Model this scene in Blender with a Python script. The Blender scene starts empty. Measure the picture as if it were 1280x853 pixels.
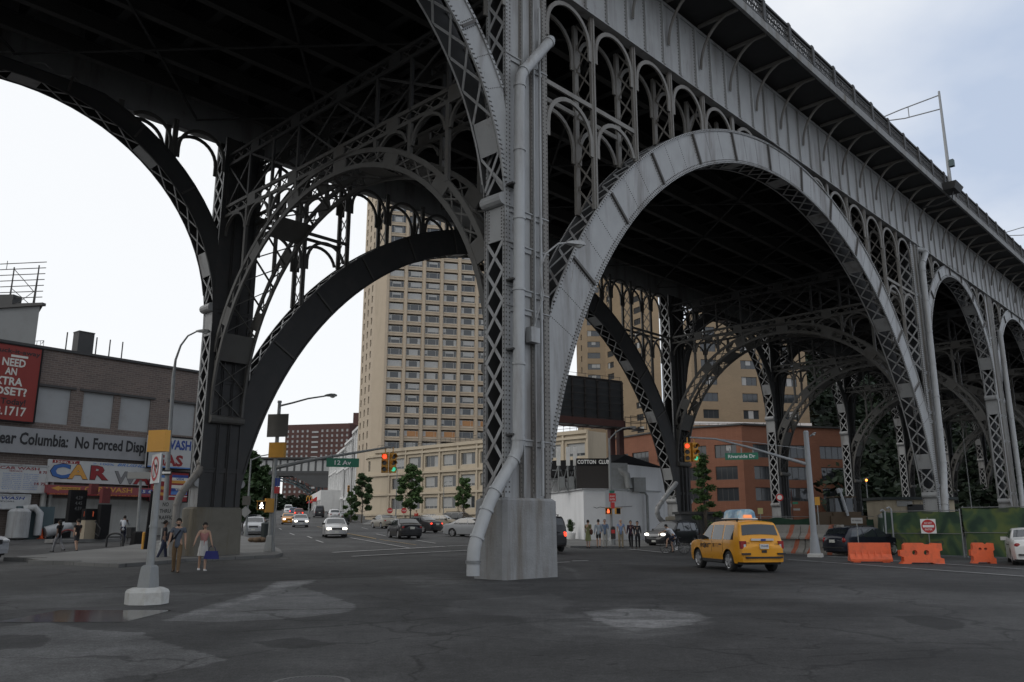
import bpy, bmesh, math, random
from mathutils import Vector, Matrix
R = math.radians
random.seed(7)
sc = bpy.context.scene
col = sc.collection
# ------------------------------------------------------------------ camera
F_PX, HORIZON, EYE = 1027.0, 656.5, 1.6
PITCH = math.atan((HORIZON - 426.5) / F_PX)
cam_d = bpy.data.cameras.new('camera'); cam = bpy.data.objects.new('camera', cam_d); col.objects.link(cam)
cam.location = (0, 0, EYE); cam.rotation_euler = (math.pi / 2 + PITCH, 0, 0)
cam_d.sensor_width = 36; cam_d.lens = F_PX / 1280 * 36
cam_d.clip_start = 0.1; cam_d.clip_end = 5000
sc.camera = cam
# ------------------------------------------------------------------ sky, sun, exposure
SUN_AZ, SUN_EL = R(-118), R(42)          # azimuth from +Y, clockwise: behind the camera on the left, veiled by cloud
world = bpy.data.worlds.new('World'); sc.world = world; world.use_nodes = True
wn, wl = world.node_tree.nodes, world.node_tree.links
wn.clear()
wo = wn.new('ShaderNodeOutputWorld'); bg = wn.new('ShaderNodeBackground')
sky = wn.new('ShaderNodeTexSky'); sky.sky_type = 'NISHITA'; sky.sun_disc = False
sky.sun_elevation = SUN_EL; sky.sun_rotation = SUN_AZ; sky.air_density = 1.0; sky.dust_density = 2.0
tc = wn.new('ShaderNodeTexCoord'); sep = wn.new('ShaderNodeSeparateXYZ')
wl.new(tc.outputs['Generated'], sep.inputs[0])
def wmath(op, a, b=None, c=None, clamp=False):
    n = wn.new('ShaderNodeMath'); n.operation = op; n.use_clamp = clamp
    for i, v in enumerate((a, b, c)):
        if v is None: continue
        if isinstance(v, (int, float)): n.inputs[i].default_value = v
        else: wl.new(v, n.inputs[i])
    return n.outputs[0]
zz = wmath('ADD', wmath('ABSOLUTE', sep.outputs[2]), 0.22)
comb = wn.new('ShaderNodeCombineXYZ')
wl.new(wmath('DIVIDE', sep.outputs[0], zz), comb.inputs[0]); wl.new(wmath('DIVIDE', sep.outputs[1], zz), comb.inputs[1])
n1 = wn.new('ShaderNodeTexNoise'); n1.inputs['Scale'].default_value = 1.25; n1.inputs['Detail'].default_value = 6; n1.inputs['Roughness'].default_value = .5
wl.new(comb.outputs[0], n1.inputs['Vector'])
n2 = wn.new('ShaderNodeTexNoise'); n2.inputs['Scale'].default_value = 3.1; n2.inputs['Detail'].default_value = 5
wl.new(comb.outputs[0], n2.inputs['Vector'])
# broad bank of bright cloud to the left of the picture, thinner bluish cloud to the right
side = wmath('ADD', wmath('MULTIPLY', sep.outputs[0], -1.25), 0.62, clamp=True)
cl = wmath('ADD', wmath('MULTIPLY', wmath('SUBTRACT', n1.outputs[0], .5), 2.7), .40)
cl = wmath('ADD', cl, wmath('MULTIPLY', wmath('SUBTRACT', n2.outputs[0], .5), .7))
cl = wmath('ADD', cl, side, clamp=True)
cm = wn.new('ShaderNodeMix'); cm.data_type = 'RGBA'
cm.inputs[6].default_value = (.55, .64, .80, 1); cm.inputs[7].default_value = (1.03, 1.045, 1.06, 1)
wl.new(cl, cm.inputs[0])
SKY_STRENGTH = 0.10
inv = wn.new('ShaderNodeVectorMath'); inv.operation = 'SCALE'; inv.inputs['Scale'].default_value = 1.02 / SKY_STRENGTH
wl.new(cm.outputs[2], inv.inputs[0])
mx = wn.new('ShaderNodeMix'); mx.data_type = 'RGBA'; mx.inputs[0].default_value = .88   # cloud cover over the clear sky
wl.new(sky.outputs[0], mx.inputs[6]); wl.new(inv.outputs[0], mx.inputs[7])
wl.new(mx.outputs[2], bg.inputs[0]); bg.inputs[1].default_value = SKY_STRENGTH
wl.new(bg.outputs[0], wo.inputs[0])
sun_d = bpy.data.lights.new('sun', 'SUN'); sun_d.energy = 0.5; sun_d.angle = R(25); sun_d.color = (1, .95, .87)
sun = bpy.data.objects.new('sun', sun_d); col.objects.link(sun)
sun.rotation_euler = Vector((-math.sin(SUN_AZ) * math.cos(SUN_EL), -math.cos(SUN_AZ) * math.cos(SUN_EL), -math.sin(SUN_EL))).to_track_quat('-Z', 'Y').to_euler()
vs = sc.view_settings
vs.view_transform = 'Standard'; vs.look = 'None'; vs.gamma = 1; vs.use_curve_mapping = False; vs.exposure = 0.0
sc.cycles.use_denoising = True
sc.cycles.max_bounces = 5; sc.cycles.diffuse_bounces = 3; sc.cycles.glossy_bounces = 3; sc.cycles.transparent_max_bounces = 24

# ------------------------------------------------------------------ measuring helpers (photo pixel -> world)
_s, _c = math.sin(PITCH), math.cos(PITCH)
def ray(px, py):
    u = (426.5 - py) / F_PX
    return Vector(((px - 640) / F_PX, _c - u * _s, _s + u * _c))
def at(px, py, Y):
    r = ray(px, py); return r * (Y / r.y) + Vector((0, 0, EYE))
_RAMP = [(-100, 0), (37, 0), (43, .14), (57, .45), (66, .66), (121, 1.85), (256, 5.7), (700, 15), (3000, 15)]
def gz(x, y):
    for (y0, z0), (y1, z1) in zip(_RAMP, _RAMP[1:]):
        if y <= y1:
            z = z0 + (z1 - z0) * max(0, (y - y0)) / (y1 - y0); break
    else: z = 15
    q = .97 * x + .242 * y
    w = min(1, max(0, (21 + .4 * max(0, y - 62) - q) / 11)); w = w * w * (3 - 2 * w)
    return z * w
def G(px, py, dz=0.0):
    """point of the ground seen at a pixel (first crossing along the ray)"""
    r = ray(px, py) / ray(px, py).y; lo = 3.0; hi = None; Y = 3.0
    under = lambda Y: EYE + r.z * Y - gz(r.x * Y, Y) - dz
    while Y < 900:
        if under(Y) < 0: hi = Y; break
        lo = Y; Y += .4 + Y * .01
    if hi is None: lo = hi = 400
    for _ in range(30):
        m = (lo + hi) / 2
        if under(m) < 0: hi = m
        else: lo = m
    return Vector((r.x * hi, hi, gz(r.x * hi, hi)))
def GY(px, Y, dz=0.0):
    x = (px - 640) / F_PX * Y * (1 / (_c)) * 1.0
    r = ray(px, HORIZON); p = r * (Y / r.y)
    return Vector((p.x, Y, gz(p.x, Y) + dz))
def onplane(px, py, P, n):
    r = ray(px, py); o = Vector((0, 0, EYE)); t = (Vector(P) - o).dot(n) / r.dot(n)
    return o + r * t

# ------------------------------------------------------------------ mesh builder
class MB:
    def __init__(s): s.v = []; s.f = []; s.m = []
    def add(s, vs, fs, mi=0):
        o = len(s.v); s.v += [Vector(p) for p in vs]
        s.f += [tuple(i + o for i in f) for f in fs]; s.m += [mi] * len(fs); return o
    def hexa(s, b, t, mi=0):
        s.add(list(b) + list(t), [(3, 2, 1, 0), (4, 5, 6, 7), (0, 1, 5, 4), (1, 2, 6, 5), (2, 3, 7, 6), (3, 0, 4, 7)], mi)
    def box(s, x0, x1, y0, y1, z0, z1, mi=0):
        s.hexa([(x0, y0, z0), (x1, y0, z0), (x1, y1, z0), (x0, y1, z0)], [(x0, y0, z1), (x1, y0, z1), (x1, y1, z1), (x0, y1, z1)], mi)
    def obox(s, c, dx, dy, dz, rz=0, mi=0, taper=1.0):
        c = Vector(c); ca, sa = math.cos(rz), math.sin(rz)
        def P(x, y, z): return (c.x + x * ca - y * sa, c.y + x * sa + y * ca, c.z + z)
        a, b = dx / 2, dy / 2; k = taper
        s.hexa([P(-a, -b, 0), P(a, -b, 0), P(a, b, 0), P(-a, b, 0)], [P(-a * k, -b * k, dz), P(a * k, -b * k, dz), P(a * k, b * k, dz), P(-a * k, b * k, dz)], mi)
    def bar(s, p, q, w, h, up=(0, 0, 1), mi=0):
        p, q = Vector(p), Vector(q); d = (q - p)
        if d.length < 1e-6: return
        d.normalize(); up = Vector(up)
        sx = d.cross(up)
        if sx.length < 1e-4: sx = d.cross(Vector((1, 0, 0)))
        sx.normalize(); uy = sx.cross(d)
        a, b = sx * w / 2, uy * h / 2
        s.hexa([p - a - b, p + a - b, p + a + b, p - a + b], [q - a - b, q + a - b, q + a + b, q - a + b], mi)
    def tube(s, pts, r, n=8, mi=0, cap=True):
        pts = [Vector(p) for p in pts]; m = len(pts)
        rr = r if isinstance(r, (list, tuple)) else [r] * m
        ring = []; prev = None
        for i, p in enumerate(pts):
            d = (pts[min(i + 1, m - 1)] - pts[max(i - 1, 0)]).normalized()
            if prev is None:
                a = d.cross(Vector((0, 0, 1)))
                if a.length < 1e-3: a = d.cross(Vector((1, 0, 0)))
                a.normalize()
            else:
                a = prev - d * prev.dot(d); a.normalize()
            prev = a; b = d.cross(a)
            ring.append([p + (a * math.cos(2 * math.pi * k / n) + b * math.sin(2 * math.pi * k / n)) * rr[i] for k in range(n)])
        vs = [v for rg in ring for v in rg]; fs = []
        for i in range(m - 1):
            for k in range(n):
                fs.append((i * n + k, i * n + (k + 1) % n, (i + 1) * n + (k + 1) % n, (i + 1) * n + k))
        if cap: fs += [tuple(range(n))[::-1], tuple((m - 1) * n + k for k in range(n))]
        s.add(vs, fs, mi)
    def lathe(s, prof, n=16, M=None, mi=0, cap=True):
        M = M or Matrix(); vs = []; fs = []; m = len(prof)
        for r, z in prof:
            for k in range(n): vs.append(M @ Vector((r * math.cos(2 * math.pi * k / n), r * math.sin(2 * math.pi * k / n), z)))
        for i in range(m - 1):
            for k in range(n): fs.append((i * n + k, i * n + (k + 1) % n, (i + 1) * n + (k + 1) % n, (i + 1) * n + k))
        if prof[0] == prof[-1]: cap = False
        if cap and prof[0][0] > 1e-4: fs.append(tuple(range(n))[::-1])
        if cap and prof[-1][0] > 1e-4: fs.append(tuple((m - 1) * n + k for k in range(n)))
        s.add(vs, fs, mi)
    def ball(s, c, rx, ry=None, rz=None, n=10, mi=0):
        ry = ry or rx; rz = rz or rx; m = max(4, n // 2 + 1)
        s.lathe([(max(1e-5, math.sin(math.pi * i / m)), -math.cos(math.pi * i / m)) for i in range(m + 1)], n, Matrix.Translation(c) @ Matrix.Diagonal((rx, ry, rz, 1)), mi)
    def prism(s, poly, fr, d0, d1, mi=0):
        """poly of 2-D points; fr(u,v,d)->3-D; extruded from d0 to d1"""
        n = len(poly)
        s.add([fr(u, v, d0) for u, v in poly] + [fr(u, v, d1) for u, v in poly],
              [tuple(range(n)), tuple(range(2 * n - 1, n - 1, -1))] + [(i, i + n, (i + 1) % n + n, (i + 1) % n) for i in range(n)], mi)
    def quad(s, a, b, c, d, mi=0): s.add([a, b, c, d], [(0, 1, 2, 3)], mi)
    def build(s, name, mats, parent=None, origin=None, smooth=None, local=False, fix=True):
        me = bpy.data.meshes.new(name)
        vs = s.v
        if not local:
            if parent is not None:
                Mi = parent['_w2l'] if '_w2l' in parent else None
                Mi = W2L[parent.name]
                vs = [Mi @ v for v in vs]
            elif origin is not None:
                o = Vector(origin); vs = [v - o for v in vs]
        me.from_pydata([tuple(v) for v in vs], [], s.f)
        if not isinstance(mats, (list, tuple)): mats = [mats]
        for m in mats: me.materials.append(m)
        if len(mats) > 1: me.polygons.foreach_set('material_index', s.m)
        if fix:
            b = bmesh.new(); b.from_mesh(me); bmesh.ops.recalc_face_normals(b, faces=b.faces); b.to_mesh(me); b.free()
        if smooth is not None:
            me.shade_smooth()
            if smooth < 170: me.set_sharp_from_angle(angle=R(smooth))
        me.update()
        o = bpy.data.objects.new(name, me); col.objects.link(o)
        if parent is not None:
            o.parent = parent; W2L[o.name] = W2L[parent.name]
        else:
            og = Vector(origin) if origin is not None else Vector((0, 0, 0))
            o.location = og; W2L[o.name] = Matrix.Translation(-og)
        return o
W2L = {}
def tag(o, label=None, cat=None, group=None, kind=None):
    if label: o['label'] = label
    if cat: o['category'] = cat
    if group: o['group'] = group
    if kind: o['kind'] = kind
    return o
def empty(name, loc, rz=0, label=None, cat=None, group=None):
    o = bpy.data.objects.new(name, None); col.objects.link(o); o.empty_display_size = .3
    o.location = loc; o.rotation_euler = (0, 0, rz)
    W2L[o.name] = (Matrix.Translation(Vector(loc)) @ Matrix.Rotation(rz, 4, 'Z')).inverted()
    return tag(o, label, cat, group)
def L2W(parent): return W2L[parent.name].inverted()
def inst(name, me, parent, wloc, wrz=0, scale=(1, 1, 1)):
    """another object on shared mesh data, placed in world space under parent"""
    o = bpy.data.objects.new(name, me); col.objects.link(o); o.parent = parent
    Mw = Matrix.Translation(Vector(wloc)) @ Matrix.Rotation(wrz, 4, 'Z') @ Matrix.Diagonal((*scale, 1))
    Ml = W2L[parent.name] @ Mw
    o.matrix_local = Ml; W2L[o.name] = Mw.inverted()
    return o
def text_mesh(mb, txt, fr, h, x, z, mi=0, width=None, align='LEFT', bold=0.0, ext=.012, shear=0, spacing=1.0):
    """lettering of cap height h; fr(u,v,d)->world; width fits the line to a width"""
    cu = bpy.data.curves.new('t', 'FONT'); cu.body = txt; cu.size = 1; cu.align_x = 'LEFT'; cu.resolution_u = 2
    cu.offset = bold; cu.shear = shear; cu.space_character = spacing
    ob = bpy.data.objects.new('t', cu); col.objects.link(ob)
    dg = bpy.context.evaluated_depsgraph_get(); me = bpy.data.meshes.new_from_object(ob.evaluated_get(dg))
    xs = [v.co.x for v in me.vertices] or [0]; x0, x1 = min(xs), max(xs)
    cap = .69
    k = h / cap; kx = k if width is None else width / max(1e-4, x1 - x0)
    wd = (x1 - x0) * kx
    ox = x - {'LEFT': 0, 'CENTER': wd / 2, 'RIGHT': wd}[align]
    mb.add([fr(ox + (v.co.x - x0) * kx, z + v.co.y * k, ext) for v in me.vertices], [tuple(p.vertices) for p in me.polygons], mi)
    bpy.data.objects.remove(ob); bpy.data.meshes.remove(me); bpy.data.curves.remove(cu)

# ------------------------------------------------------------------ materials
def M(name, c, rough=.6, metal=0, var=.12, scale=4, bump=0, bscale=None, dirt=None, dirt_amt=.5, dscale=.5, streak=False, spec=.5, emit=None, estr=0, coat=0, rust=0):
    m = bpy.data.materials.new(name); m.use_nodes = True
    n, l = m.node_tree.nodes, m.node_tree.links
    b = n['Principled BSDF']; b.inputs['Roughness'].default_value = rough; b.inputs['Metallic'].default_value = metal
    b.inputs['Specular IOR Level'].default_value = spec; b.inputs['Coat Weight'].default_value = coat
    tc = n.new('ShaderNodeTexCoord')
    nz = n.new('ShaderNodeTexNoise'); nz.inputs['Scale'].default_value = scale; nz.inputs['Detail'].default_value = 5; nz.inputs['Roughness'].default_value = .6
    l.new(tc.outputs['Object'], nz.inputs['Vector'])
    mx = n.new('ShaderNodeMix'); mx.data_type = 'RGBA'
    mx.inputs[6].default_value = (*[max(0, x * (1 - var * 1.6)) for x in c], 1); mx.inputs[7].default_value = (*[min(1, x * (1 + var * 1.6)) for x in c], 1)
    l.new(nz.outputs[0], mx.inputs[0]); out = mx.outputs[2]
    if dirt:
        mp = n.new('ShaderNodeMapping'); l.new(tc.outputs['Object'], mp.inputs[0])
        if streak: mp.inputs['Scale'].default_value = (1, 1, .12)
        d = n.new('ShaderNodeTexNoise'); d.inputs['Scale'].default_value = dscale; d.inputs['Detail'].default_value = 7; d.inputs['Roughness'].default_value = .65
        l.new(mp.outputs[0], d.inputs['Vector'])
        rp = n.new('ShaderNodeMapRange'); rp.inputs[1].default_value = .5; rp.inputs[2].default_value = .72; rp.inputs[4].default_value = dirt_amt
        l.new(d.outputs[0], rp.inputs[0])
        m2 = n.new('ShaderNodeMix'); m2.data_type = 'RGBA'; m2.inputs[7].default_value = (*dirt, 1)
        l.new(out, m2.inputs[6]); l.new(rp.outputs[0], m2.inputs[0]); out = m2.outputs[2]
    if rust:
        mp = n.new('ShaderNodeMapping'); l.new(tc.outputs['Object'], mp.inputs[0]); mp.inputs['Scale'].default_value = (1, 1, .3)
        d = n.new('ShaderNodeTexNoise'); d.inputs['Scale'].default_value = 2.6; d.inputs['Detail'].default_value = 9; d.inputs['Roughness'].default_value = .78; l.new(mp.outputs[0], d.inputs['Vector'])
        rp = n.new('ShaderNodeMapRange'); rp.inputs[1].default_value = .58; rp.inputs[2].default_value = .70; rp.inputs[4].default_value = rust; l.new(d.outputs[0], rp.inputs[0])
        m2 = n.new('ShaderNodeMix'); m2.data_type = 'RGBA'; m2.inputs[7].default_value = (.105, .065, .042, 1); l.new(out, m2.inputs[6]); l.new(rp.outputs[0], m2.inputs[0]); out = m2.outputs[2]
    l.new(out, b.inputs['Base Color'])
    if bump:
        bn = n.new('ShaderNodeTexNoise'); bn.inputs['Scale'].default_value = bscale or scale * 6; bn.inputs['Detail'].default_value = 4
        l.new(tc.outputs['Object'], bn.inputs['Vector'])
        bm = n.new('ShaderNodeBump'); bm.inputs['Strength'].default_value = bump; bm.inputs['Distance'].default_value = .03
        l.new(bn.outputs[0], bm.inputs['Height']); l.new(bm.outputs[0], b.inputs['Normal'])
    if emit:
        b.inputs['Emission Color'].default_value = (*emit, 1); b.inputs['Emission Strength'].default_value = estr
    return m
def brick(name, c1, c2, mortar, bw=.42, bh=.14, rough=.85, dirt=(.05, .05, .05), amt=.5, msize=.012, rz=0.0, dscale=.35):
    """rz: heading of the wall, so that courses run along it"""
    m = bpy.data.materials.new(name); m.use_nodes = True
    n, l = m.node_tree.nodes, m.node_tree.links
    b = n['Principled BSDF']; b.inputs['Roughness'].default_value = rough; b.inputs['Specular IOR Level'].default_value = .25
    tc = n.new('ShaderNodeTexCoord'); sp = n.new('ShaderNodeSeparateXYZ'); cb = n.new('ShaderNodeCombineXYZ')
    l.new(tc.outputs['Object'], sp.inputs[0])
    ad = n.new('ShaderNodeMath'); ad.operation = 'ADD'; l.new(sp.outputs[0], ad.inputs[0]); l.new(sp.outputs[1], ad.inputs[1])
    l.new(ad.outputs[0], cb.inputs[0]); l.new(sp.outputs[2], cb.inputs[1])
    bt = n.new('ShaderNodeTexBrick'); l.new(cb.outputs[0], bt.inputs['Vector'])
    bt.inputs['Color1'].default_value = (*c1, 1); bt.inputs['Color2'].default_value = (*c2, 1); bt.inputs['Mortar'].default_value = (*mortar, 1)
    bt.inputs['Scale'].default_value = 1; bt.inputs['Mortar Size'].default_value = msize; bt.inputs['Brick Width'].default_value = bw; bt.inputs['Row Height'].default_value = bh
    nz = n.new('ShaderNodeTexNoise'); nz.inputs['Scale'].default_value = dscale; nz.inputs['Detail'].default_value = 7; nz.inputs['Roughness'].default_value = .65
    l.new(tc.outputs['Object'], nz.inputs['Vector'])
    rp = n.new('ShaderNodeMapRange'); rp.inputs[1].default_value = .42; rp.inputs[2].default_value = .75; rp.inputs[4].default_value = amt; l.new(nz.outputs[0], rp.inputs[0])
    mx = n.new('ShaderNodeMix'); mx.data_type = 'RGBA'; mx.inputs[7].default_value = (*dirt, 1)
    l.new(bt.outputs[0], mx.inputs[6]); l.new(rp.outputs[0], mx.inputs[0]); l.new(mx.outputs[2], b.inputs['Base Color'])
    return m
MT = {}
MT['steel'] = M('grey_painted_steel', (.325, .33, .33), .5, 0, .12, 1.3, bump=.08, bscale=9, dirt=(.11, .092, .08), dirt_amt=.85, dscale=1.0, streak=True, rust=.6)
MT['steel_mid'] = M('shaded_steel', (.10, .097, .09), .6, 0, .14, 1.3, bump=.05, bscale=9, dirt=(.07, .06, .05), dirt_amt=.7, dscale=.9)  # shade on transverse arches and far arcade put into the colour
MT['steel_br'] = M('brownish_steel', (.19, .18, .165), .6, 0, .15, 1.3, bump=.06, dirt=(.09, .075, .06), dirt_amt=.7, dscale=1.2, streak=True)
MT['steel_s'] = M('shaded_stringer_steel', (.045, .044, .042), .7, 0, .2, 1.3, dirt=(.04, .038, .035), dirt_amt=.6)  # stringer colour darkened to carry the shade beneath the deck
MT['rivet'] = M('rivet_heads', (.085, .08, .075), .7, 0, .2, 4)
MT['steel_shade'] = M('shade_black_steel', (.035, .035, .035), .8, 0, .2, 1.3, dirt=(.03, .03, .03), dirt_amt=.6, dscale=.9)  # near-black colour paints in shade under the deck and inside box members
MT['steel_dk'] = M('dark_and_shaded_steel', (.040, .040, .040), .65, 0, .15, 1.3, dirt=(.07, .06, .055), dirt_amt=.5, dscale=.9)  # plain dark steel; also paints shade onto far row and sway frames
MT['steel_lt'] = M('pale_pipe_steel', (.36, .37, .375), .45, 0, .08, 2, bump=.03, dirt=(.14, .12, .10), dirt_amt=.65, dscale=1.3, streak=True, rust=.5)
MT['conc'] = M('plinth_concrete', (.24, .243, .243), .88, 0, .16, 2.2, bump=.45, bscale=16, dirt=(.12, .10, .075), dirt_amt=.85, dscale=1.7, streak=True)
MT['conc_dk'] = M('stained_old_concrete', (.165, .155, .13), .9, 0, .15, 2.2, bump=.4, bscale=16, dirt=(.12, .09, .045), dirt_amt=.8, dscale=1.2, streak=True)
MT['pole'] = M('galvanised_pole', (.24, .25, .25), .5, .3, .1, 5, dirt=(.12, .10, .08), dirt_amt=.4, dscale=2)
MT['black'] = M('black_paint', (.014, .014, .015), .85, 0, .2, 5, spec=.2)
MT['rubber'] = M('tyre_rubber', (.02, .02, .02), .8, 0, .2, 8)
MT['chrome'] = M('alloy', (.55, .55, .56), .3, .8, .05, 5)
MT['white'] = M('white_paint', (.72, .72, .70), .6, 0, .06, 3, dirt=(.3, .28, .25), dirt_amt=.35, dscale=1)
MT['yellow'] = M('signal_yellow', (.55, .27, .03), .5, 0, .1, 3, dirt=(.2, .1, .03), dirt_amt=.3)
MT['red'] = M('sign_red', (.45, .02, .02), .5, 0, .08, 3)
MT['green_sign'] = M('sign_green', (.01, .16, .09), .5, 0, .1, 3)
MT['orange'] = M('orange_plastic', (.74, .115, .03), .5, 0, .12, 3, dirt=(.25, .06, .03), dirt_amt=.5, dscale=2.5)
MT['lamp_red'] = M('lit_red_lens', (.6, .02, .01), .4, emit=(1, .06, .02), estr=2.2)
MT['lamp_green'] = M('lit_green_lens', (.02, .5, .3), .4, emit=(.1, 1, .6), estr=.5)
MT['lamp_white'] = M('lit_white_lens', (.8, .8, .8), .3, emit=(1, .93, .8), estr=4)
MT['lens_off'] = M('dark_lens', (.02, .02, .015), .3)
MT['glass'] = M('dark_window_glass', (.035, .04, .045), .08, 0, .2, .6, spec=.7)
MT['lamp_glass'] = M('lamp_glass', (.5, .5, .48), .3, 0, .05, 3)
MT['wood'] = M('plywood', (.36, .27, .17), .8, 0, .2, 4)
# ------------------------------------------------------------------ ground
LAYERS = {'light': (2.15, 1.0, 2.2, .44, .60), 'mid': (1.5, 1.3, 1.3, .40, .72), 'dark': (.48, 1.0, 3.0, .46, .54), 'grime': (.74, 1.8, 1.0, .45, .95), 'scuff': (1.85, 3.0, 1.5, .50, 1.05)}
def asphalt_mat(layers=False):
    m = bpy.data.materials.new('worn_asphalt'); m.use_nodes = True
    n, l = m.node_tree.nodes, m.node_tree.links
    b = n['Principled BSDF']; b.inputs['Roughness'].default_value = .82; b.inputs['Specular IOR Level'].default_value = .35
    tc = n.new('ShaderNodeTexCoord')
    def noise(s, d=6, r=.6, dist=0):
        t = n.new('ShaderNodeTexNoise'); t.inputs['Scale'].default_value = s; t.inputs['Detail'].default_value = d; t.inputs['Roughness'].default_value = r; t.inputs['Distortion'].default_value = dist
        l.new(tc.outputs['Object'], t.inputs['Vector']); return t.outputs[0]
    def rng(v, a, c, lo, hi):
        t = n.new('ShaderNodeMapRange'); t.inputs[1].default_value = a; t.inputs[2].default_value = c; t.inputs[3].default_value = lo; t.inputs[4].default_value = hi; l.new(v, t.inputs[0]); return t.outputs[0]
    def mul(a, c):
        t = n.new('ShaderNodeMath'); t.operation = 'MULTIPLY'; l.new(a, t.inputs[0])
        if isinstance(c, float): t.inputs[1].default_value = c
        else: l.new(c, t.inputs[1])
        return t.outputs[0]
    big = rng(noise(.16, 5, .55, .6), .35, .68, .60, 1.45)          # repaired and worn areas
    mid = rng(noise(1.1, 6, .65), .3, .7, .70, 1.32)
    fine = mul(rng(noise(38, 3, .7), .3, .7, .5, 1.6), rng(noise(9, 4, .7), .3, .7, .72, 1.3))                   # aggregate
    vo = n.new('ShaderNodeTexVoronoi'); vo.feature = 'DISTANCE_TO_EDGE'; vo.inputs['Scale'].default_value = .22
    ds = n.new('ShaderNodeTexNoise'); ds.inputs['Scale'].default_value = .9; ds.inputs['Detail'].default_value = 6
    va = n.new('ShaderNodeVectorMath'); va.operation = 'MULTIPLY_ADD'; va.inputs[1].default_value = (1.6, 1.6, 0)
    l.new(tc.outputs['Object'], ds.inputs['Vector']); l.new(ds.outputs['Color'], va.inputs[0]); l.new(tc.outputs['Object'], va.inputs[2]); l.new(va.outputs[0], vo.inputs['Vector'])
    crack = rng(vo.outputs['Distance'], .002, .009, .45, 1.0)
    v = mul(mul(mul(big, mid), fine), crack)
    if layers:
        for nm, (gain, amp, scl, lo, hi) in LAYERS.items():
            at_ = n.new('ShaderNodeAttribute'); at_.attribute_name = nm
            k = n.new('ShaderNodeMath'); k.operation = 'MULTIPLY_ADD'; k.inputs[1].default_value = amp; l.new(noise(scl, 8, .72), k.inputs[0]); l.new(at_.outputs['Fac'], k.inputs[2])
            v = mul(v, rng(k.outputs[0], lo + .5 * amp, hi + .5 * amp, 1.0, gain))
    cb = n.new('ShaderNodeMix'); cb.data_type = 'RGBA'; cb.blend_type = 'MULTIPLY'; cb.inputs[0].default_value = 1
    cb.inputs[6].default_value = (.043, .043, .043, 1); l.new(v, cb.inputs[7]); l.new(cb.outputs[2], b.inputs['Base Color'])
    bm = n.new('ShaderNodeBump'); bm.inputs['Strength'].default_value = .5; bm.inputs['Distance'].default_value = .012
    l.new(mul(noise(60, 3), crack), bm.inputs['Height']); l.new(bm.outputs[0], b.inputs['Normal'])
    return m
MT['asphalt'] = asphalt_mat()
def sheet(name, mat, xs, ys, dz=0):
    mb = MB(); nx = len(xs)
    vs = [(x, y, gz(x, y) + dz) for y in ys for x in xs]
    fs = [(j * nx + i, j * nx + i + 1, (j + 1) * nx + i + 1, (j + 1) * nx + i) for j in range(len(ys) - 1) for i in range(nx - 1)]
    mb.add(vs, fs); return mb.build(name, mat, smooth=180, fix=False)
def steps(*seg):
    o = []
    for a, b, s in seg:
        k = max(1, round((b - a) / s)); o += [a + (b - a) * i / k for i in range(k)]
    return o + [seg[-1][1]]
road = tag(sheet('ground', MT['asphalt'], steps((-2500, -300, 400), (-300, -80, 20), (-80, 80, 2.0), (80, 300, 20), (300, 2500, 400)),
      steps((-200, -20, 30), (-20, 37, 3), (37, 43, 2), (43, 57, 2), (57, 66, 1.5), (66, 121, 2.5), (121, 256, 9), (256, 700, 37), (700, 3000, 460))), kind='structure')
WEAR = []
def patch(kind, poly, soft=.25): WEAR.append((kind, [Vector(q) for q in poly], soft))
def sd(P, p):
    d = 1e9; ins = False; n = len(P)
    for i in range(n):
        a, c = P[i], P[(i + 1) % n]; e = c - a; w = p - a; t = max(0, min(1, w.dot(e) / max(1e-9, e.length_squared))); d = min(d, (w - e * t).length)
        if (a.y > p.y) != (c.y > p.y) and p.x < (c.x - a.x) * (p.y - a.y) / (c.y - a.y) + a.x: ins = not ins
    return d if ins else -d
def fine_sheet(name, mat, xs, ys, wear, dz):
    nx = len(xs); vs = [(x, y, gz(x, y) + dz) for y in ys for x in xs]
    me = bpy.data.meshes.new(name); me.from_pydata(vs, [], [(j * nx + i, j * nx + i + 1, (j + 1) * nx + i + 1, (j + 1) * nx + i) for j in range(len(ys) - 1) for i in range(nx - 1)]); me.materials.append(mat)
    F = {k: [0.0] * len(vs) for k, _, _ in wear}
    for kind, P, soft in wear:
        x0, x1, y0, y1 = min(p.x for p in P) - soft, max(p.x for p in P) + soft, min(p.y for p in P) - soft, max(p.y for p in P) + soft
        for j, y in enumerate(ys):
            if y0 < y < y1:
                for i, x in enumerate(xs):
                    if x0 < x < x1:
                        f = max(0, min(1, .5 + sd(P, Vector((x, y))) / (2 * soft))); q = j * nx + i; F[kind][q] = max(F[kind][q], f)
    for k, v in F.items(): me.attributes.new(k, 'FLOAT', 'POINT').data.foreach_set('value', v)
    o = bpy.data.objects.new(name, me); col.objects.link(o); o['kind'] = 'structure'; return o
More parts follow.
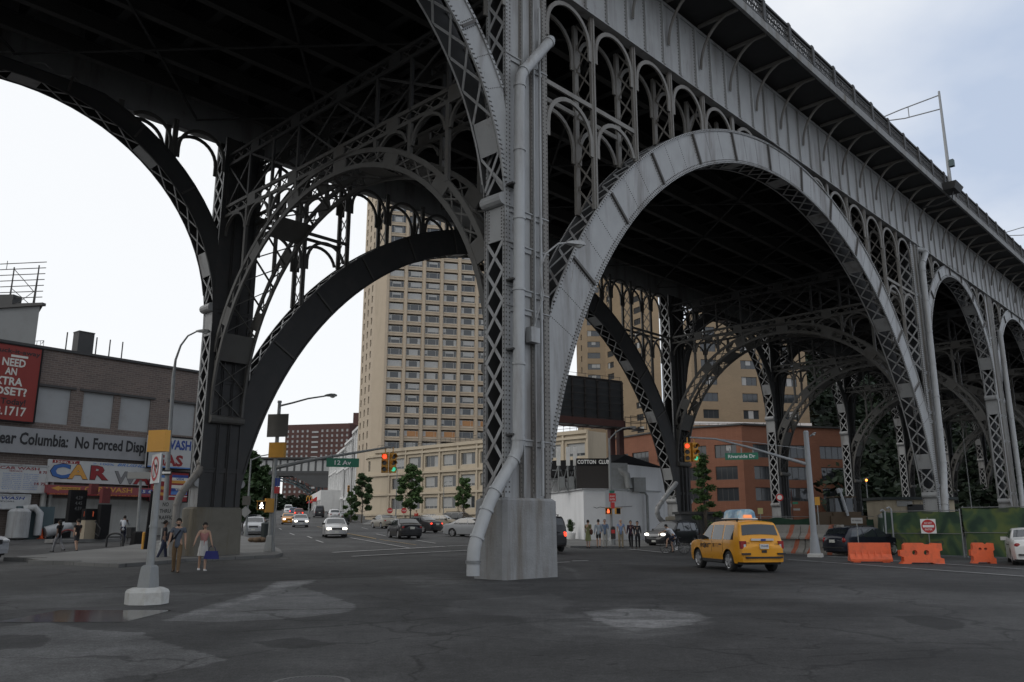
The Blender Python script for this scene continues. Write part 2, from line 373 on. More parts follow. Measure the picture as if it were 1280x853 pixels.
def fading(m, amp=1.0, scale=2.2, lo=.44, hi=.58, top=1.0):
    n, l = m.node_tree.nodes, m.node_tree.links; b = n['Principled BSDF']; out = [x for x in n if x.type == 'OUTPUT_MATERIAL'][0]
    at_ = n.new('ShaderNodeAttribute'); at_.attribute_name = 'fade'; tc = n.new('ShaderNodeTexCoord')
    nz = n.new('ShaderNodeTexNoise'); nz.inputs['Scale'].default_value = scale; nz.inputs['Detail'].default_value = 8; nz.inputs['Roughness'].default_value = .72; l.new(tc.outputs['Object'], nz.inputs['Vector'])
    s = n.new('ShaderNodeMath'); s.operation = 'SUBTRACT'; s.inputs[1].default_value = .5; l.new(nz.outputs[0], s.inputs[0])
    k = n.new('ShaderNodeMath'); k.operation = 'MULTIPLY_ADD'; k.inputs[1].default_value = amp; l.new(s.outputs[0], k.inputs[0]); l.new(at_.outputs['Fac'], k.inputs[2])
    r = n.new('ShaderNodeMapRange'); r.inputs[1].default_value = lo; r.inputs[2].default_value = hi; r.inputs[4].default_value = top; l.new(k.outputs[0], r.inputs[0])
    l.new(r.outputs[0], b.inputs['Alpha']); return m
def g2(px, py, dz=0):
    p = G(px, py, dz); return (p.x, p.y)
def slab(name, mat, poly, h=.14, res=3.0):
    """raised pavement with a kerb face round its edge"""
    pts = []
    n = len(poly)
    for i in range(n):
        a, b = Vector(poly[i]), Vector(poly[(i + 1) % n]); k = max(1, int((b - a).length / res))
        pts += [a.lerp(b, j / k) for j in range(k)]
    b = bmesh.new(); fv = [b.verts.new((p.x, p.y, 0)) for p in pts]; fc = b.faces.new(fv)
    r = bmesh.ops.extrude_face_region(b, geom=[fc])
    for v in b.verts: v.co.z = gz(v.co.x, v.co.y) - .25
    for g in r['geom']:
        if isinstance(g, bmesh.types.BMVert): g.co.z = gz(g.co.x, g.co.y) + h
    bmesh.ops.triangulate(b, faces=[f for f in b.faces if len(f.verts) > 4]); bmesh.ops.recalc_face_normals(b, faces=b.faces)
    me = bpy.data.meshes.new(name); b.to_mesh(me); b.free(); me.materials.append(mat)
    o = bpy.data.objects.new(name, me); col.objects.link(o); o['kind'] = 'structure'; return o
def pave_mat(name, c, joint=1.5):
    m = brick(name, c, tuple(x * .9 for x in c), tuple(x * .5 for x in c), joint, joint, .85, (.07, .07, .068), .6, .012)
    n, l = m.node_tree.nodes, m.node_tree.links
    bt = [x for x in n if x.type == 'TEX_BRICK'][0]; tc = [x for x in n if x.type == 'TEX_COORD'][0]
    bt.offset = 0; l.new(tc.outputs['Object'], bt.inputs['Vector']); return m
MT['pave'] = pave_mat('pavement_concrete', (.17, .17, .165))
MT['kerb'] = M('kerb_stone', (.2, .2, .195), .8, 0, .15, 3, bump=.2, dirt=(.08, .08, .08), dirt_amt=.6)
MT['paint'] = M('road_paint', (.36, .36, .35), .7, 0, .2, 8, dirt=(.07, .07, .07), dirt_amt=.95, dscale=2.2)
MT['paint_y'] = M('road_paint_yellow', (.3, .2, .06), .7, 0, .2, 8, dirt=(.07, .07, .07), dirt_amt=.9, dscale=2.2)
def dirt_sheet(name, c, amt=.6, ds=1.5): return M(name, c,   .85, 0, .40, 22, bump=.5, bscale=50, dirt=(.042, .042, .042), dirt_amt=amt, dscale=ds)
MT['wear'] = asphalt_mat(True)
# ------------------------------------------------------------------ the steel arch viaduct (local axes: s along, t across, z up)
VA = math.pi / 2 - R(43.565)
VO = Vector((-.452, 25.01, 0))
via = empty('viaduct', VO, VA, 'long grey riveted steel arch viaduct carrying a roadway over the junction', 'viaduct')
VM = L2W(via)
def V(s, t, z): return VM @ Vector((s, t, z))
def vb(mb, name, mat, parent=None, smooth=None):
    """local viaduct coordinates -> child"""
    o = mb.build(name, mat, parent or via, local=True, smooth=smooth); return o
T0, T1, U0, U1 = .15, 1.13, 20.25, 21.23        # near row box, far row box
ZG, ZT = 21.3, 24.7                             # fascia girder
PIERS = [(-39.1, -36.95), (-20.3, -18.15), (.5, 2.65), (41.8, 44.0), (60.5, 62.7), (79.2, 81.4), (97.9, 100.1), (116.6, 118.8), (135.3, 137.5), (154, 156.2)]
def arch_geom(i):
    a, b = PIERS[i][1], PIERS[i + 1][0]; c = (a + b) / 2; h = (b - a) / 2
    if h > 15: return c, -.3, 19.9, 21.55
    return c, 20.75 - h, h, h + .95 if h < 9 else h + 1.0
def rivets(mb, p, q, nrm, sp=.13, r=.027, hgt=.022):
    p, q, nrm = Vector(p), Vector(q), Vector(nrm); L = (q - p).length; k = int(L / sp)
    if k < 1: return
    d = (q - p) / L; e = nrm.cross(d)
    for i in range(k + 1):
        c = p + d * (L * (i + .5) / (k + 1))
        mb.add([c + d * r + e * r, c - d * r + e * r, c - d * r - e * r, c + d * r - e * r, c + nrm * hgt + d * r * .5, c + nrm * hgt - d * r * .5 ],
               [(0, 1, 5, 4), (1, 2, 5), (2, 3, 4, 5), (3, 0, 4)], 2)
def xlace(mb, P, n, w=.09, th=.025, nrm=(0, 1, 0)):
    """X lacing between edge A(i) and edge B(i), i in 0..n ; P(i)->(A,B)"""
    for i in range(n):
        a0, b0 = P(i); a1, b1 = P(i + 1)
        mb.bar(a0, b1, w, th, nrm); mb.bar(Vector(b0) + Vector(nrm) * th * 1.1, Vector(a1) + Vector(nrm) * th * 1.1, w, th, nrm)
def pier(i, near):
    s0, s1 = PIERS[i]; t0, t1 = (T0, T1) if near else (U0, U1)
    hero = near and i in (2, 3); zb = 2.42 if i in (2,) else 2.3
    base = gz(*V(s0, t0, 0).xy)
    mb = MB(); ztop = ZG - .004
    big0 = 4.2
    for (t, sg) in ((t0, -1), (t1, 1)):              # the two plated faces
        k0 = len(mb.m)
        tp = t - sg * .07
        mb.box(s0 + .03, s1 - .03, min(tp, tp - sg * .03), max(tp, tp - sg * .03), zb, ztop)
        mb.box(s0 + .06, s1 - .06, min(tp - sg * .034, tp - sg * .04), max(tp - sg * .034, tp - sg * .04), zb + .02, ztop - .02, 4)  # thin black liner, painted shade for the hollow column
        for x, w in ((s0 + .12, .24), (s0 + .80, .17), (s0 + 1.36, .17), (s1 - .13, .26)):   # flange angles standing proud
            mb.box(x - w / 2, x + w / 2, min(t, t - sg * .068), max(t, t - sg * .068), zb + .01, ztop - .01, 3 if x > s0 + .3 else 0)
        for x in (s0 + .80, s0 + 1.36):
            mb.box(x - .022, x + .022, min(t + sg * .0, t + sg * .09), max(t, t + sg * .09), zb + .02, ztop - .02)
        for z in ((4.05, 8.4, 10.55, 11.9, 17.3) if not hero else (4.05, 8.35, 9.0, 10.5, 11.75, 17.35)):        # batten plates across
            mb.box(s0 + .245, s1 - .27, min(t - sg * .01, t - sg * .066), max(t - sg * .01, t - sg * .066), z, z + .22)
            mb.box(s0 + .01, s1 - .01, min(t, t + sg * .03), max(t, t + sg * .03), z + .16, z + .2)
        if not near and sg < 0: mb.m[k0:] = [1] * (len(mb.m) - k0)  # far row's inner faces take the dark copy as painted shade
    for s, sg in ((s0, -1), (s1, 1)):                # the two laced faces
        for t in (t0 + .01, t1 - .13): mb.box(min(s, s - sg * .1), max(s, s - sg * .1), t, t + .12, zb + .012, ztop - .012)
        p = s - sg * .02
        big = (i in (2,) and s == s1) or (i == 3 and s == s0)
        if not big:
            mb.box(min(p, p - sg * .03), max(p, p - sg * .03), t0 + .135, t1 - .135, 10.75, 11.95)
            mb.tube([(s + sg * .05, t0 + .02, 12.15), (s + sg * .05, t1 - .02, 12.15)], .22, 12)
            segs = [(zb + .15, 10.7), (12.5, 20.7)]
        else: segs = [(zb + .15, 4.0), (12.0, 20.7)]
        if i > 2 or not near:                            # solid shoe under the lacing
            mb.box(min(p, p - sg * .03), max(p, p - sg * .03), t0 + .135, t1 - .135, zb + .02, 3.35)
            mb.tube([(s + sg * .03, t0 + .02, 3.55), (s + sg * .03, t1 - .02, 3.55)], .2, 12)
            segs[0] = (3.8, segs[0][1])
        for za, zc in segs:
            n = max(1, round((zc - za) / .98))
            if zc > za: xlace(mb, lambda k: ((p, t0 + .13, za + (zc - za) * k / n), (p, t1 - .13, za + (zc - za) * k / n)), n, .11, .02, (sg, 0, 0))
    if hero:
        for x in (s0 + .05, s0 + .2, s0 + .75, s0 + .86, s0 + 1.31, s0 + 1.42, s1 - .22, s1 - .05): rivets(mb, (x, t0, zb + .1), (x, t0, ztop - .1), (0, -1, 0), .15)
        for t in (t0 + .07, t1 - .07): rivets(mb, (s0, t, zb + .1), (s0, t, ztop - .1), (-1, 0, 0), .15)
        for t in (t0 + .2, t1 - .2): rivets(mb, (s0 + .02, t, 10.8), (s0 + .02, t, 11.9), (-1, 0, 0), .12)
    vb(mb, 'pier', [MT['steel'], MT['steel_dk'], MT['rivet'], MT['steel_br'], MT['steel_shade']])
    pl = MB(); e = .13
    def fr(u, v, d): return (u, v, d)
    a0, a1, b0, b1 = s0 - .2, s1 + .11, t0 - .2, t1 + .2; ch = .12
    low = [(a0, b0), (a1, b0), (a1, b1), (a0, b1)]
    def ringp(g, z): return [(a0 + g + ch, b0 + g, z), (a1 - g - ch, b0 + g, z), (a1 - g, b0 + g + ch, z), (a1 - g, b1 - g - ch, z), (a1 - g - ch, b1 - g, z), (a0 + g + ch, b1 - g, z), (a0 + g, b1 - g - ch, z), (a0 + g, b0 + g + ch, z)]
    r0, r1, r2 = ringp(-.03, base - .4), ringp(0, zb - .08), ringp(.09, zb)
    pl.add(r0 + r1 + r2, [(k, (k + 1) % 8, 8 + (k + 1) % 8, 8 + k) for k in range(8)] + [(8 + k, 8 + (k + 1) % 8, 16 + (k + 1) % 8, 16 + k) for k in range(8)] + [tuple(16 + k for k in range(8))])
    return vb(pl, 'plinth', MT['conc'] if near else MT['conc_dk'])
def rib(i, near):
    """arch rib: two plated webs, flanges, laced soffit and back"""
    c, cz, ri, ro = arch_geom(i); t0, t1 = (T0, T1) if near else (U0, U1)
    a, b = PIERS[i][1], PIERS[i + 1][0]; big = ri > 15
    h = (b - a) / 2
    th0 = math.acos(min(1, (h) / ri)) if big else 0.0          # springing
    hero = near and i in (1, 2, 3)
    def pt(r, th, t): return (c + r * math.cos(th), t, cz + r * math.sin(th))
    N = 72 if big else 40
    mb = MB()
    zs = 4.0 if big else cz
    for (t, sg) in ((t0 + .015, -1), (t1 - .015, 1)):
        for k in range(N):                                # web with the haunch running down the column
            A, B = th0 + (math.pi - 2 * th0) * k / N, th0 + (math.pi - 2 * th0) * (k + 1) / N
            ths = (A, B)
            def clip(r, th):
                x = r * math.cos(th); x = max(-h + .002, min(h - .002, x)); 
                z = cz + r * math.sin(th); z = min(z, ZG - .006); return (c + x, z)
            q = [clip(ri, A), clip(ro, A), clip(ro, B), clip(ri, B)]
            tA, tB = t + sg * -.018, t + sg * .006
            mb.prism(q, lambda u, v, d: (u, d, v), min(tA, tB), max(tA, tB))
            tC, tD = t - sg * .022, t - sg * .03; mb.prism(q, lambda u, v, d: (u, d, v), min(tC, tD), max(tC, tD), 1)  # black liner behind the web, shade painted inside the rib box
        # haunch plate, from the springing up to where the back leaves the column
        thx = math.acos(min(1, h / ro)); ztop = cz + ro * math.sin(thx)
        for sgn in (1, -1):
            pass
        # flanges
        for r0, r1 in ((ri, ri + .10), (ro - .10, ro)):
            for k in range(N):
                A, B = th0 + (math.pi - 2 * th0) * k / N, th0 + (math.pi - 2 * th0) * (k + 1) / N
                x = [(r * math.cos(th)) for r, th in ((r0, A), (r1, A), (r1, B), (r0, B))]
                if max(abs(v) for v in x) > h + .02: continue
                q = [(c + r * math.cos(th), min(ZG - .01, cz + r * math.sin(th))) for r, th in ((r0, A), (r1, A), (r1, B), (r0, B))]
                ta, tb = t + sg * .007, t + sg * .06
                mb.prism(q, lambda u, v, d: (u, d, v), min(ta, tb), max(ta, tb))
        # radial stiffeners, darkened in colour for rivets and shadowed sides
        n = 15 if big else 9
        for k in range(1, n):
            th = th0 + (math.pi - 2 * th0) * k / n
            p, q = Vector(pt(ri + .11, th, t)), Vector(pt(ro - .11, th, t))
            if abs(q.x - c) > h: continue
            mb.bar(p + Vector((0, sg * .05, 0)), q + Vector((0, sg * .05, 0)), .1, .09, (0, 1, 0), 2)
            if hero and sg < 0:
                tv = Vector((-math.sin(th), 0, math.cos(th)))
                for e in (-.5, .5):
                    pass
                for off in (-.12, .12): rivets(mb, p + tv * off + Vector((0, -.006, 0)), q + tv * off + Vector((0, -.006, 0)), (0, -1, 0), .13)
        if hero and sg < 0:
            for k in range(n):
                for j in (.36, .68):
                    th = th0 + (math.pi - 2 * th0) * (k + j) / n
                    p, q = Vector(pt(ri + .11, th, t - .006)), Vector(pt(ro - .11, th, t - .006))
                    if abs(q.x - c) < h: rivets(mb, p, q, (0, -1, 0), .1, .017)
            for r in (ri + .05, ri + .16, ro - .05):
                m = int(math.pi * ri / .16)
                for k in range(m):
                    th = th0 + (math.pi - 2 * th0) * k / m
                    p = Vector(pt(r, th, t - (.06 if abs(r - ri - .16) > .01 else .006)))
                    if abs(p.x - c) < h: rivets(mb, p + Vector((-.02, 0, 0)), p + Vector((.02, 0, 0)), (0, -1, 0), .039)
    ro_ = vb(mb, 'arch_rib', [MT['steel'] if near else MT['steel_dk'], MT['steel_shade'], MT['rivet']], via)  # far ribs use the darker copy, their shade put into the colour
    lb = MB()
    arc = ri * (math.pi - 2 * th0); n = max(6, round(arc / 1.0)); n -= n % 5
    def edge(r):
        def f(k):
            th = th0 + (math.pi - 2 * th0) * k / n
            return pt(r, th, t0 + .04), pt(r, th, t1 - .04)
        return f
    for r in (ri + .05, ro - .05):
        f = edge(r)
        for k in range(n):
            th = th0 + (math.pi - 2 * th0) * (k + .5) / n
            if abs(r * math.cos(th)) > h: continue
            nr = Vector((math.cos(th), 0, math.sin(th)))
            a0, b0 = f(k); a1, b1 = f(k + 1)
            if k % 5 == 2 and r < ri + .1:                       # solid batten plate
                lb.add([Vector(x) - nr * y for y in (-.01, .012) for x in (a0, b0, b1, a1)], [(0, 1, 2, 3), (7, 6, 5, 4), (0, 4, 5, 1), (1, 5, 6, 2), (2, 6, 7, 3), (3, 7, 4, 0)])
            else:
                lb.bar(a0, b1, .09, .02, nr); lb.bar(Vector(b0) - nr * .024, Vector(a1) - nr * .024, .09, .02, nr)
    vb(lb, 'lattice', MT['steel'], ro_)
def arcade(i, near):
    """spandrel posts and little arches between the rib and the girder"""
    c, cz, ri, ro = arch_geom(i); t0, t1 = (T0, T1) if near else (U0, U1)
    a, b = PIERS[i][1], PIERS[i + 1][0]; h = (b - a) / 2
    n = 14 if h > 15 else 7; step = (b - a) / n
    def zarch(s):
        x = abs(s - c); return cz + math.sqrt(max(0, ro * ro - x * x)) if x < ro else cz
    fine = i <= 4; parts = []
    mb = MB(); zlow = ZG - 3.95
    posts = [a + step * k for k in range(n + 1)]
    for k, s in enumerate(posts):
        if 0 < k < n:
            z = max(zarch(s), 0)
            if fine: mb = MB(); parts.append(('spandrel_post', mb))
            if ZG - z > .35:
                for (u0, u1) in ((t0 + .005, t0 + .125), (t1 - .125, t1 - .005)): mb.box(s - .12, s + .12, u0, u1, z - .05, ZG - .02)
                m = int((ZG - z) / 1.0)
                if m: xlace(mb, lambda j: ((s, t0 + .12, z + (ZG - z) * j / m), (s, t1 - .12, z + (ZG - z) * j / m)), m, .07, .02, (1, 0, 0))
                if ZG - z > 1.2:
                    for u in (t0 - .005, t1 - .005): mb.box(s - .035, s + .035, u - .04, u + .05, z, ZG - .03)
    for k in range(n):
        s0, s1 = posts[k] + (.12 if k else .0), posts[k + 1] - (.12 if k < n - 1 else .0)
        zm = max(zarch(posts[k]) if k else 0, 0); zM = max(zarch(posts[k + 1]) if k < n - 1 else 0, 0)
        lowest = min(zm, zM) if (k and k < n - 1) else (zM if k == 0 else zm)
        w = (s1 - s0) / 2; mid = (s0 + s1) / 2
        levels = [ZG - .03]
        if fine: mb = MB(); parts.append(('spandrel_arch', mb))
        if ZG - lowest > 5.6: levels.append(zlow - .1)
        for zi, zt in enumerate(levels):
            r = min(w, max(.2, zt - .25 - max(zm, zM) + .6)) if h > 15 else min(w, max(.2, zt - .2 - min(zm, zM)))
            if zt - max(min(zm, zM), 0) < .5: continue
            if zi and True:                              # the strut of the lower tier
                for u in (t0 + .02, t1 - .1):
                    e0, e1 = s0, s1
                    if zarch(e0) > zt + .2 and k: e0 = mid - w * .6
                    if zarch(e1) > zt + .2 and k < n - 1: e1 = mid + w * .6
                    mb.box(e0, e1, u, u + .08, zt + .02, zt + .2)
            for u in (t0 + .03, t1 - .06):
                NN = 14; zc = zt - w - .12
                pts = [(mid + w * math.cos(math.pi * j / NN), zc + w * math.sin(math.pi * j / NN)) for j in range(NN + 1)]
                for j in range(NN):
                    p, q = pts[j], pts[j + 1]
                    if min(p[1], q[1]) < zarch((p[0] + q[0]) / 2) - .02: continue
                    # raised rim
                    n1 = ((p[0] - mid) / w, (p[1] - zc) / w); n2 = ((q[0] - mid) / w, (q[1] - zc) / w); g = .16
                    mb.prism([(p[0] - n1[0] * .0, p[1]), (q[0], q[1]), (q[0] - n2[0] * g, q[1] - n2[1] * g), (p[0] - n1[0] * g, p[1] - n1[1] * g)], lambda a_, b_, d: (a_, d, b_), u - .035, u + .05)
                for sx in (mid - w + .08, mid + w - .08):
                    zz0 = max(zarch(sx), zc - .55)
                    if zc - zz0 > .1: mb.box(sx - .078, sx + .078, u - .03, u + .045, zz0, zc + .005)
    if not fine: parts = [('spandrel_arcade', mb)]
    for nm, m_ in parts:
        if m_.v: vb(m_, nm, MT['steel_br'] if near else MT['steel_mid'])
def fascia(near):
    t = T0 if near else U1; sg = -1 if near else 1
    s0, s1 = -39, 156
    mb = MB()
    ta, tb = t + .05 * -sg * 1.0, t + .02 * -sg
    mb.box(s0, s1, min(ta, tb), max(ta, tb), ZG + .05, ZT - .05)
    for z0, z1 in ((ZG, ZG + .16), (ZT - .16, ZT)): mb.box(s0, s1, min(t - sg * .05, t + sg * .03), max(t - sg * .05, t + sg * .03), z0, z1)
    mb.box(s0, s1, min(t - sg * .25, t + sg * .16), max(t - sg * .25, t + sg * .16), ZG - .035, ZG - .002)
    s = s0 + .1
    k = 0
    while s < s1:
        mb.box(s - .06, s + .06, min(t - sg * .02, t + sg * .075), max(t - sg * .02, t + sg * .075), ZG + .165, ZT - .165)
        if near and -6 < s < 50:
            for d in (-.1, .1): rivets(mb, (s + d, t + .02, ZG + .2), (s + d, t + .02, ZT - .2), (0, -1, 0), .16)
        s += .687 * 2; k += 1
    vb(mb, 'fascia_girder', [MT['steel'], MT['steel'], MT['rivet']])
def brackets():
    s = 5.43 - 2.75 * 4; k = 0
    while s < 150 and k < 58:
        mb = MB(); N = 9
        pts = []
        for j in range(N + 1):
            th = math.pi / 2 * j / N
            pts.append((T0 - .07 - 1.95 * (1 - math.cos(th)), ZT - 2.15 + 2.28 * math.sin(th)))
        for j in range(N):
            (t0, z0), (t1, z1) = pts[j], pts[j + 1]
            mb.bar((s, t0, z0), (s, t1, z1), .12, .05, (0, 0, 1)); mb.bar((s, t0 , z0 + .05), (s, t1, z1 + .05), .03, .12, (0, 0, 1))
        mb.box(s - .07, s + .07, -1.95, T0 - .04, ZT + .02, ZT + .16)
        vb(mb, 'bracket', MT['steel_br']); s += 2.75; k += 1
def deck():
    mb = MB()
    mb.box(-60, 158, -2.0, 23.4, ZT + .17, ZT + .42); vb(mb, 'deck_slab', MT['steel_shade'])
    e = MB(); e.box(-60, 158, -2.16, -2.003, ZT + .05, ZT + .5); vb(e, 'deck_edge', MT['conc'])
    # floor beams across, stringers along
    s = -59.0
    n = 0
    while s < 157 and n < 99:
        b = MB(); b.box(s - .02, s + .02, T1 + .02, U0 - .02, ZG + 1.3, ZT + .16)
        for z in (ZG + 1.24, ZT + .02): b.box(s - .17, s + .17, T1 + .02, U0 - .02, z, z + .06)
        vb(b, 'floor_beam', MT['steel_shade']); s += 2.75; n += 1
    for t in (3.2, 5.8, 8.4, 11.0, 13.6, 16.2, 18.6):
        b = MB(); b.box(-60, 157, t - .02, t + .02, ZG + .5, ZG + 1.2)
        for z in (ZG + .44, ZG + 1.18): b.box(-60, 157, t - .16, t + .16, z, z + .05)
        vb(b, 'stringer', MT['steel_s'])
    # wind bracing in plan under the beams
    w = MB(); s = -59
    while s < 150:
        for (a, b) in ((1.2, 10.7), (10.7, 20.2)):
            w.bar((s, a, ZG + .34), (s + 8.25, b, ZG + .34), .11, .05); w.bar((s, b, ZG + .24), (s + 8.25, a, ZG + .24), .11, .05)
        s += 8.25
    vb(w, 'wind_bracing', MT['steel_shade'])
def parapet():
    zb = ZT + .5; mb = MB(); s0, s1 = -6, 157; t = -2.07
    mb.box(s0, s1, t - .07, t + .07, zb + .06, zb + .16); mb.box(s0, s1, t - .09, t + .09, zb + .98, zb + 1.09); mb.box(s0, s1, t - .045, t + .045, zb + .80, zb + .86)
    mb.box(s0, s1, t - .035, t + .035, zb + .46, zb + .50)
    s = s0
    while s < s1:
        sp = .17 if s < 70 else .34
        mb.box(s - .022, s + .022, t - .022, t + .022, zb + .16, zb + .81); s += sp
    s = s0; 
    while s < s1:
        mb.box(s - .13, s + .13, t - .12, t + .12, zb, zb + 1.14); mb.obox((s, t, zb + 1.14), .2, .2, .07, 0)
        # crossed panels of the railing
        if s < 60:
            for q in range(4):
                x0 = s + .13 + 2.49 * q / 4; x1 = x0 + 2.49 / 4
                mb.bar((x0, t, zb + .16), (x1, t, zb + .46), .02, .03, (0, 1, 0)); mb.bar((x1, t, zb + .16), (x0, t, zb + .46), .02, .03, (0, 1, 0))
                mb.bar((x0, t, zb + .50), (x1, t, zb + .80), .02, .03, (0, 1, 0)); mb.bar((x1, t, zb + .50), (x0, t, zb + .80), .02, .03, (0, 1, 0))
        s += 2.75
    vb(mb, 'parapet', MT['steel_dk'])
def cross_arch(i):
    """transverse arch, chord and upper chord between the two columns of a pier"""
    s0, s1 = PIERS[i]; ta, tb = T1 + .01, U0 - .01; c = (ta + tb) / 2; ri = (tb - ta) / 2; cz = 6.75; ro = ri + .62
    planes = (s0 + .25, s1 - .25)
    mb = MB(); lt = MB(); up = MB(); N = 40
    def pt(r, th, s):
        y = max(-ri + .01, min(ri - .01, r * math.cos(th))); return Vector((s, c + y, cz + r * math.sin(th)))
    fine = i in (2, 3)
    mb0 = mb
    for s in planes:
        for r in (ri, ro):
            for k in range(N):
                A, B = math.pi * k / N, math.pi * (k + 1) / N
                if abs(r * math.cos((A + B) / 2)) > ri + .05: continue
                mb.bar(pt(r, A, s), pt(r, B, s), .2, .11, (1, 0, 0))
        n = 34
        for k in range(n):
            A, B = math.pi * k / n, math.pi * (k + 1) / n
            if abs(ro * math.cos(A)) > ri and abs(ro * math.cos(B)) > ri:
                mb.add([pt(ri, A, s), pt(ro, A, s), pt(ro, B, s), pt(ri, B, s)], [(0, 1, 2, 3)]); continue
            if k % 4 == 1: mb.prism([(x.y, x.z) for x in (pt(ri, A, s), pt(ro, A, s), pt(ro, B, s), pt(ri, B, s))], lambda u, v, d: (d, u, v), s - .04, s + .04)
            else: lt.bar(pt(ri, A, s), pt(ro, B, s), .07, .02, (1, 0, 0)); lt.bar(pt(ro, A, s) + Vector((.025, 0, 0)), pt(ri, B, s) + Vector((.025, 0, 0)), .07, .02, (1, 0, 0))
        for z0, z1, m, mb in ((cz + ro + .02, cz + ro + .52, 26, mb), (19.75, 20.3, 26, up)):       # two laced chords
            for z in (z0, z1): mb.bar((s, ta, z), (s, tb, z), .11, .16, (0, 0, 1))
            for k in range(m):
                y0, y1 = ta + (tb - ta) * k / m, ta + (tb - ta) * (k + 1) / m
                if k % 5 == 2: mb.box(s - .05, s + .05, y0, y1, z0, z1)
                else: (lt if mb is not up else up).bar((s, y0, z0), (s, y1, z1), .06, .02, (1, 0, 0)); (lt if mb is not up else up).bar((s + .025, y0, z1), (s + .025, y1, z0), .06, .02, (1, 0, 0))
        for z_ in ():pass
        mb = mb0
        # posts with little arched heads in the spandrels, and up to the upper chord
        zc = cz + ro; P = [ta + (tb - ta) * f for f in (0, .115, .23, .345, .655, .77, .885, 1)]
        def zr(y): return cz + math.sqrt(max(0, ro * ro - (y - c) ** 2))
        for k, y in enumerate(P):
            if 0 < k < 7: mb.box(s - .07, s + .07, y - .09, y + .09, zr(y), zc)
            up.box(s - .06, s + .06, y - .07, y + .07, zc + .5, 19.75)
        for k in (0, 1, 2, 4, 5, 6):
            y0, y1 = P[k], P[k + 1]; w = (y1 - y0) / 2 - .08; m_ = (y0 + y1) / 2; z_ = zc - w - .04
            for j in range(12):
                A, B = math.pi * j / 12, math.pi * (j + 1) / 12
                q = [(m_ + w * math.cos(A), z_ + w * math.sin(A)), (m_ + w * math.cos(B), z_ + w * math.sin(B))]
                if min(q[0][1], q[1][1]) < zr(m_): continue
                q += [(m_ + (w - .11) * math.cos(B), z_ + (w - .11) * math.sin(B)), (m_ + (w - .11) * math.cos(A), z_ + (w - .11) * math.sin(A))]
                mb.prism(q, lambda u, v, d: (d, u, v), s - .06, s + .06)
            if k in (1, 5) or True:
                zlo = zr(m_)
        # crossed braces between the chords
        for y0, y1 in ((P[0], P[1]), (P[1], P[3]), (P[3], c), (c, P[4]), (P[4], P[6]), (P[6], P[7])):
            up.bar((s, y0, zc + .55), (s, y1, 19.7), .1, .05, (1, 0, 0)); up.bar((s + .06, y1, zc + .55), (s + .06, y0, 19.7), .1, .05, (1, 0, 0))
    # battens and lacing on the soffit between the planes
    n = 22
    for k in range(n):
        A, B = math.pi * k / n, math.pi * (k + 1) / n
        a0, b0, a1, b1 = pt(ri + .02, A, planes[0]), pt(ri + .02, A, planes[1]), pt(ri + .02, B, planes[0]), pt(ri + .02, B, planes[1])
        if k % 5 == 2: lt.add([a0, b0, b1, a1], [(0, 1, 2, 3)])
        else: lt.bar(a0, b1, .1, .03, (0, 0, 1)); lt.bar(b0, a1, .1, .03, (0, 0, 1))
    for y in (ta, tb):                                   # rounded shoe at the springing
        sg = 1 if y < c else -1
        mb.tube([(planes[0] - .05, y + sg * .12, cz - .15), (planes[1] + .05, y + sg * .12, cz - .15)], .2, 10)
    o = vb(mb, 'transverse_arch', MT['steel_mid']); vb(lt, 'lattice', MT['steel_mid'], o); vb(up, 'sway_frame', MT['steel_dk'])
for i in range(1, len(PIERS)):
    for near in (True, False):
        pier(i, near)
for i in range(0, len(PIERS) - 1):
    for near in (True, False):
        rib(i, near); arcade(i, near)
for i in range(2, len(PIERS)): cross_arch(i)
fascia(True); fascia(False); brackets(); deck(); parapet()
# ---- rainwater pipes on the columns
def drain(pts, r=.2, mat='steel_lt'):
    mb = MB(); pts = [Vector(p) for p in pts]
    sm = []                                              # elbows: round the corners
    for i, p in enumerate(pts):
        if 0 < i < len(pts) - 1:
            a, b = (pts[i - 1] - p), (pts[i + 1] - p); d = min(.4, a.length * .4, b.length * .4)
            a = p + a.normalized() * d; b = p + b.normalized() * d
            sm += [a, a * .3 + p * .5 + b * .2, a * .2 + p * .5 + b * .3, b]
        else: sm.append(p)
    mb.tube(sm, r, 16)
    for i, (a, b) in enumerate(zip(pts, pts[1:])):       # couplings
        L = (b - a).length; k = max(1, int(L / 2.3))
        for j in range(k + 1):
            f = (.33 + (L - .66) * j / k) / L if L > .9 else .5
            c = a.lerp(b, min(.97, max(.03, f))); d = (b - a).normalized()
            mb.tube([c - d * .04, c + d * .04], r * 1.14, 16)
    o = vb(mb, 'drain_pipe', MT[mat], smooth=40); return o
d2 = PIERS[2][0]
drain([(2.62, T0 + .5, 18.75), (2.62, T0 - .32, 18.9), (.86, T0 - .32, 16.64), (.76, T0 - .32, 3.8), (-.46, T0 - .32, 2.32), (-1.12, T0 - .32, .95), (-1.12, T0 - .32, .2)], .19)
for z in (4.3, 7.0, 9.3, 12.6):
    mb = MB(); mb.box(.52, 1.05, T0 - .32, T0 + .02, z, z + .06); vb(mb, 'pipe_clip', MT['steel_dk'])
cd = MB(); cd.tube([(d2 + 1.66, T0 - .08, 2.5), (d2 + 1.66, T0 - .08, 20)], .05, 8); vb(cd, 'conduit', MT['steel_lt'])
d3 = PIERS[3][1]
drain([(43.0, T0 + .4, 21.15), (44.0, T0 - .4, 21.0), (42.6, T0 - .4, 19.6), (42.3, T0 - .4, 5.3), (41.2, T0 - .5, 2.6), (41.2, T0 - .5, 0)], .2)
d4 = PIERS[4][1]
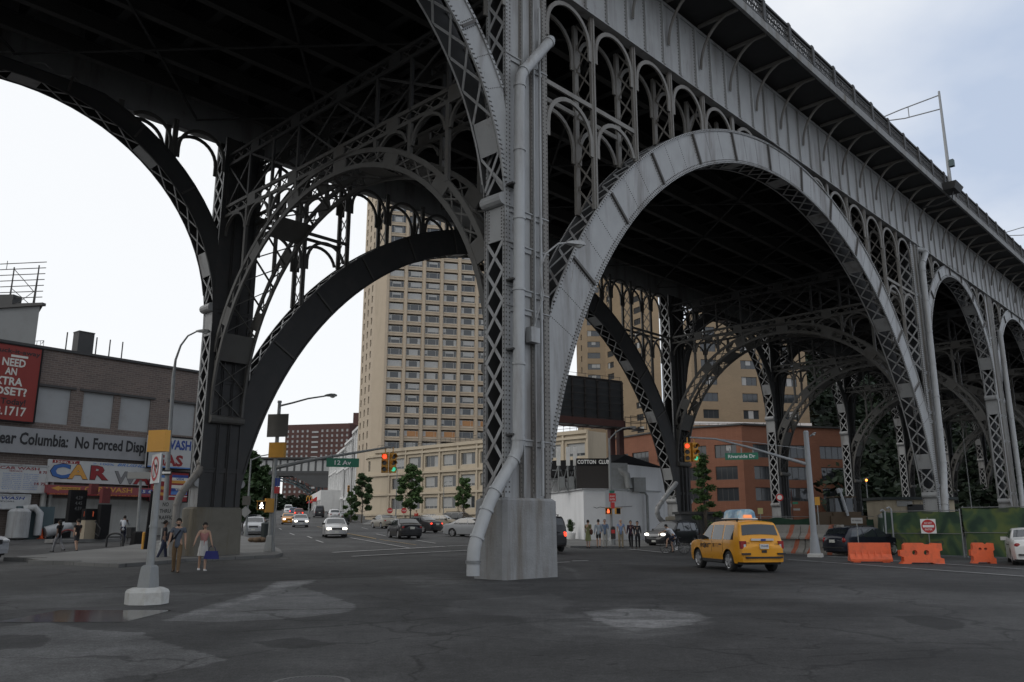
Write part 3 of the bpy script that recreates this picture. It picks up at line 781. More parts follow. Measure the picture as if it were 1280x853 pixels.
drain([(d4 - .3, T0 - .4, 18.2), (d4 - .3, T0 - .4, 5.3), (d4 - 1.0, T0 - .5, 2.6), (d4 - 1.0, T0 - .5, 0)], .2)
e0 = PIERS[2][0]
drain([(.62, U0 + .35, 4.6), (.58, U0 + .1, 4.2), (-.42, U0 + .1, 2.85), (-.42, U0 + .1, .1)], .17, 'steel_br')
e1 = PIERS[3][0]
drain([(e1 - .2, U0 - .1, 5.0), (39.2, 19.9, 3.6), (38.2, 19.9, 2.8), (38.4, 19.9, 2.2), (40.1, 19.9, 1.2), (40.1, 19.9, .1)], .18, 'steel')
# ------------------------------------------------------------------ buildings
def wgrid(mb, A, B, z0, z1, holes, depth=.25, out=0.0, mi=0):
    """wall from A to B (2-D, seen with the outside on the right-hand side of A->B ... n) with rectangular holes (u0,u1,v0,v1); reveals of given depth"""
    A, B = Vector(A), Vector(B); d = (B - A); L = d.length; d /= L; n = Vector((d.y, -d.x))
    us = sorted(set([0, L] + [h for q in holes for h in q[:2]])); vs = sorted(set([z0, z1] + [h for q in holes for h in q[2:4]]))
    def P(u, z, k=0): p = A + d * u - n * k; return Vector((p.x, p.y, z))
    for i in range(len(us) - 1):
        um = (us[i] + us[i + 1]) / 2; hs = [q for q in holes if q[0] < um < q[1]]
        j = 0
        while j < len(vs) - 1:
            vm = (vs[j] + vs[j + 1]) / 2
            if any(q[2] < vm < q[3] for q in hs): j += 1; continue
            k = j + 1
            while k < len(vs) - 1 and not any(q[2] < (vs[k] + vs[k + 1]) / 2 < q[3] for q in hs): k += 1
            mb.quad(P(us[i], vs[j]), P(us[i + 1], vs[j]), P(us[i + 1], vs[k]), P(us[i], vs[k]), mi); j = k
    for (a, b, c, e) in holes:
        mb.quad(P(a, c), P(b, c), P(b, c, depth), P(a, c, depth), mi); mb.quad(P(a, e), P(b, e), P(b, e, depth), P(a, e, depth), mi)
        mb.quad(P(a, c), P(a, e), P(a, e, depth), P(a, c, depth), mi); mb.quad(P(b, c), P(b, e), P(b, e, depth), P(b, c, depth), mi)
    return P, d, n
_wm = {}
def window_meshes(key, w, h, frame_mat, divs, fw=.07, pane_mats=(), sill=True):
    """local: x along wall centred, y outward = -y, z up from hole bottom"""
    if key in _wm: return _wm[key]
    mb = MB()
    mb.box(-w / 2, w / 2, -.02, .05, 0, fw); mb.box(-w / 2, w / 2, -.02, .05, h - fw, h)
    mb.box(-w / 2, -w / 2 + fw, -.02, .05, fw, h - fw); mb.box(w / 2 - fw, w / 2, -.02, .05, fw, h - fw)
    for f in divs: mb.box(-w / 2 + w * f - fw / 2, -w / 2 + w * f + fw / 2, -.018, .045, fw, h - fw)
    me_f = mesh_of(mb, 'window', [frame_mat])
    panes = []
    for pm in pane_mats:
        b = MB(); b.box(-w / 2 + fw * .5, w / 2 - fw * .5, .0, .03, fw * .5, h - fw * .5)
        if pm[1]:
            xs = [-w / 2 + fw] + [-w / 2 + w * f for f in divs] + [w / 2 - fw]; xs = sorted(xs)
            for i in pm[1]:
                if i < len(xs) - 1: b.box(xs[i] + fw / 2, xs[i + 1] - fw / 2, -.012, -.002, h * pm[2] + fw, h - fw, 1)
        panes.append(mesh_of(b, 'pane', [MT['glass'] if pm[0] is None else pm[0], MT['curtain']]))
    _wm[key] = (me_f, panes); return _wm[key]
def mesh_of(mb, name, mats):
    me = bpy.data.meshes.new(name); me.from_pydata([tuple(v) for v in mb.v], [], mb.f)
    for m in mats: me.materials.append(m)
    if len(mats) > 1: me.polygons.foreach_set('material_index', mb.m)
    b = bmesh.new(); b.from_mesh(me); bmesh.ops.recalc_face_normals(b, faces=b.faces); b.to_mesh(me); b.free()
    return me
def put_windows(bld, P, d, holes, meshes, depth=.2, pick=None):
    ang = math.atan2(d.y, d.x)
    for k, (a, b, c, e) in enumerate(holes):
        f, panes = meshes; w = inst('window', f, bld, P((a + b) / 2, c, depth), ang)
        j = pick(k) if pick else random.randrange(len(panes))
        inst('pane', panes[j], w, P((a + b) / 2, c, depth), ang)
MT['curtain'] = M('window_curtain', (.36, .365, .36), .9, 0, .15, 2)
MT['beige'] = M('beige_precast', (.44, .365, .275), .85, 0, .06, .6, bump=.05, dirt=(.24, .2, .15), dirt_amt=.5, dscale=.35, streak=True)
MT['beige2'] = M('cream_concrete', (.47, .40, .30), .85, 0, .05, .5, dirt=(.25, .21, .155), dirt_amt=.5, dscale=.4, streak=True)
MT['litpane'] = M('lit_window', (.20, .10, .04), .3, 0, .5, .9, emit=(1, .46, .13), estr=.08)
MT['alum'] = M('window_aluminium', (.40, .39, .36), .5, .2, .05, 4)
MT['darkframe'] = M('dark_window_frame', (.05, .05, .05), .5)
def poly_roof(mb, pts, z, mi=0): mb.add([(p[0], p[1], z) for p in pts], [tuple(range(len(pts)))], mi)
def plain_walls(mb, pts, z0, z1, skip=(), mi=0):
    for i in range(len(pts)):
        if i in skip: continue
        a, b = pts[i], pts[(i + 1) % len(pts)]; mb.quad((*a, z0), (*b, z0), (*b, z1), (*a, z1), mi)
def xy(px, Y): p = ray(px, HORIZON); p = p * (Y / p.y); return Vector((p.x, Y))
# ---- tall beige tower behind the middle column
def tower():
    A = xy(474, 192); az = R(76); d = Vector((math.sin(az), math.cos(az))); back = Vector((-d.y, d.x))
    pitch, fl, n = 4.42, 2.80, 6; W = pitch * n; z0 = gz(A.x, A.y) - .5; H = 104
    B = A + d * W
    t = empty('apartment_tower', (A.x, A.y, z0), math.atan2(d.y, d.x), 'tall beige tower with deep gridded window bays behind the near column', 'building')
    mb = MB(); nf = 34; zb = 18.4
    holes = [(pitch * c + .55, pitch * (c + 1) - .35, zb + fl * f + .55, zb + fl * f + fl - .30) for c in range(n) for f in range(nf)]
    P, _, nn = wgrid(mb, A, B, z0, H + 12, holes, .34)
    for c in range(n + 1):                                # vertical piers stand proud of the bays
        u = pitch * c + .1; p = P(u, 0)
        mb.obox((P(u, zb - 1, -.14).x, P(u, zb - 1, -.14).y, zb - 1), .62, .3, H + 10 - zb, math.atan2(d.y, d.x))
    # splayed bottom sill of every bay
    for (a, b, c_, e) in holes:
        mb.hexa([P(a, c_ - .22, -.10), P(b, c_ - .22, -.10), P(b, c_ - .22, .3), P(a, c_ - .22, .3)], [P(a, c_ - .02, -.02), P(b, c_ - .02, -.02), P(b, c_ + .1, .3), P(a, c_ + .1, .3)])
    # left return: chamfer and a side with small windows
    C = A - d * 2.6 + back * 3.0; D = C - d * 2.2 + back * 11; E = B + back * 16
    wgrid(mb, C, A, z0, H + 12, [], .2)
    sh = [(u, u + 1.1, zb + fl * f + .6, zb + fl * f + fl - .5) for u in (1.2, 4.6, 8) for f in range(nf)]
    P2, d2, _ = wgrid(mb, D, C, z0, H + 12, sh, .3)
    plain_walls(mb, [tuple(B), tuple(E), tuple(D)], z0, H + 12, skip=(2,)); poly_roof(mb, [D, C, A, B, E], H + 12)
    mb.build('wall', MT['beige'], t)
    panes = [(None, (0, 2), .0), (None, (1,), .0), (None, (0,), .3), (None, (), 0), (None, (1, 2), .2), (MT['litpane'], (0,), .1), (None, (0, 1, 2), .0), (None, (1,), .55)]
    ms = window_meshes('tower', 3.4, 1.45, MT['alum'], (.2, .8), .07, panes)
    vis = [h for h in holes if h[3] < 86]
    zone = []
    for h in holes:
        r = round((h[2] - zb - .55) / fl); zone.append(r)
    main = [(h, r) for h, r in zip(holes, zone) if r < 17][:100]
    rest = [h for h, r in zip(holes, zone) if r >= 17]
    rnd = random.Random(3)
    def pick(k):
        h, r = main[k]; c = int(h[0] / pitch)
        if (r, c) in ((2, 4), (2, 5), (1, 1), (1, 2), (1, 3)): return 5
        return rnd.choice([0, 0, 1, 2, 3, 3, 4, 6, 7])
    hs = [(h[0] + .05, h[1] - .05, h[2] + .12, h[3]) for h, r in main]
    put_windows(t, P, d, hs, ms, .26, pick)
    mb2 = MB()
    for h in rest + []:
        p = [P(h[0] + .05, h[2] + .12, .3), P(h[1] - .05, h[2] + .12, .3), P(h[1] - .05, h[3], .3), P(h[0] + .05, h[3], .3)]
        mb2.quad(*p, 0)
        if rnd.random() < .5:
            a = P(h[0] + .9, h[2] + .2, .28); b = P(h[1] - .9, h[2] + .2, .28); mb2.quad(a, b, b + Vector((0, 0, 1.3)), a + Vector((0, 0, 1.3)), 1)
        for u in (h[0] + .7, h[1] - .75): mb2.quad(P(u, h[2] + .12, .27), P(u + .09, h[2] + .12, .27), P(u + .09, h[3], .27), P(u, h[3], .27), 2)
    tag(mb2.build('upper_window', [MT['glass'], MT['curtain'], MT['alum']], t), kind='stuff')
    mb3 = MB()
    for h in sh: mb3.quad(P2(h[0], h[2], .28), P2(h[1], h[2], .28), P2(h[1], h[3], .28), P2(h[0], h[3], .28))
    tag(mb3.build('side_window', MT['glass'], t), kind='stuff')
tower()
# ---- four-storey cream block in front of it, one long straight wall with a rounded left end
def cream_block():
    A = xy(737, 110.5); B = xy(466, 143.0); d = (A - B).normalized(); L = (A - B).length; back = Vector((-d.y, d.x))
    gb = gz(B.x, B.y); z0 = -1.0; fl = 3.28; H = 14.0
    t = empty('office_block', (B.x, B.y, gb), math.atan2(d.y, d.x), 'low cream concrete block with strip windows and a rounded end below the tower', 'building')
    mb = MB(); n = 11; pitch = L / n; holes = []; base = 3.35
    for f in range(3):
        for c in range(n):
            if c == 0: continue
            holes.append((pitch * c + .55, pitch * (c + 1) - .55, base + fl * f + .75, base + fl * f + 2.55))
    g = [(pitch * c + .4, pitch * (c + 1) - .4, 1.75, 2.6) for c in range(1, n)]
    P, _, nn = wgrid(mb, B, A, z0, H, holes + g, .35)
    ang = math.atan2(d.y, d.x)
    for c in range(1, n + 1):
        p = P(pitch * c, z0, -.1); mb.obox((p.x, p.y, z0), .3, .26, H - z0 + .12, ang)
    for f in range(4):
        z = base + fl * f - .05
        a, b = P(0, z, -.17), P(L, z, -.17); mb.bar(a, b, .22, .34); 
    a, b = P(0, H - .1, -.1), P(L, H - .1, -.1); mb.bar(a, b, .4, .5)
    # rounded left end
    N = 9; cen = B + back * 7; ang_p = []
    for k in range(N + 1):
        th = math.pi * .5 * k / N * 1.15
        v = (-back) * math.cos(th) * 7 + (-d) * math.sin(th) * 7; ang_p.append(cen + v)
    wr = []
    for k in range(N):
        a_, b_ = ang_p[k + 1], ang_p[k]; l_ = (b_ - a_).length
        hh = [(.18, l_ - .18, base + fl * f + .75, base + fl * f + 2.55) for f in range(3)] if k % 2 else []
        Pq, dq, _ = wgrid(mb, a_, b_, z0, H, hh, .3); wr.append((Pq, dq, hh, l_))
        for f in range(4):
            z = base + fl * f - .05; mb.bar(Pq(0, z, -.17), Pq(l_, z, -.17), .22, .34)
    pts = [A, A + back * 4, ang_p[-1] + back * 22, *ang_p[::-1]]
    plain_walls(mb, [tuple(p) for p in pts], z0, H, skip=range(2, len(pts)))
    poly_roof(mb, pts, H - .3)
    mb.build('wall', MT['beige2'], t)
    ms = window_meshes('cream', pitch - 1.1, 1.8, MT['alum'], (.33, .67), .08, [(None, (0, 1), .1), (None, (1,), 0), (None, (), 0), (None, (0, 1, 2), .2), (None, (2,), 0)])
    put_windows(t, P, d, holes, ms, .25)
    gm = window_meshes('creamg', pitch - .8, .85, MT['darkframe'], (.25, .5, .75), .07, [(None, (), 0)])
    put_windows(t, P, d, g, gm, .25)
    ms2 = window_meshes('creamr', wr[1][3] - .36, 1.8, MT['alum'], (.5,), .08, [(None, (0,), .1), (None, (), 0)])
    for Pq, dq, hh, l_ in wr:
        if hh: put_windows(t, Pq, dq, hh, ms2, .22)
    rl = MB()                                            # railing on the roof edge
    for k in range(0, 40):
        p = P(L * k / 40, H + .1, .5); rl.bar(p, p + Vector((0, 0, 1)), .05, .05)
    for z in (.6, 1.05): rl.bar(P(0, H + z, .5), P(L, H + z, .5), .05, .05)
    rl.build('roof_railing', MT['darkframe'], t)
cream_block()
# ---- white loft building up the street
def white_loft():
    az = R(-17); d = Vector((math.sin(az), math.cos(az))); A = xy(450, 214); L = 100
    back = Vector((d.y, -d.x)); B = A + d * L; g0 = gz(A.x, A.y) - .3
    t = empty('loft_building', (A.x, A.y, g0), 0, 'white painted loft building with tall pilasters further up the street', 'building')
    mb = MB(); W2 = MB()
    hts = [(0, 22, 23.5), (22, 42, 22), (42, 70, 21.0), (70, L, 20.5)]
    for (u0, u1, h) in hts:
        a, b = A + d * u0, A + d * u1; zt = g0 + h; n = 4; p = (u1 - u0) / n
        zb = g0 + u0 * .026
        hs = [(p * c + .9, p * (c + 1) - .9, zb + 5.2 , zb + 12.6) for c in range(n)] + [(p * c + .5, p * (c + 1) - .5, zb + .6, zb + 3.6) for c in range(n)]
        if h > 20: hs += [(p * c + 1.2, p * (c + 1) - 1.2, zb + 14.6, zb + 16.6) for c in range(n)]
        P, _, nn = wgrid(mb, b, a, g0 - 1, zt, [(p * n - q[1], p * n - q[0], q[2], q[3]) for q in hs], .5)
        for q in hs: W2.quad(P(p * n - q[1], q[2], .4), P(p * n - q[0], q[2], .4), P(p * n - q[0], q[3], .4), P(p * n - q[1], q[3], .4))
        for c in range(n + 1): pp = P(p * c, g0, -.2); mb.obox((pp.x, pp.y, g0), .9, .5, h - .6, math.atan2(d.y, d.x))
        mb.bar(P(0, zt - .4, -.35), P(u1 - u0, zt - .4, -.35), .7, .7); mb.bar(P(0, zb + 13.4, -.25), P(u1 - u0, zb + 13.4, -.25), .5, .5); mb.bar(P(0, zb + 4.4, -.25), P(u1 - u0, zb + 4.4, -.25), .5, .6)
        plain_walls(mb, [tuple(a), tuple(b), tuple(b + back * 25), tuple(a + back * 25)], g0 - 1, zt, skip=(0,))
        poly_roof(mb, [a, b, b + back * 25, a + back * 25], zt - .2)
    mb.build('wall', MT['white_old'], t); tag(W2.build('window_band', MT['glass'], t), kind='stuff')
MT['white_old'] = M('white_weathered_stone', (.64, .64, .63), .85, 0, .08, .8, dirt=(.28, .27, .26), dirt_amt=.5, dscale=.4, streak=True)
white_loft()
# ---- restaurant row beyond: low shops with an arch sign and awnings
def low_shops():
    A = xy(399, 262); az = R(-17); d = Vector((math.sin(az), math.cos(az))); back = Vector((d.y, -d.x)); g = gz(A.x, A.y)
    t = empty('shop_row', (A.x, A.y, g), 0, 'low row of shops with red awnings and a yellow arch sign far up the street', 'building')
    B = A + d * 60; mb = MB(); hs = [(4 + 7 * c, 9 + 7 * c, g + 1, g + 3.6 ) for c in range(8)]
    P, _, n = wgrid(mb, B, A, g - 2, g + 6.5, hs, .4); plain_walls(mb, [tuple(A), tuple(B), tuple(B + back * 14), tuple(A + back * 14)], g - 2, g + 6.5, skip=(0,)); poly_roof(mb, [A, B, B + back * 14, A + back * 14], g + 6.4)
    mb.build('wall', MT['white_old'], t)
    for c in (2, 5): 
        b = MB(); b.hexa([P(4 + 7 * c, g + 3.4, -1.8), P(9 + 7 * c, g + 3.4, -1.8), P(9 + 7 * c, g + 3.4, 0), P(4 + 7 * c, g + 3.4, 0)], [P(4 + 7 * c, g + 3.8, -1.7), P(9 + 7 * c, g + 3.8, -1.7), P(9 + 7 * c, g + 5, 0), P(4 + 7 * c, g + 5, 0)]); b.build('awning', MT['red'], t)
    b = MB(); p = xy(385, 212); zz = gz(p.x, p.y)
    b.tube([(p.x, p.y, zz), (p.x, p.y, zz + 3.4)], .15, 6)
    for sx in (-1, 1):
        b.tube([(p.x + sx * (.36 - .36 * math.cos(math.pi * k / 10)), p.y, zz + 3.1 + 1.3 * math.sin(math.pi * k / 10)) for k in range(11)], .11, 6, 1)
    b.build('arch_sign', [MT['pole'], MT['yellow']], t)
low_shops()
# ---- brown brick housing slab far behind
def projects():
    t0 = xy(352, 430); t = empty('brick_housing_block', (t0.x, t0.y, 12), 0, 'dark red brick housing block with rows of small windows in the far distance', 'building')
    a, b, c = xy(350, 436), xy(432, 428), xy(452, 470)
    z0, H = 8, 53.5
    mb = MB(); hs = []
    L = (b - a).length; nf = 16
    for f in range(nf):
        for k in range(13):
            if k in (5, 6): continue
            u = L * (k + .5) / 13; hs.append((u - .62, u + .62, z0 + 2 + 2.62 * f, z0 + 3.35 + 2.62 * f))
    P, d, n = wgrid(mb, a, b, z0, H, hs, .25); back = Vector((-d.y, d.x))
    pts = [a, b, b + back * 12, a + back * 12]; plain_walls(mb, [tuple(p) for p in pts], z0, H, skip=(0,)); poly_roof(mb, pts, H)
    b2 = xy(430, 440); c2 = xy(470, 436); P3, d3, _ = wgrid(mb, b2, c2, z0, H + 1.5, [], .2); pts = [b2, c2, c2 + back * 14, b2 + back * 14]; plain_walls(mb, [tuple(p) for p in pts], z0, H + 1.5, skip=(0,)); poly_roof(mb, pts, H + 1.5)
    q = xy(458, 444); mb.obox((q.x, q.y, H), 17, 9, 7, 0)
    mb.build('wall', MT['brick_far'], t)
    w = MB()
    for h in hs: w.quad(P(h[0], h[2], .2), P(h[1], h[2], .2), P(h[1], h[3], .2), P(h[0], h[3], .2))
    tag(w.build('window_grid', MT['curtain'], t), kind='stuff')
    bal = MB()
    for f in range(nf): bal.bar(P(L * .42, z0 + 2 + 2.62 * f, -.1), P(L * .52, z0 + 2 + 2.62 * f, -.1), .3, .9)
    tag(bal.build('balcony_panel', MT['curtain'], t), kind='stuff')
MT['brick_far'] = brick('dark_red_brick_far', (.10, .054, .048), (.084, .047, .042), (.11, .07, .06), .6, .2, .9, (.08, .04, .035), .4)
projects()
# ---- elevated railway over the far street, steel arch with a station on it
def el_station():
    Y = 320; p = xy(370, Y); g = gz(p.x, p.y)
    t = empty('elevated_railway', (p.x, p.y, g), 0, 'dark steel elevated railway and station bridging the street in the distance', 'railway bridge')
    xa, xb = xy(285, Y).x, xy(416, Y).x
    zd = at(370, 594, Y).z; zt = at(370, 578, Y).z
    mb = MB(); mb.box(xa, xb, Y - 4, Y + 6, zd - .6, zd + .6); mb.build('deck_girder', MT['steel_dk'], t)
    s = MB(); s.box(xa, xb, Y - 3.5, Y + 5.5, zd + .6, zt + 1.0); s.box(xa - 1, xb + 1, Y - 4.6, Y + 6.4, zt + 1.0, zt + 1.6, 1); s.build('station_house', [MT['el_wall'], MT['steel_dk']], t)
    w = MB()
    k = xa + 1
    while k < xb - 2: w.box(k, k + 1.9, Y - 3.58, Y - 3.5, zd + 1.3, zt + .4); k += 2.7
    tag(w.build('window_row', MT['curtain'], t), kind='stuff')
    a = MB()
    for yy in (Y - 3, Y + 4):
        N = 16
        cx = (xa + xb) / 2 - 4; w_ = 17
        for j in range(N):
            A, B = math.pi * j / N, math.pi * (j + 1) / N
            f = lambda th, r: Vector((cx + (w_ + r) * math.cos(th), yy, g + (zd - g - 2.0 + r * .6) * math.sin(th)))
            a.bar(f(A, 0), f(B, 0), .4, .5); a.bar(f(A, 1.6), f(B, 1.6), .3, .4); a.bar(f(A, 0), f(B, 1.6), .15, .2)
            p_ = f(A, 1.6); a.bar(p_, (p_.x, yy, zd - .6), .3, .3)
    a.build('steel_arch', MT['el_blue'], t)
    st = MB(); x0 = xy(392, Y - 8).x                      # sloping stair house on the right
    st.hexa([(x0, Y - 9, zd - 5), (x0 + 16, Y - 9, zd - 5.4), (x0 + 16, Y - 5, zd - 5.4), (x0, Y - 5, zd - 5)][:4], [(x0 - 9, Y - 9, zd - .7), (x0 + 16, Y - 9, zd - .7), (x0 + 16, Y - 5, zd - .7), (x0 - 9, Y - 5, zd - .7)]); st.build('stair_house', MT['el_wall'], t)
MT['el_wall'] = M('station_panel', (.06, .062, .064), .7, 0, .1, .3)
MT['el_blue'] = M('blue_grey_steel', (.06, .09, .10), .7, 0, .1, .5)
el_station()
# ---- car wash: old brick warehouse on the left with its signs
CW_P = xy(175, 70); CW_AZ = R(38); CW_D = Vector((math.sin(CW_AZ), math.cos(CW_AZ))); CW_N = Vector((CW_D.y, -CW_D.x))
def cwp(u, z, k=0): p = CW_P + CW_D * u + CW_N * k; return Vector((p.x, p.y, z))
def cw_uz(px, py, k=0.0):
    q = onplane(px, py, (CW_P.x + CW_N.x * k, CW_P.y + CW_N.y * k, 0), Vector((CW_N.x, CW_N.y, 0))); v = Vector((q.x, q.y)) - CW_P
    return v.dot(CW_D), q.z
MT['cw_brick'] = brick('sooty_brown_brick', (.165, .125, .108), (.12, .092, .082), (.20, .18, .165), .5, .17, .9, (.10, .09, .085), .55, .02)
MT['cw_white'] = M('whitewashed_wall', (.30, .30, .285), .9, 0, .1, 1.5, bump=.2, dirt=(.14, .13, .12), dirt_amt=.7, dscale=.9, streak=True)
MT['board'] = M('grey_window_board', (.30, .31, .315), .8, 0, .05, 2, dirt=(.2, .19, .18), dirt_amt=.4, dscale=1)
def carwash():
    g = gz(CW_P.x, CW_P.y)
    ang = math.atan2(CW_D.y, CW_D.x)
    t = empty('brick_warehouse', (CW_P.x, CW_P.y, g), ang, 'three storey sooty brick warehouse with boarded windows above a car wash', 'building')
    u0, u1 = -30, cw_uz(262, 470)[0]; zt = (cw_uz(60, 436)[1] + cw_uz(240, 465)[1]) / 2
    mb = MB(); wins = []
    for (xa, ya, xb, yb) in ((48, 470, 87, 508), (107, 477, 141, 514), (153, 483, 187, 521), (216, 489, 243, 527), (-40, 462, 0, 500)):
        a, z1 = cw_uz(xa, ya); b, z0 = cw_uz(xb, yb); wins.append((a, b, 9.3, 12.1))
    low = [(a - .3, b + .4, 7.0, 7.9) for a, b, _, _ in wins[:3]]
    H = [(q[0] - u0, q[1] - u0, q[2], q[3]) for q in wins]
    A = CW_P + CW_D * u0; B = CW_P + CW_D * u1; back = -CW_N
    P, d, n = wgrid(mb, A, B, -1, zt, H, .35)
    pts = [A, B, B + back * 40, A + back * 40]
    plain_walls(mb, [tuple(p) for p in pts], -1, zt, skip=(0,)); poly_roof(mb, pts, zt - .3)
    mb.build('wall', MT['cw_brick'], t)
    for q in wins:
        w = MB(); w.hexa([cwp(q[0], q[2], -.12), cwp(q[1], q[2], -.12), cwp(q[1], q[2], -.3), cwp(q[0], q[2], -.3)], [cwp(q[0], q[3], -.12), cwp(q[1], q[3], -.12), cwp(q[1], q[3], -.3), cwp(q[0], q[3], -.3)])
        wo_ = w.build('window', MT['board'], t)
        s = MB(); s.hexa([cwp(q[0] - .35, q[3] + .02, .1), cwp(q[1] + .35, q[3] + .02, .1), cwp(q[1] + .35, q[3] + .02, -.1), cwp(q[0] - .35, q[3] + .02, -.1)], [cwp(q[0] - .35, q[3] + .2, .1), cwp(q[1] + .35, q[3] + .2, .1), cwp(q[1] + .35, q[3] + .2, -.1), cwp(q[0] - .35, q[3] + .2, -.1)]); s.build('lintel', MT['steel_dk'], wo_)
    for q in low:
        s = MB(); s.hexa([cwp(q[0], 7.75, .1), cwp(q[1], 7.75, .1), cwp(q[1], 7.75, -.05), cwp(q[0], 7.75, -.05)], [cwp(q[0], 7.92, .1), cwp(q[1], 7.92, .1), cwp(q[1], 7.92, -.05), cwp(q[0], 7.92, -.05)]); s.build('lintel', MT['steel_dk'], t)
    cp = MB(); cp.bar(cwp(u0, zt + .06, -.1), cwp(u1, zt + .06, -.1), .5, .2); cp.build('coping', MT['steel_dk'], t)
    # whitewashed ground floor
    gw = MB(); a, b = cw_uz(56, 640)[0], u1 - .02
    gw.hexa([cwp(a, -1, .12), cwp(b, -1, .12), cwp(b, -1, .004), cwp(a, -1, .004)], [cwp(a, 3.6, .12), cwp(b, 3.6, .12), cwp(b, 3.6, .004), cwp(a, 3.6, .004)]); gw.build('ground_floor_wall', MT['cw_white'], t)
    dr = MB(); a, b = cw_uz(66, 660)[0], cw_uz(88, 660)[0]
    dr.hexa([cwp(a, -.5, .16), cwp(b, -.5, .16), cwp(b, -.5, .125), cwp(a, -.5, .125)], [cwp(a, 2.1, .16), cwp(b, 2.1, .16), cwp(b, 2.1, .125), cwp(a, 2.1, .125)]); dr.build('door', MT['black'], t)
    ch = MB(); u = cw_uz(109, 440)[0]; p = cwp(u, zt - .4, -.9); ch.obox(p, 1.25, 1.0, 2.3, ang); ch.obox(p + Vector((0, 0, 2.3)), 1.3, 1.05, .1, ang); ch.build('chimney', MT['steel_dk'], t)
    for px in (85, 123, 140, 156):
        u = cw_uz(px, 440)[0]; m = MB(); p = cwp(u, zt - .2, -.5); m.tube([p, p + Vector((0, 0, 1.9))], .05, 6); m.build('vent_pipe', MT['steel_dk'], t)
    pp = MB(); u = cw_uz(50, 640)[0]
    for k, du in enumerate((0, .5)): pp.tube([cwp(u + du, .4, .3), cwp(u + du, 6.0, .3)], .14 if k else .22, 8)
    pp.build('downpipe', MT['cw_white'], t)
    # blower unit: tank, bent duct and slanting drum
    return t, zt
CW, CW_TOP = carwash()
def blower():
    u = cw_uz(14, 655)[0]; p = cwp(u, 0, 1.2); g = gz(p.x, p.y); p.z = g
    t = empty('blower_unit', p, 0, 'grey blower with tank and bent duct against the car wash wall', 'machine')
    m = MB(); m.lathe([(.5, 0), (.75, .15), (.75, 2.0), (.55, 2.2), (.001, 2.25)], 14, Matrix.Translation(p)); m.build('tank', MT['steel_lt'], t, smooth=40)
    d = MB(); q = cwp(u + 1.4, g, 1.2); d.tube([q + Vector((0, 0, .3)), q + Vector((0, 0, 1.9)), q + Vector((-.3, -.2, 2.3)), q + Vector((-.9, -.6, 2.2))], .27, 10); d.build('duct', MT['steel_lt'], t, smooth=40)
    d = MB(); a = cwp(u + 1.9, g + .5, 1.2); b = cwp(u + 3.7, g + 1.0, 1.2); d.tube([a, b], .42, 12); d.tube([a, a * .8 + b * .2], .3, 12); d.build('drum', MT['steel_lt'], t, smooth=40)
    d = MB(); d.obox(cwp(u + 1.3, g, .6), 2.6, .5, 2.4, math.atan2(CW_D.y, CW_D.x)); d.build('housing', MT['el_blue'], t)
blower()
def wall_sign(name, corners, k, mat, label, cat, thick=.08, frame=None, group=None, ua=None, ub=None):
    """flat sign on the warehouse wall; corners = (px,py) of top-left and bottom-right"""
    (xa, ya), (xb, yb) = corners
    a, z1 = cw_uz(xa, ya, k); b, z0 = cw_uz(xb, yb, k)
    a = a if ua is None else ua; b = b if ub is None else ub
    p = cwp((a + b) / 2, z0, k)
    t = empty(name, p, math.atan2(CW_D.y, CW_D.x), label, cat, group)
    m = MB(); m.hexa([cwp(a, z0, k), cwp(b, z0, k), cwp(b, z0, k - thick), cwp(a, z0, k - thick)], [cwp(a, z1, k), cwp(b, z1, k), cwp(b, z1, k - thick), cwp(a, z1, k - thick)])
    m.build('panel', mat, t)
    if frame:
        f = MB()
        for (u0, v0, u1, v1) in ((a, z0, b, z0), (a, z1, b, z1), (a, z0, a, z1), (b, z0, b, z1)): f.bar(cwp(u0, v0, k), cwp(u1, v1, k), .1, .1)
        f.build('frame', frame, t)
    W, Hh = b - a, z1 - z0
    def fr(u, v, e): return cwp(a + u, z0 + v, k + e)
    def txt(s, u, v, h, mat, w=None, al='LEFT', bold=.0, shear=0, e=.014):
        q = MB(); text_mesh(q, s, fr, h * Hh, u * W, v * Hh, 0, None if w is None else w * W, al, bold, e, shear); q.build('lettering', mat, t, fix=False)
    def rect(u0, v0, u1, v1, mat, nm='panel_field', e=.006):
        q = MB(); q.quad(fr(u0 * W, v0 * Hh, e), fr(u1 * W, v0 * Hh, e), fr(u1 * W, v1 * Hh, e), fr(u0 * W, v1 * Hh, e)); q.build(nm, mat, t, fix=False)
    return t, txt, rect, fr, W, Hh
MT['sign_white'] = M('sign_white', (.42, .43, .43), .6, 0, .05, 1, dirt=(.25, .24, .23), dirt_amt=.4, dscale=.7)
MT['banner'] = M('grey_banner', (.25, .255, .265), .7, 0, .04, 1, dirt=(.16, .16, .16), dirt_amt=.4, dscale=.6)
MT['bill_red'] = M('billboard_red', (.21, .022, .016), .6, 0, .08, 1)
MT['ink'] = M('black_lettering', (.012, .012, .014), .6)
MT['ink_white'] = M('white_lettering', (.55, .54, .5), .6)
MT['ink_blue'] = M('blue_lettering', (.02, .05, .22), .6)
MT['ink_lblue'] = M('light_blue_lettering', (.07, .17, .42), .6)
MT['ink_red'] = M('red_lettering', (.21, .014, .018), .6)
MT['ink_gold'] = M('gold_lettering', (.50, .25, .05), .6)
MT['awn'] = M('rose_awning', (.23, .055, .06), .7, 0, .08, 1)
# storage advertisement
t, txt, rect, fr, W, Hh = wall_sign('billboard', ((-45, 421), (42, 529)), .25, MT['bill_red'], 'red storage billboard asking NEED AN EXTRA CLOSET? on the brick wall', 'billboard', .2, MT['black'])
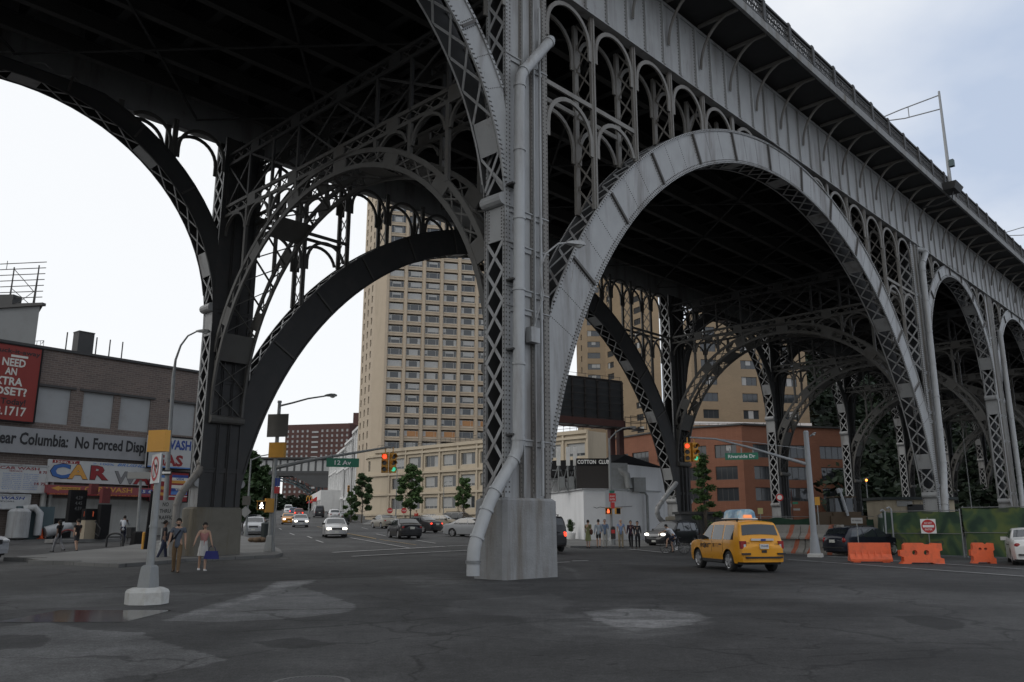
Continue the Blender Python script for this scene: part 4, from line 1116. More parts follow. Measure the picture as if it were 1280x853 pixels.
# the right edge of the board reads in the frame, so lines are set from the right
txt('Tuck-it-away', .975, .885, .055, MT['ink'], .60, 'RIGHT', .02)
rect(.60, .835, .82, .865, MT['ink_white'])
txt('NEED', .80, .715, .098, MT['ink_white'], .30, 'RIGHT', .03)
txt('AN', .70, .60, .088, MT['ink_white'], .15, 'RIGHT', .03)
txt('EXTRA', .79, .465, .098, MT['ink_white'], .42, 'RIGHT', .03)
txt('CLOSET?', .86, .335, .098, MT['ink_white'], .60, 'RIGHT', .03)
txt('Store Today!', .86, .215, .075, MT['ink'], .60, 'RIGHT', .02)
txt('212.368.1717', .88, .075, .11, MT['ink_white'], .78, 'RIGHT', .02)
# protest banner; its right end runs on behind the gas sign
uA, uB = cw_uz(-1, 550, .34)[0], cw_uz(187, 560, .34)[0]; TW = (uB - uA) / .775; uS = uA - .042 * TW
t, txt, rect, fr, W, Hh = wall_sign('banner', ((0, 532), (100, 571.5)), .34, MT['banner'], 'long grey banner reading Dear Columbia: No Forced Displacement across the brick wall', 'banner', .1, ua=uS - .6, ub=uS + TW + .3)
txt('Dear Columbia:  No Forced Displacement', .6 / W, .36, .44, MT['ink'], TW / W, 'LEFT', .03)
# price board and special board on the left
t, txt, rect, fr, W, Hh = wall_sign('price_board', ((-60, 577), (57, 616.5)), .5, MT['sign_white'], 'white car wash price board with rows of small print at the left edge', 'sign', .15, MT['steel_lt'])
txt('CAR WASH', .90, .83, .10, MT['ink_red'], .42, 'RIGHT', .02)
txt('SERVICE', .72, .745, .05, MT['ink_red'], .14, 'RIGHT', .01)
for i in range(9):
    v = .66 - i * .07
    txt(['basic wash', 'wash and wax', 'under carriage', 'hot wax', 'wheel shine', 'hand dry', 'vacuum', 'mats', 'tires'][i], .52, v, .035, MT['ink_lblue'], .20)
    txt(['full service', 'super wash', 'sealer', 'poly wax', 'rust guard', 'deluxe', 'vans extra', 'trucks', 'monthly'][i], .74, v, .035, MT['ink_lblue'], .16)
txt('8 75', .99, .72, .09, MT['ink_red'], .09, 'RIGHT', .02)
txt('14 75', .985, .28, .10, MT['ink_red'], .12, 'RIGHT', .02)
t, txt, rect, fr, W, Hh = wall_sign('special_board', ((-60, 616.5), (36, 636.5)), .5, MT['sign_white'], 'small white board with blue WASH lettering below the price board', 'sign', .12, MT['steel_lt'])
txt('CAR WASH', .93, .66, .2, MT['ink_blue'], .56, 'RIGHT', .02, .2)
txt('DAY SPECIAL', .80, .48, .09, MT['ink'], .42, 'RIGHT', .0, .2)
txt('MON TUE WED', .62, .2, .07, MT['ink_lblue'], .2, 'RIGHT')
# main car wash sign
t, txt, rect, fr, W, Hh = wall_sign('car_wash_sign', ((61, 574), (190, 607.5)), .55, MT['sign_white'], 'white sign with big coloured letters CAR WASH and 125th ST. over the entrance', 'sign', .15)
rect(.035, .845, .275, .985, MT['ink_red'])
txt('125th ST.', .055, .87, .085, MT['ink_white'], .20, 'LEFT', .02, 0, .02)
txt('> 100%', .40, .86, .10, MT['ink_lblue'], .20, 'LEFT', .01)
txt('BRUSHLESS', .63, .855, .125, MT['ink_lblue'], .37, 'LEFT', .02, .35)
MT['ink_grey'] = M('grey_lettering', (.16, .16, .165), .6)
for ch, u, w, m in (('C', .02, .17, 'ink_cblue'), ('A', .175, .18, 'ink_gold'), ('R', .38, .17, 'ink_red')):
    MT.setdefault('ink_cblue', M('cobalt_lettering', (.03, .10, .30), .6))
    txt(ch, u, .20, .60, MT['ink'], w + .012, 'LEFT', .05, 0, .012); txt(ch, u + .006, .215, .575, MT[m], w, 'LEFT', .04, 0, .024)
for ch, u, w, m in (('W', .61, .22, 'ink_grey'), ('A', .80, .17, 'ink_red'), ('S', .94, .1, 'ink_lblue'),):
    txt(ch, u, .06, .54, MT['ink'], w + .012, 'LEFT', .04, 0, .012); txt(ch, u + .006, .075, .52, MT[m], w, 'LEFT', .03, 0, .024)
# awning band with arrow
t, txt, rect, fr, W, Hh = wall_sign('entrance_awning', ((60, 606), (190, 619.8)), 1.0, MT['awn'], 'long rose red awning lettered CAR WASH with a gold ENTRANCE arrow', 'awning', .85)
q = MB(); pts = [(.03, .6), (.10, .92), (.10, .78), (.30, .78), (.285, .6), (.30, .42), (.10, .42), (.10, .28)]
q.add([fr(u * W, v * Hh, .01) for u, v in pts], [tuple(range(8))]); q.build('arrow', MT['ink_gold'], t, fix=False)
txt('ENTRANCE', .125, .52, .17, MT['ink'], .15, 'LEFT', .01, 0, .02)
txt('CAR WASH', .33, .30, .62, MT['ink_gold'], .46, 'LEFT', .02)
rect(.885, .25, .94, .8, MT['ink_blue']); rect(.945, .25, 1.0, .8, MT['ink_blue'])
txt('5', .897, .36, .36, MT['ink_white'], .03, 'LEFT', .02, 0, .02); txt('6', .958, .36, .36, MT['ink_white'], .03, 'LEFT', .02, 0, .02)
rect(0, -.22, 1, -.01, MT['ink_red'], 'valance')
txt('WE WASH', .02, -.18, .14, MT['ink_gold'], .16, 'LEFT', .0, 0, .016); txt('COMPLETE CAR CARE', .45, -.18, .14, MT['ink_gold'], .4, 'LEFT', .0, 0, .016)
# wash and gas sign and the credit card panel under it
t, txt, rect, fr, W, Hh = wall_sign('gas_sign', ((187, 544), (238.5, 587.5)), .9, MT['sign_white'], 'white sign with blue WASH and red GAS lettering beside the far column', 'sign', .35, MT['black'])
txt('WASH', .96, .62, .28, MT['ink_blue'], .60, 'RIGHT', .035); txt('CAR', .02, .62, .28, MT['ink_blue'], .3, 'LEFT', .035)
txt('&', .40, .45, .14, MT['ink_red'], .12, 'LEFT', .03); txt('GAS', .80, .10, .32, MT['ink_red'], .68, 'RIGHT', .04)
rect(0, -.01, 1, .06, MT['ink_lblue'])
t, txt, rect, fr, W, Hh = wall_sign('card_panel', ((189, 588.5), (234, 628)), .8, MT['ink_red'], 'dark red panel of credit card signs below the gas sign', 'sign', .25, MT['black'])
for (u0, v0, u1, v1, mats) in ((.55, .62, .97, .90, ('ink_blue', 'ink_white', 'ink_gold')), (.55, .24, .97, .56, ('ink_white', 'ink_blue', 'ink_lblue')), (.08, .55, .44, .9, ('ink_lblue', 'ink_white', 'ink_red')), (.08, .2, .44, .5, ('ink_gold', 'ink_red', 'ink_gold'))):
    for i, mm in enumerate(mats): rect(u0, v1 - (v1 - v0) * (i + 1) / 3, u1, v1 - (v1 - v0) * i / 3, MT[mm], 'card_field', .008)
rect(.5, .17, 1, .2, MT['ink_white'])
txt('VISA', .66, .73, .07, MT['ink_blue'], .2, 'LEFT', .02, .2, .02)
txt('VISA', .66, .38, .07, MT['ink_white'], .2, 'LEFT', .02, .2, .02)
# ---- grey building behind with a sign scaffold on its roof
def grey_block():
    a, b = at(-40, 390, 86).xy, at(49, 390, 84).xy; d = (b - a).normalized(); back = Vector((-.58, .815)); zt = at(40, 381, 84).z; g = gz(a.x, a.y)
    t = empty('grey_warehouse', (b.x, b.y, g), 0, 'pale grey rendered block with a dark cornice behind the brick warehouse', 'building')
    mb = MB(); pts = [a, b, b + back * 20, a + back * 20]; plain_walls(mb, [tuple(p) for p in pts], 0, zt); poly_roof(mb, pts, zt - .1); mb.build('wall', MT['grey_render'], t)
    c = MB(); c.bar((*(a - d * .1), zt), (*(b + d * .5), zt), .5, .3); c.bar((*(b + d * .02), zt), (*(b + back * 20), zt), .5, .3); c.bar((*(a + back * 2), zt + 1.2), (*(b - d * 2.8 + back * 2), zt + .9), 1.2, 1.4); c.build('cornice', MT['steel_dk'], t)
    k = MB(); q = b + back * 2                              # caged balcony on the flank
    for z in (-3.6, -2.8, -2.0):
        zz_ = zt + z - 1.6; k.bar((*q, zz_), (*(q + d * 1.3), zz_), .05, .05); k.bar((*(q + d * 1.3), zz_), (*(q + d * 1.3 + back * 2), zz_), .05, .05)
    for e in (0, .45, .9, 1.3): k.bar((*(q + d * e), zt - 5.2), (*(q + d * e), zt - 3.6), .04, .04)
    k.box(q.x, q.x + 1.3, q.y, q.y + 2, zt - 5.25, zt - 5.15); k.build('balcony_cage', MT['steel_lt'], t)
    s = empty('roof_sign_scaffold', (b.x - 4, b.y + 3, zt), 0, 'open steel scaffold of an empty roof sign on the grey block', 'scaffold')
    m = MB(); A0 = a + back * 1.5; B0 = b - d * .6 + back * 1.5; L = (B0 - A0).length
    hgt = 4.6
    for i in range(8):
        z = zt + .5 + i * hgt / 7 ; m.bar((*A0, z + .3), (*(B0 + d * .9), z), .06, .08)
    m.build('rail', MT['steel_dk'], s)
    m = MB()
    for u in (L, L - 3.2, L - 6.4):
        p = A0 + d * u
        for off in (0, 2.2): m.bar((*(p + back * off), zt), (*p, zt + hgt), .09, .09)
        m.bar((*p, zt), (*(p), zt + hgt + .2), .1, .1); m.bar((*p, zt + 2.2), (*(p + back * 2), zt), .07, .07)
    p0, p1 = A0 + d * (L - 3.2), A0 + d * L
    m.bar((*p0, zt + hgt), (*p1, zt + 1.6), .06, .06); m.bar((*p0, zt + 2.4), (*p1, zt), .06, .06); m.bar((*p0, zt), (*p1, zt + 2), .05, .05)
    m.bar((*(p0 - d * 1), zt + hgt), (*(p0 - d * 1), zt + hgt + 1), .05, .05)
    m.build('strut', MT['steel_dk'], s)
MT['grey_render'] = M('grey_render', (.15, .16, .165), .9, 0, .06, .7, dirt=(.11, .115, .115), dirt_amt=.5, dscale=.5)
grey_block()
# ---- white club building at the far corner
def club():
    c1, c2, c3, c0 = xy(730, 74), xy(757.5, 74.5), xy(826, 80), xy(672, 88)
    ztop = at(740, 612, 74.2).z; g = 0
    t = empty('nightclub', (c2.x, c2.y, g), 0, 'white painted low nightclub with a dark canopy roof at the far corner', 'building')
    back = Vector((.3, 1)).normalized() * 14
    mb = MB(); pts = [c0, c1, c2, c3, c3 + back, c0 + back]; plain_walls(mb, [tuple(p) for p in pts], g, ztop); poly_roof(mb, pts, ztop - .25)
    mb.build('wall', MT['club_white'], t)
    cp = MB()
    for p, q in ((c0, c1), (c1, c2), (c2, c3)): cp.bar((*p, ztop + .03), (*q, ztop + .03), .3, .12)
    cp.build('coping', MT['steel_lt'], t)
    u = MB(); a, b, c = xy(764, 79), xy(788, 79), xy(830, 84); zu = at(788, 581, 79).z; bk = Vector((.25, 1)).normalized() * 9
    pts = [a, b, c, c + bk, a + bk]; plain_walls(u, [tuple(p) for p in pts], ztop - .3, zu); poly_roof(u, pts, zu); u.build('upper_storey', MT['club_white'], t)
    cn = MB(); A, B, Cc, D = at(680, 588, 82), at(766, 583, 77.5), at(783, 572, 79), at(818, 580, 84)
    for (p, q, th) in ((at(680, 592, 82), at(768, 590, 78), 1.1), ):
        cn.bar(p + Vector((0, 2, .5)), q + Vector((0, 2, .5)), 3.2, 1.5)
    p = xy(766, 78); q = xy(822, 83)
    z1, z2 = at(790, 580, 79).z, at(775, 570, 79).z
    cn.add([(p.x, p.y - .6, z1 + .05), (q.x + .4, q.y - .6, z1), (q.x + 2, q.y + 8, z1), (p.x, p.y + 8, z1 + .05), (p.x, p.y, z2), (xy(785, 79).x, 79, z2 + .1), (xy(785, 79).x + 2, 87, z2 + .1), (p.x, p.y + 8, z2)],
           [(0, 1, 5, 4), (1, 2, 6, 5), (2, 3, 7, 6), (3, 0, 4, 7), (4, 5, 6, 7), (0, 3, 2, 1)])
    cn.build('canopy_roof', MT['black'], t)
    rp = MB(); A = xy(686, 84); zr0, zr1 = ztop - .2, at(690, 582, 84).z
    rp.lathe([(4.2, zr0), (4.2, zr1), (4.5, zr1), (4.5, zr1 + .2), (.001, zr1 + .25)], 28, Matrix.Translation((A.x + .5, A.y + 4.4, 0))); rp.build('rotunda', MT['club_white'], t, smooth=40)
    rw = MB()
    for k in range(9):
        th = R(200 + 15 * k); rw.obox((A.x + .5 + 4.22 * math.cos(th), A.y + 4.4 + 4.22 * math.sin(th), (zr0 + zr1) / 2 + .25), .07, .95, .6, th)
    rw.build('window_band', MT['glass'], t)
    # ducts and cables on the wall
    for px, z1_ in ((810, 613), (798, 614)):
        p = xy(px, 78); w = MB(); zt_ = at(px, 620, 77.5).z; w.tube([(p.x, p.y, .1), (p.x, p.y, zt_), (p.x - .2, p.y, zt_ + .35), (p.x - 1.6, p.y - .1, zt_ + .5)], .13, 8); w.build('wall_pipe', MT['pole'], t)
    cr = MB(); p, q = at(742, 634, 74), at(757, 634, 74.4)
    cr.tube([at(742, 634, 74.1), at(746, 635.5, 74.15), at(750, 634, 74.2), at(757, 635, 74.3), at(790, 633, 76.5)], .02, 5); cr.build('cable', MT['black'], t)
    ac = MB(); p = xy(772, 77); ac.obox((p.x, p.y, ztop - .1), 1.8, 1.2, 2.6, .3); ac.obox((p.x + 2.0, p.y + .3, ztop - .1), 1.2, 1.0, 1.3, .3); ac.tube([(p.x - .2, p.y - .2, ztop + 2.2), (p.x + .9, p.y - .4, ztop + 1.4), (p.x + 1.1, p.y - .4, ztop + .2)], .35, 10); ac.build('roof_vent', MT['pole'], t, smooth=40)
    # sign
    s0, s1 = at(720.5, 573.5, 76.5), at(763.5, 611, 76.5)
    s = empty('club_sign', ((s0.x + s1.x) / 2, 76.5, s1.z), 0, 'square black sign lettered COTTON CLUB on the roof of the white club', 'sign')
    m = MB(); m.box(s0.x, s1.x, 76.5, 77.0, s1.z, s0.z); m.build('panel', MT['sign_dark'], s)
    m = MB(); m.box(s0.x - .02, s1.x + .02, 76.46, 76.498, s0.z - .62, s0.z + .02); m.build('header', MT['black'], s)
    f = MB(); text_mesh(f, 'COTTON  CLUB', lambda u, v, e: Vector((s0.x + u, 76.455 - e, v)), .34, .08, s0.z - .47, 0, (s1.x - s0.x) - .16, 'LEFT', .03, .004); f.build('lettering', MT['ink_white2'], s, fix=False)
    for px in (699, 711, 720):                            # panel antennas on posts
        p = xy(px, 77.5); z = ztop; zt_ = at(px, 559, 77.5).z
        e = empty('antenna_mast', (p.x, p.y, z), 0, {699: 'white panel antenna mast on the club roof, left of three', 711: 'white panel antenna mast on the club roof, middle of three', 720: 'white panel antenna mast on the club roof, right against the black sign'}[px], 'antenna', 'antenna masts on the club roof')
        m = MB(); m.tube([(p.x, p.y, z - .2), (p.x, p.y, zt_ - .1)], .07, 8); m.build('post', MT['pole'], e)
        m = MB(); m.obox((p.x, p.y - .2, zt_ - 1.75), .36, .18, 1.75, 0); m.build('panel', MT['white'], e)
        m = MB(); m.bar((p.x - .8, p.y, z + .9), (p.x + .8, p.y, z + .9), .1, .1); m.bar((p.x - .6, p.y, z + 1.9), (p.x + .6, p.y, z + 1.9), .08, .08); m.bar((p.x, p.y, z + 2.4), (p.x + .9, p.y + .8, z), .07, .07); m.bar((p.x, p.y, z + 2.4), (p.x - .7, p.y + .8, z), .07, .07); m.obox((p.x + .3, p.y - .1, z + .2), .5, .4, 1.1, 0); m.build('bracing', MT['pole'], e)
MT['club_white'] = M('club_white_paint', (.72, .725, .73), .8, 0, .05, 1, bump=.08, dirt=(.42, .42, .41), dirt_amt=.45, dscale=.5, streak=True)
MT['sign_dark'] = M('dark_led_board', (.022, .018, .016), .6, 0, .2, 6)
MT['ink_white2'] = M('bright_lettering', (.8, .8, .78), .5)
club()
# ---- billboard seen from behind, on a post
def billboard_back():
    P0 = at(688, 467.5, 84); az = R(58); d = Vector((math.sin(az), math.cos(az), 0)); n = Vector((-d.y, d.x, 0))
    top = P0.z; bot = at(690, 530, 84).z
    # length so that the right end falls at x=777
    r = ray(777, 478); k = (r.x * P0.y - r.y * P0.x) / (d.x * r.y - d.y * r.x); L = k
    pr = P0 + d * (L * .84); g = gz(pr.x, pr.y)
    t = empty('roadside_billboard', (pr.x, pr.y, g), 0, 'big dark billboard seen from behind on a rusty post above the club', 'billboard')
    m = MB(); a = P0 - d * 2.5; b = P0 + d * L
    def q(u, k, z): v = P0 + d * u + n * k; return (v.x, v.y, z)
    m.hexa([q(-2.5, 0, bot + .9), q(L, 0, bot + .9), q(L, .25, bot + .9), q(-2.5, .25, bot + .9)], [q(-2.5, 0, top), q(L, 0, top), q(L, .25, top), q(-2.5, .25, top)]); m.build('panel', MT['bb_dark'], t)
    f = MB()
    for i in range(8): u = -2.3 + (L + 2.2) * i / 7; f.bar(q(u, -.12, bot + .4), q(u, -.12, top - .05), .14, .2, (d.x, d.y, 0))
    for i in range(6): z = bot + 1.1 + (top - bot - 1.3) * i / 5; f.bar(q(-2.5, -.25, z), q(L, -.25, z), .07, .07)
    f.bar(q(-2.5, -.05, top + .05), q(L, -.05, top + .05), .1, .1)
    f.build('framing', MT['sign_dark'], t)
    c = MB(); c.bar(q(-2.5, -.4, bot + .35), q(L * .98, -.4, bot + .35), .5, 1.0); c.build('beam', MT['rust'], t)
    w = MB(); w.bar(q(-2.5, -1.2, bot - .05), q(L + 1.9, -1.2, bot - .05), 1.1, .08)
    for i in range(8): u = -2 + (L + 3.4) * i / 7; w.bar(q(u, -1.7, bot - .1), q(u, .2, bot - .1), .1, .14)
    for u in (L - .3, L + 1.9): 
        for k in (-.75, -1.7): w.bar(q(u, k, bot), q(u, k, bot + 1.3), .07, .07)
    for z in (.65, 1.25):
        w.bar(q(L - .3, -1.7, bot + z), q(L + 1.9, -1.7, bot + z), .06, .06); w.bar(q(L + 1.9, -.75, bot + z), q(L + 1.9, -1.7, bot + z), .06, .06); w.bar(q(L - .3, -.75, bot + z), q(L + 1.9, -.75, bot + z), .06, .06)
    w.build('catwalk', MT['sign_dark'], t)
    rl = MB(); 
    for i in range(11): u = -2.4 + (L + 2.3) * i / 10; rl.bar(q(u, .2, top), q(u, .2, top + .55), .03, .03)
    rl.bar(q(-2.4, .2, top + .5), q(L, .2, top + .5), .035, .035); rl.build('top_rail', MT['sign_dark'], t)
    p = MB(); v = Vector(q(L * .84, -.4, 0)); p.obox((v.x - .35, v.y, g), .55, .6, bot - g, -az); p.obox((v.x + .65, v.y + .5, g), .55, .6, bot - g, -az); p.build('post', MT['rust'], t)
MT['bb_dark'] = M('billboard_back', (.030, .033, .036), .7, 0, .2, 1)
MT['rust'] = M('rusty_red_steel', (.075, .028, .022), .7, 0, .2, 2)
billboard_back()
# ---- tan brick towers
MT['tan'] = brick('tan_brick', (.29, .22, .145), (.265, .20, .13), (.29, .235, .17), .5, .17, .9, (.19, .15, .105), .45)
def tan_tower(name, lab, pts, z0, H, wins, base=0, fl=2.78, nf=24, panew=2.7, skip=()):
    """pts: corners (2-D) of the visible walls in order; wins: per wall list of u-centres"""
    c = pts[len(pts) // 2]; t = empty(name, (c.x, c.y, base), 0, lab, 'building'); mb = MB(); allw = []; ang = []
    for i in range(len(pts) - 1):
        hs = [(u - w / 2, u + w / 2, z0 + fl * f + 1.0, z0 + fl * f + 2.45) for (u, w) in wins[i] for f in range(nf) if z0 + fl * f + 2.5 < H]
        P, d, n = wgrid(mb, pts[i], pts[i + 1], base, H, hs, .22); allw.append((P, d, hs))
    a, b = pts[0], pts[-1]
    e0, e1 = Vector((a.x + (a.x > 0) * 0 + 2, a.y + 22)), Vector((b.x + 4, b.y + 22))
    plain_walls(mb, [tuple(b), tuple(e1), tuple(e0), tuple(a)], base, H, skip=(3,)); poly_roof(mb, list(pts) + [e1, e0], H)
    mb.build('wall', MT['tan'], t)
    cnt = 0; rest = MB()
    for P, d, hs in allw:
        for h in hs:
            w = round(h[1] - h[0], 2)
            if cnt < 98 and w > 1.5:
                ms = window_meshes('tan%.2f' % w, w, 1.45, MT['darkframe'], (.33, .67), .07, [(None, (), 0), (None, (1,), 0), (None, (1,), .4), (None, (), 0), (None, (0,), 0), (None, (1, 2), .3)])
                put_windows(t, P, d, [h], ms, .16); cnt += 1
            else:
                p = [P(h[0], h[2], .18), P(h[1], h[2], .18), P(h[1], h[3], .18), P(h[0], h[3], .18)]; rest.quad(*p)
    if rest.v: tag(rest.build('narrow_window', MT['glass'], t), kind='stuff')
    return t
a, b, c, d_ = xy(724.5, 205), xy(739, 197), xy(762, 197), xy(834, 178)
L0, L1, L2 = (b - a).length, (c - b).length, (d_ - c).length
tan_tower('residential_tower', 'tall tan brick tower with dark strip windows behind the white club', [a, b, c, d_], 4.2, 100, [[(L0 * .45, .9)], [(L1 * .35, 3.1)], [(2.2, 2.6), (L2 * .62, 2.6)]], 2)
# projecting lower wing with large windows
a, b, c = xy(868, 140), xy(874, 133), xy(1023, 136)
L1 = (c - b).length
wl_ = [(3.0, 2.7), (9.9, 2.7), (17.0, 2.7)]
tan_tower('apartment_slab', 'tan brick apartment slab with a flat roof seen through the transverse arches', [a, b, c], 14.8, at(1015, 394, 136).z, [[], wl_], 2, 2.78, 12)
tr = MB(); p, q = xy(856, 131), xy(1024, 133.5); zt = at(930, 529, 131).z
tr.bar((*p, zt), (*q, zt), .5, .5)
tb = tr.build('terrace_edge', MT['white'], None, (p.x, p.y, zt)); tag(tb, 'white terrace edge along the top of the red brick block', 'terrace edge')
# ---- red brick office block, three-sided front
MT['red_brick'] = brick('red_brick', (.225, .10, .062), (.20, .088, .055), (.26, .13, .09), .45, .15, .9, (.13, .055, .038), .45)
def red_block():
    A, B, C, D = xy(768, 142), xy(858, 126), xy(934, 121), xy(1066, 126); g = -1; zt = at(934, 531, 121).z
    t = empty('red_brick_block', (C.x, C.y, 0), 0, 'wide red brick office block with long dark strip windows behind the road works', 'building')
    mb = MB(); F = [at(900, y, 121).z for y in (563, 590.5, 617.5)]
    allw = []
    for p, q, us in ((A, B, (.12, .42, .78)), (B, C, (.22, .72)), (C, D, (.22, .52, .86))):
        L = (q - p).length; hs = []
        for u in us:
            w = min(4.4, L * .36)
            for z in F: hs.append((L * u - w / 2, L * u + w / 2, z - 1.0, z + .95))
        P, d, n = wgrid(mb, p, q, g, zt, hs, .3); allw.append((P, d, hs))
    plain_walls(mb, [tuple(D), (D.x + 8, D.y + 30), (A.x + 15, A.y + 30), tuple(A)], g, zt, skip=(3,)); poly_roof(mb, [A, B, C, D, Vector((D.x + 8, D.y + 30)), Vector((A.x + 15, A.y + 30))], zt - .1)
    mb.build('wall', MT['red_brick'], t)
    for i, (P, d, hs) in enumerate(allw):
        w = hs[0][1] - hs[0][0]
        put_windows(t, P, d, hs, window_meshes('red%.2f' % w, w, 1.95, MT['darkframe'], (.25, .5, .75), .09, [(None, (), 0), (None, (), 0), (None, (2,), .5), (None, (), 0)]), .2)
    cp = MB()
    for p, q in ((A, B), (B, C), (C, D)): cp.bar((*p, zt + .05), (*q, zt + .05), .5, .25)
    cp.build('coping', MT['steel_dk'], t)
    rl = MB(); p, q = xy(858, 131), xy(1010, 130)
    for i in range(14): v = p.lerp(q, i / 13); rl.bar((*v, zt), (*v, zt + 1.4), .06, .06)
    for z in (.7, 1.35): rl.bar((*p, zt + z), (*q, zt + z), .05, .05)
    rl.build('roof_railing', MT['darkframe'], t)
red_block()
# ------------------------------------------------------------------ vehicles
_paint = {}
def paint(c, rough=.28):
    k = tuple(c)
    if k not in _paint: _paint[k] = M('car_paint', c, rough, 0, .03, 2, spec=.4, coat=.2, dirt=tuple(x * .6 + .004 for x in c), dirt_amt=.25, dscale=1.5)
    return _paint[k]
MT['car_glass'] = M('car_glass', (.02, .024, .026), .05, 0, .1, 1, spec=.8)
MT['trim'] = M('black_trim', (.018, .018, .019), .6, 0, .1, 6)
MT['tail'] = M('tail_light', (.25, .012, .012), .25, 0, .1, 6)
MT['tail_on'] = M('lit_tail_light', (.5, .02, .01), .3, emit=(1, .05, .02), estr=2.5)
MT['head_on'] = M('lit_headlight', (.9, .9, .85), .2, emit=(1, .93, .78), estr=6)
MT['head'] = M('headlight', (.55, .56, .57), .15, .3, .1, 4)
MT['plate'] = M('number_plate', (.55, .55, .5), .5, 0, .05, 4)
# side outline from rear bumper over the roof to the front bumper: (x, z); per kind
KINDS = {
 'suv': dict(L=4.45, W=1.81, H=1.73, rw=.36, wx=(-1.31, 1.31), belt=1.06, top=[(-2.20, .62), (-2.21, .86), (-2.17, 1.0), (-2.10, 1.12), (-1.93, 1.60), (-1.80, 1.69), (-1.2, 1.735), (-.4, 1.735), (.15, 1.70), (.32, 1.64), (1.0, 1.16), (1.12, 1.09), (1.7, 1.03), (2.05, .97), (2.19, .86), (2.22, .62)],
   wins=[((-1.72, -.98, 1.10), (-1.66, -.98, 1.60)), ((-.86, -.02, 1.09), (-.86, -.04, 1.61)), ((.06, .93, 1.09), (.05, .36, 1.60))], ws=(.40, .98), rear=(-2.06, -1.93), clear=.30),
 'bigsuv': dict(L=5.0, W=1.98, H=1.88, rw=.39, wx=(-1.48, 1.50), belt=1.16, top=[(-2.46, .62), (-2.48, .95), (-2.44, 1.12), (-2.38, 1.25), (-2.22, 1.76), (-2.05, 1.85), (-1.2, 1.885), (-.2, 1.88), (.35, 1.84), (.52, 1.77), (1.18, 1.27), (1.3, 1.21), (2.0, 1.14), (2.3, 1.08), (2.45, .92), (2.48, .6)],
   wins=[((-2.05, -1.1, 1.22), (-1.95, -1.1, 1.74)), ((-.98, -.05, 1.21), (-.98, -.08, 1.75)), ((.05, 1.1, 1.21), (.05, .55, 1.74))], ws=(.62, 1.16), rear=(-2.34, -2.22), clear=.33),
 'sedan': dict(L=4.6, W=1.79, H=1.46, rw=.32, wx=(-1.36, 1.33), belt=.93, top=[(-2.26, .5), (-2.29, .78), (-2.24, .95), (-2.1, 1.01), (-1.66, 1.04), (-1.5, 1.07), (-.92, 1.37), (-.75, 1.42), (-.2, 1.46), (.15, 1.45), (.36, 1.40), (1.05, 1.0), (1.18, .955), (1.7, .88), (2.1, .78), (2.26, .66), (2.30, .45)],
   wins=[((-1.26, -.86, .98), (-.86, -.82, 1.34)), ((-.78, .02, .97), (-.74, .0, 1.38)), ((.1, .98, .96), (.1, .42, 1.37))], ws=(.42, 1.04), rear=(-1.46, -.90), clear=.2),
 'wagon': dict(L=4.72, W=1.77, H=1.49, rw=.32, wx=(-1.33, 1.36), belt=.95, top=[(-2.31, .5), (-2.34, .80), (-2.30, .95), (-2.25, 1.02), (-1.92, 1.36), (-1.78, 1.43), (-1.1, 1.485), (-.2, 1.49), (.2, 1.475), (.42, 1.42), (1.12, 1.02), (1.26, .97), (1.8, .89), (2.15, .79), (2.31, .66), (2.34, .45)],
   wins=[((-1.95, -1.05, 1.0), (-1.72, -1.05, 1.36)), ((-.93, -.02, .98), (-.93, -.04, 1.40)), ((.08, 1.02, .98), (.08, .46, 1.39))], ws=(.48, 1.1), rear=(-2.19, -1.93), clear=.19),
 'pickup': dict(L=5.3, W=1.95, H=1.8, rw=.39, wx=(-1.7, 1.75), belt=1.14, top=[(-2.6, .62), (-2.62, 1.0), (-2.6, 1.12), (-2.2, 1.13), (-.9, 1.14), (-.8, 1.2), (-.66, 1.7), (-.5, 1.78), (.1, 1.8), (.5, 1.76), (.66, 1.7), (1.24, 1.24), (1.35, 1.17), (2.2, 1.1), (2.5, 1.02), (2.62, .9), (2.64, .58)],
   wins=[((-.66, -.02, 1.2), (-.56, -.03, 1.66)), ((.06, 1.14, 1.2), (.06, .66, 1.66))], ws=(.74, 1.2), rear=(-.78, -.68), clear=.34),
 'van': dict(L=5.2, W=2.0, H=2.2, rw=.36, wx=(-1.6, 1.7), belt=1.2, top=[(-2.58, .5), (-2.6, 1.2), (-2.56, 2.1), (-2.4, 2.2), (0, 2.22), (.9, 2.18), (1.1, 2.1), (1.75, 1.3), (1.9, 1.2), (2.4, 1.05), (2.56, .9), (2.6, .5)],
   wins=[((.7, 1.62, 1.3), (.7, 1.2, 1.9))], ws=(1.2, 1.72), rear=(-2.58, -2.56), clear=.25),
}
_wheel = {}
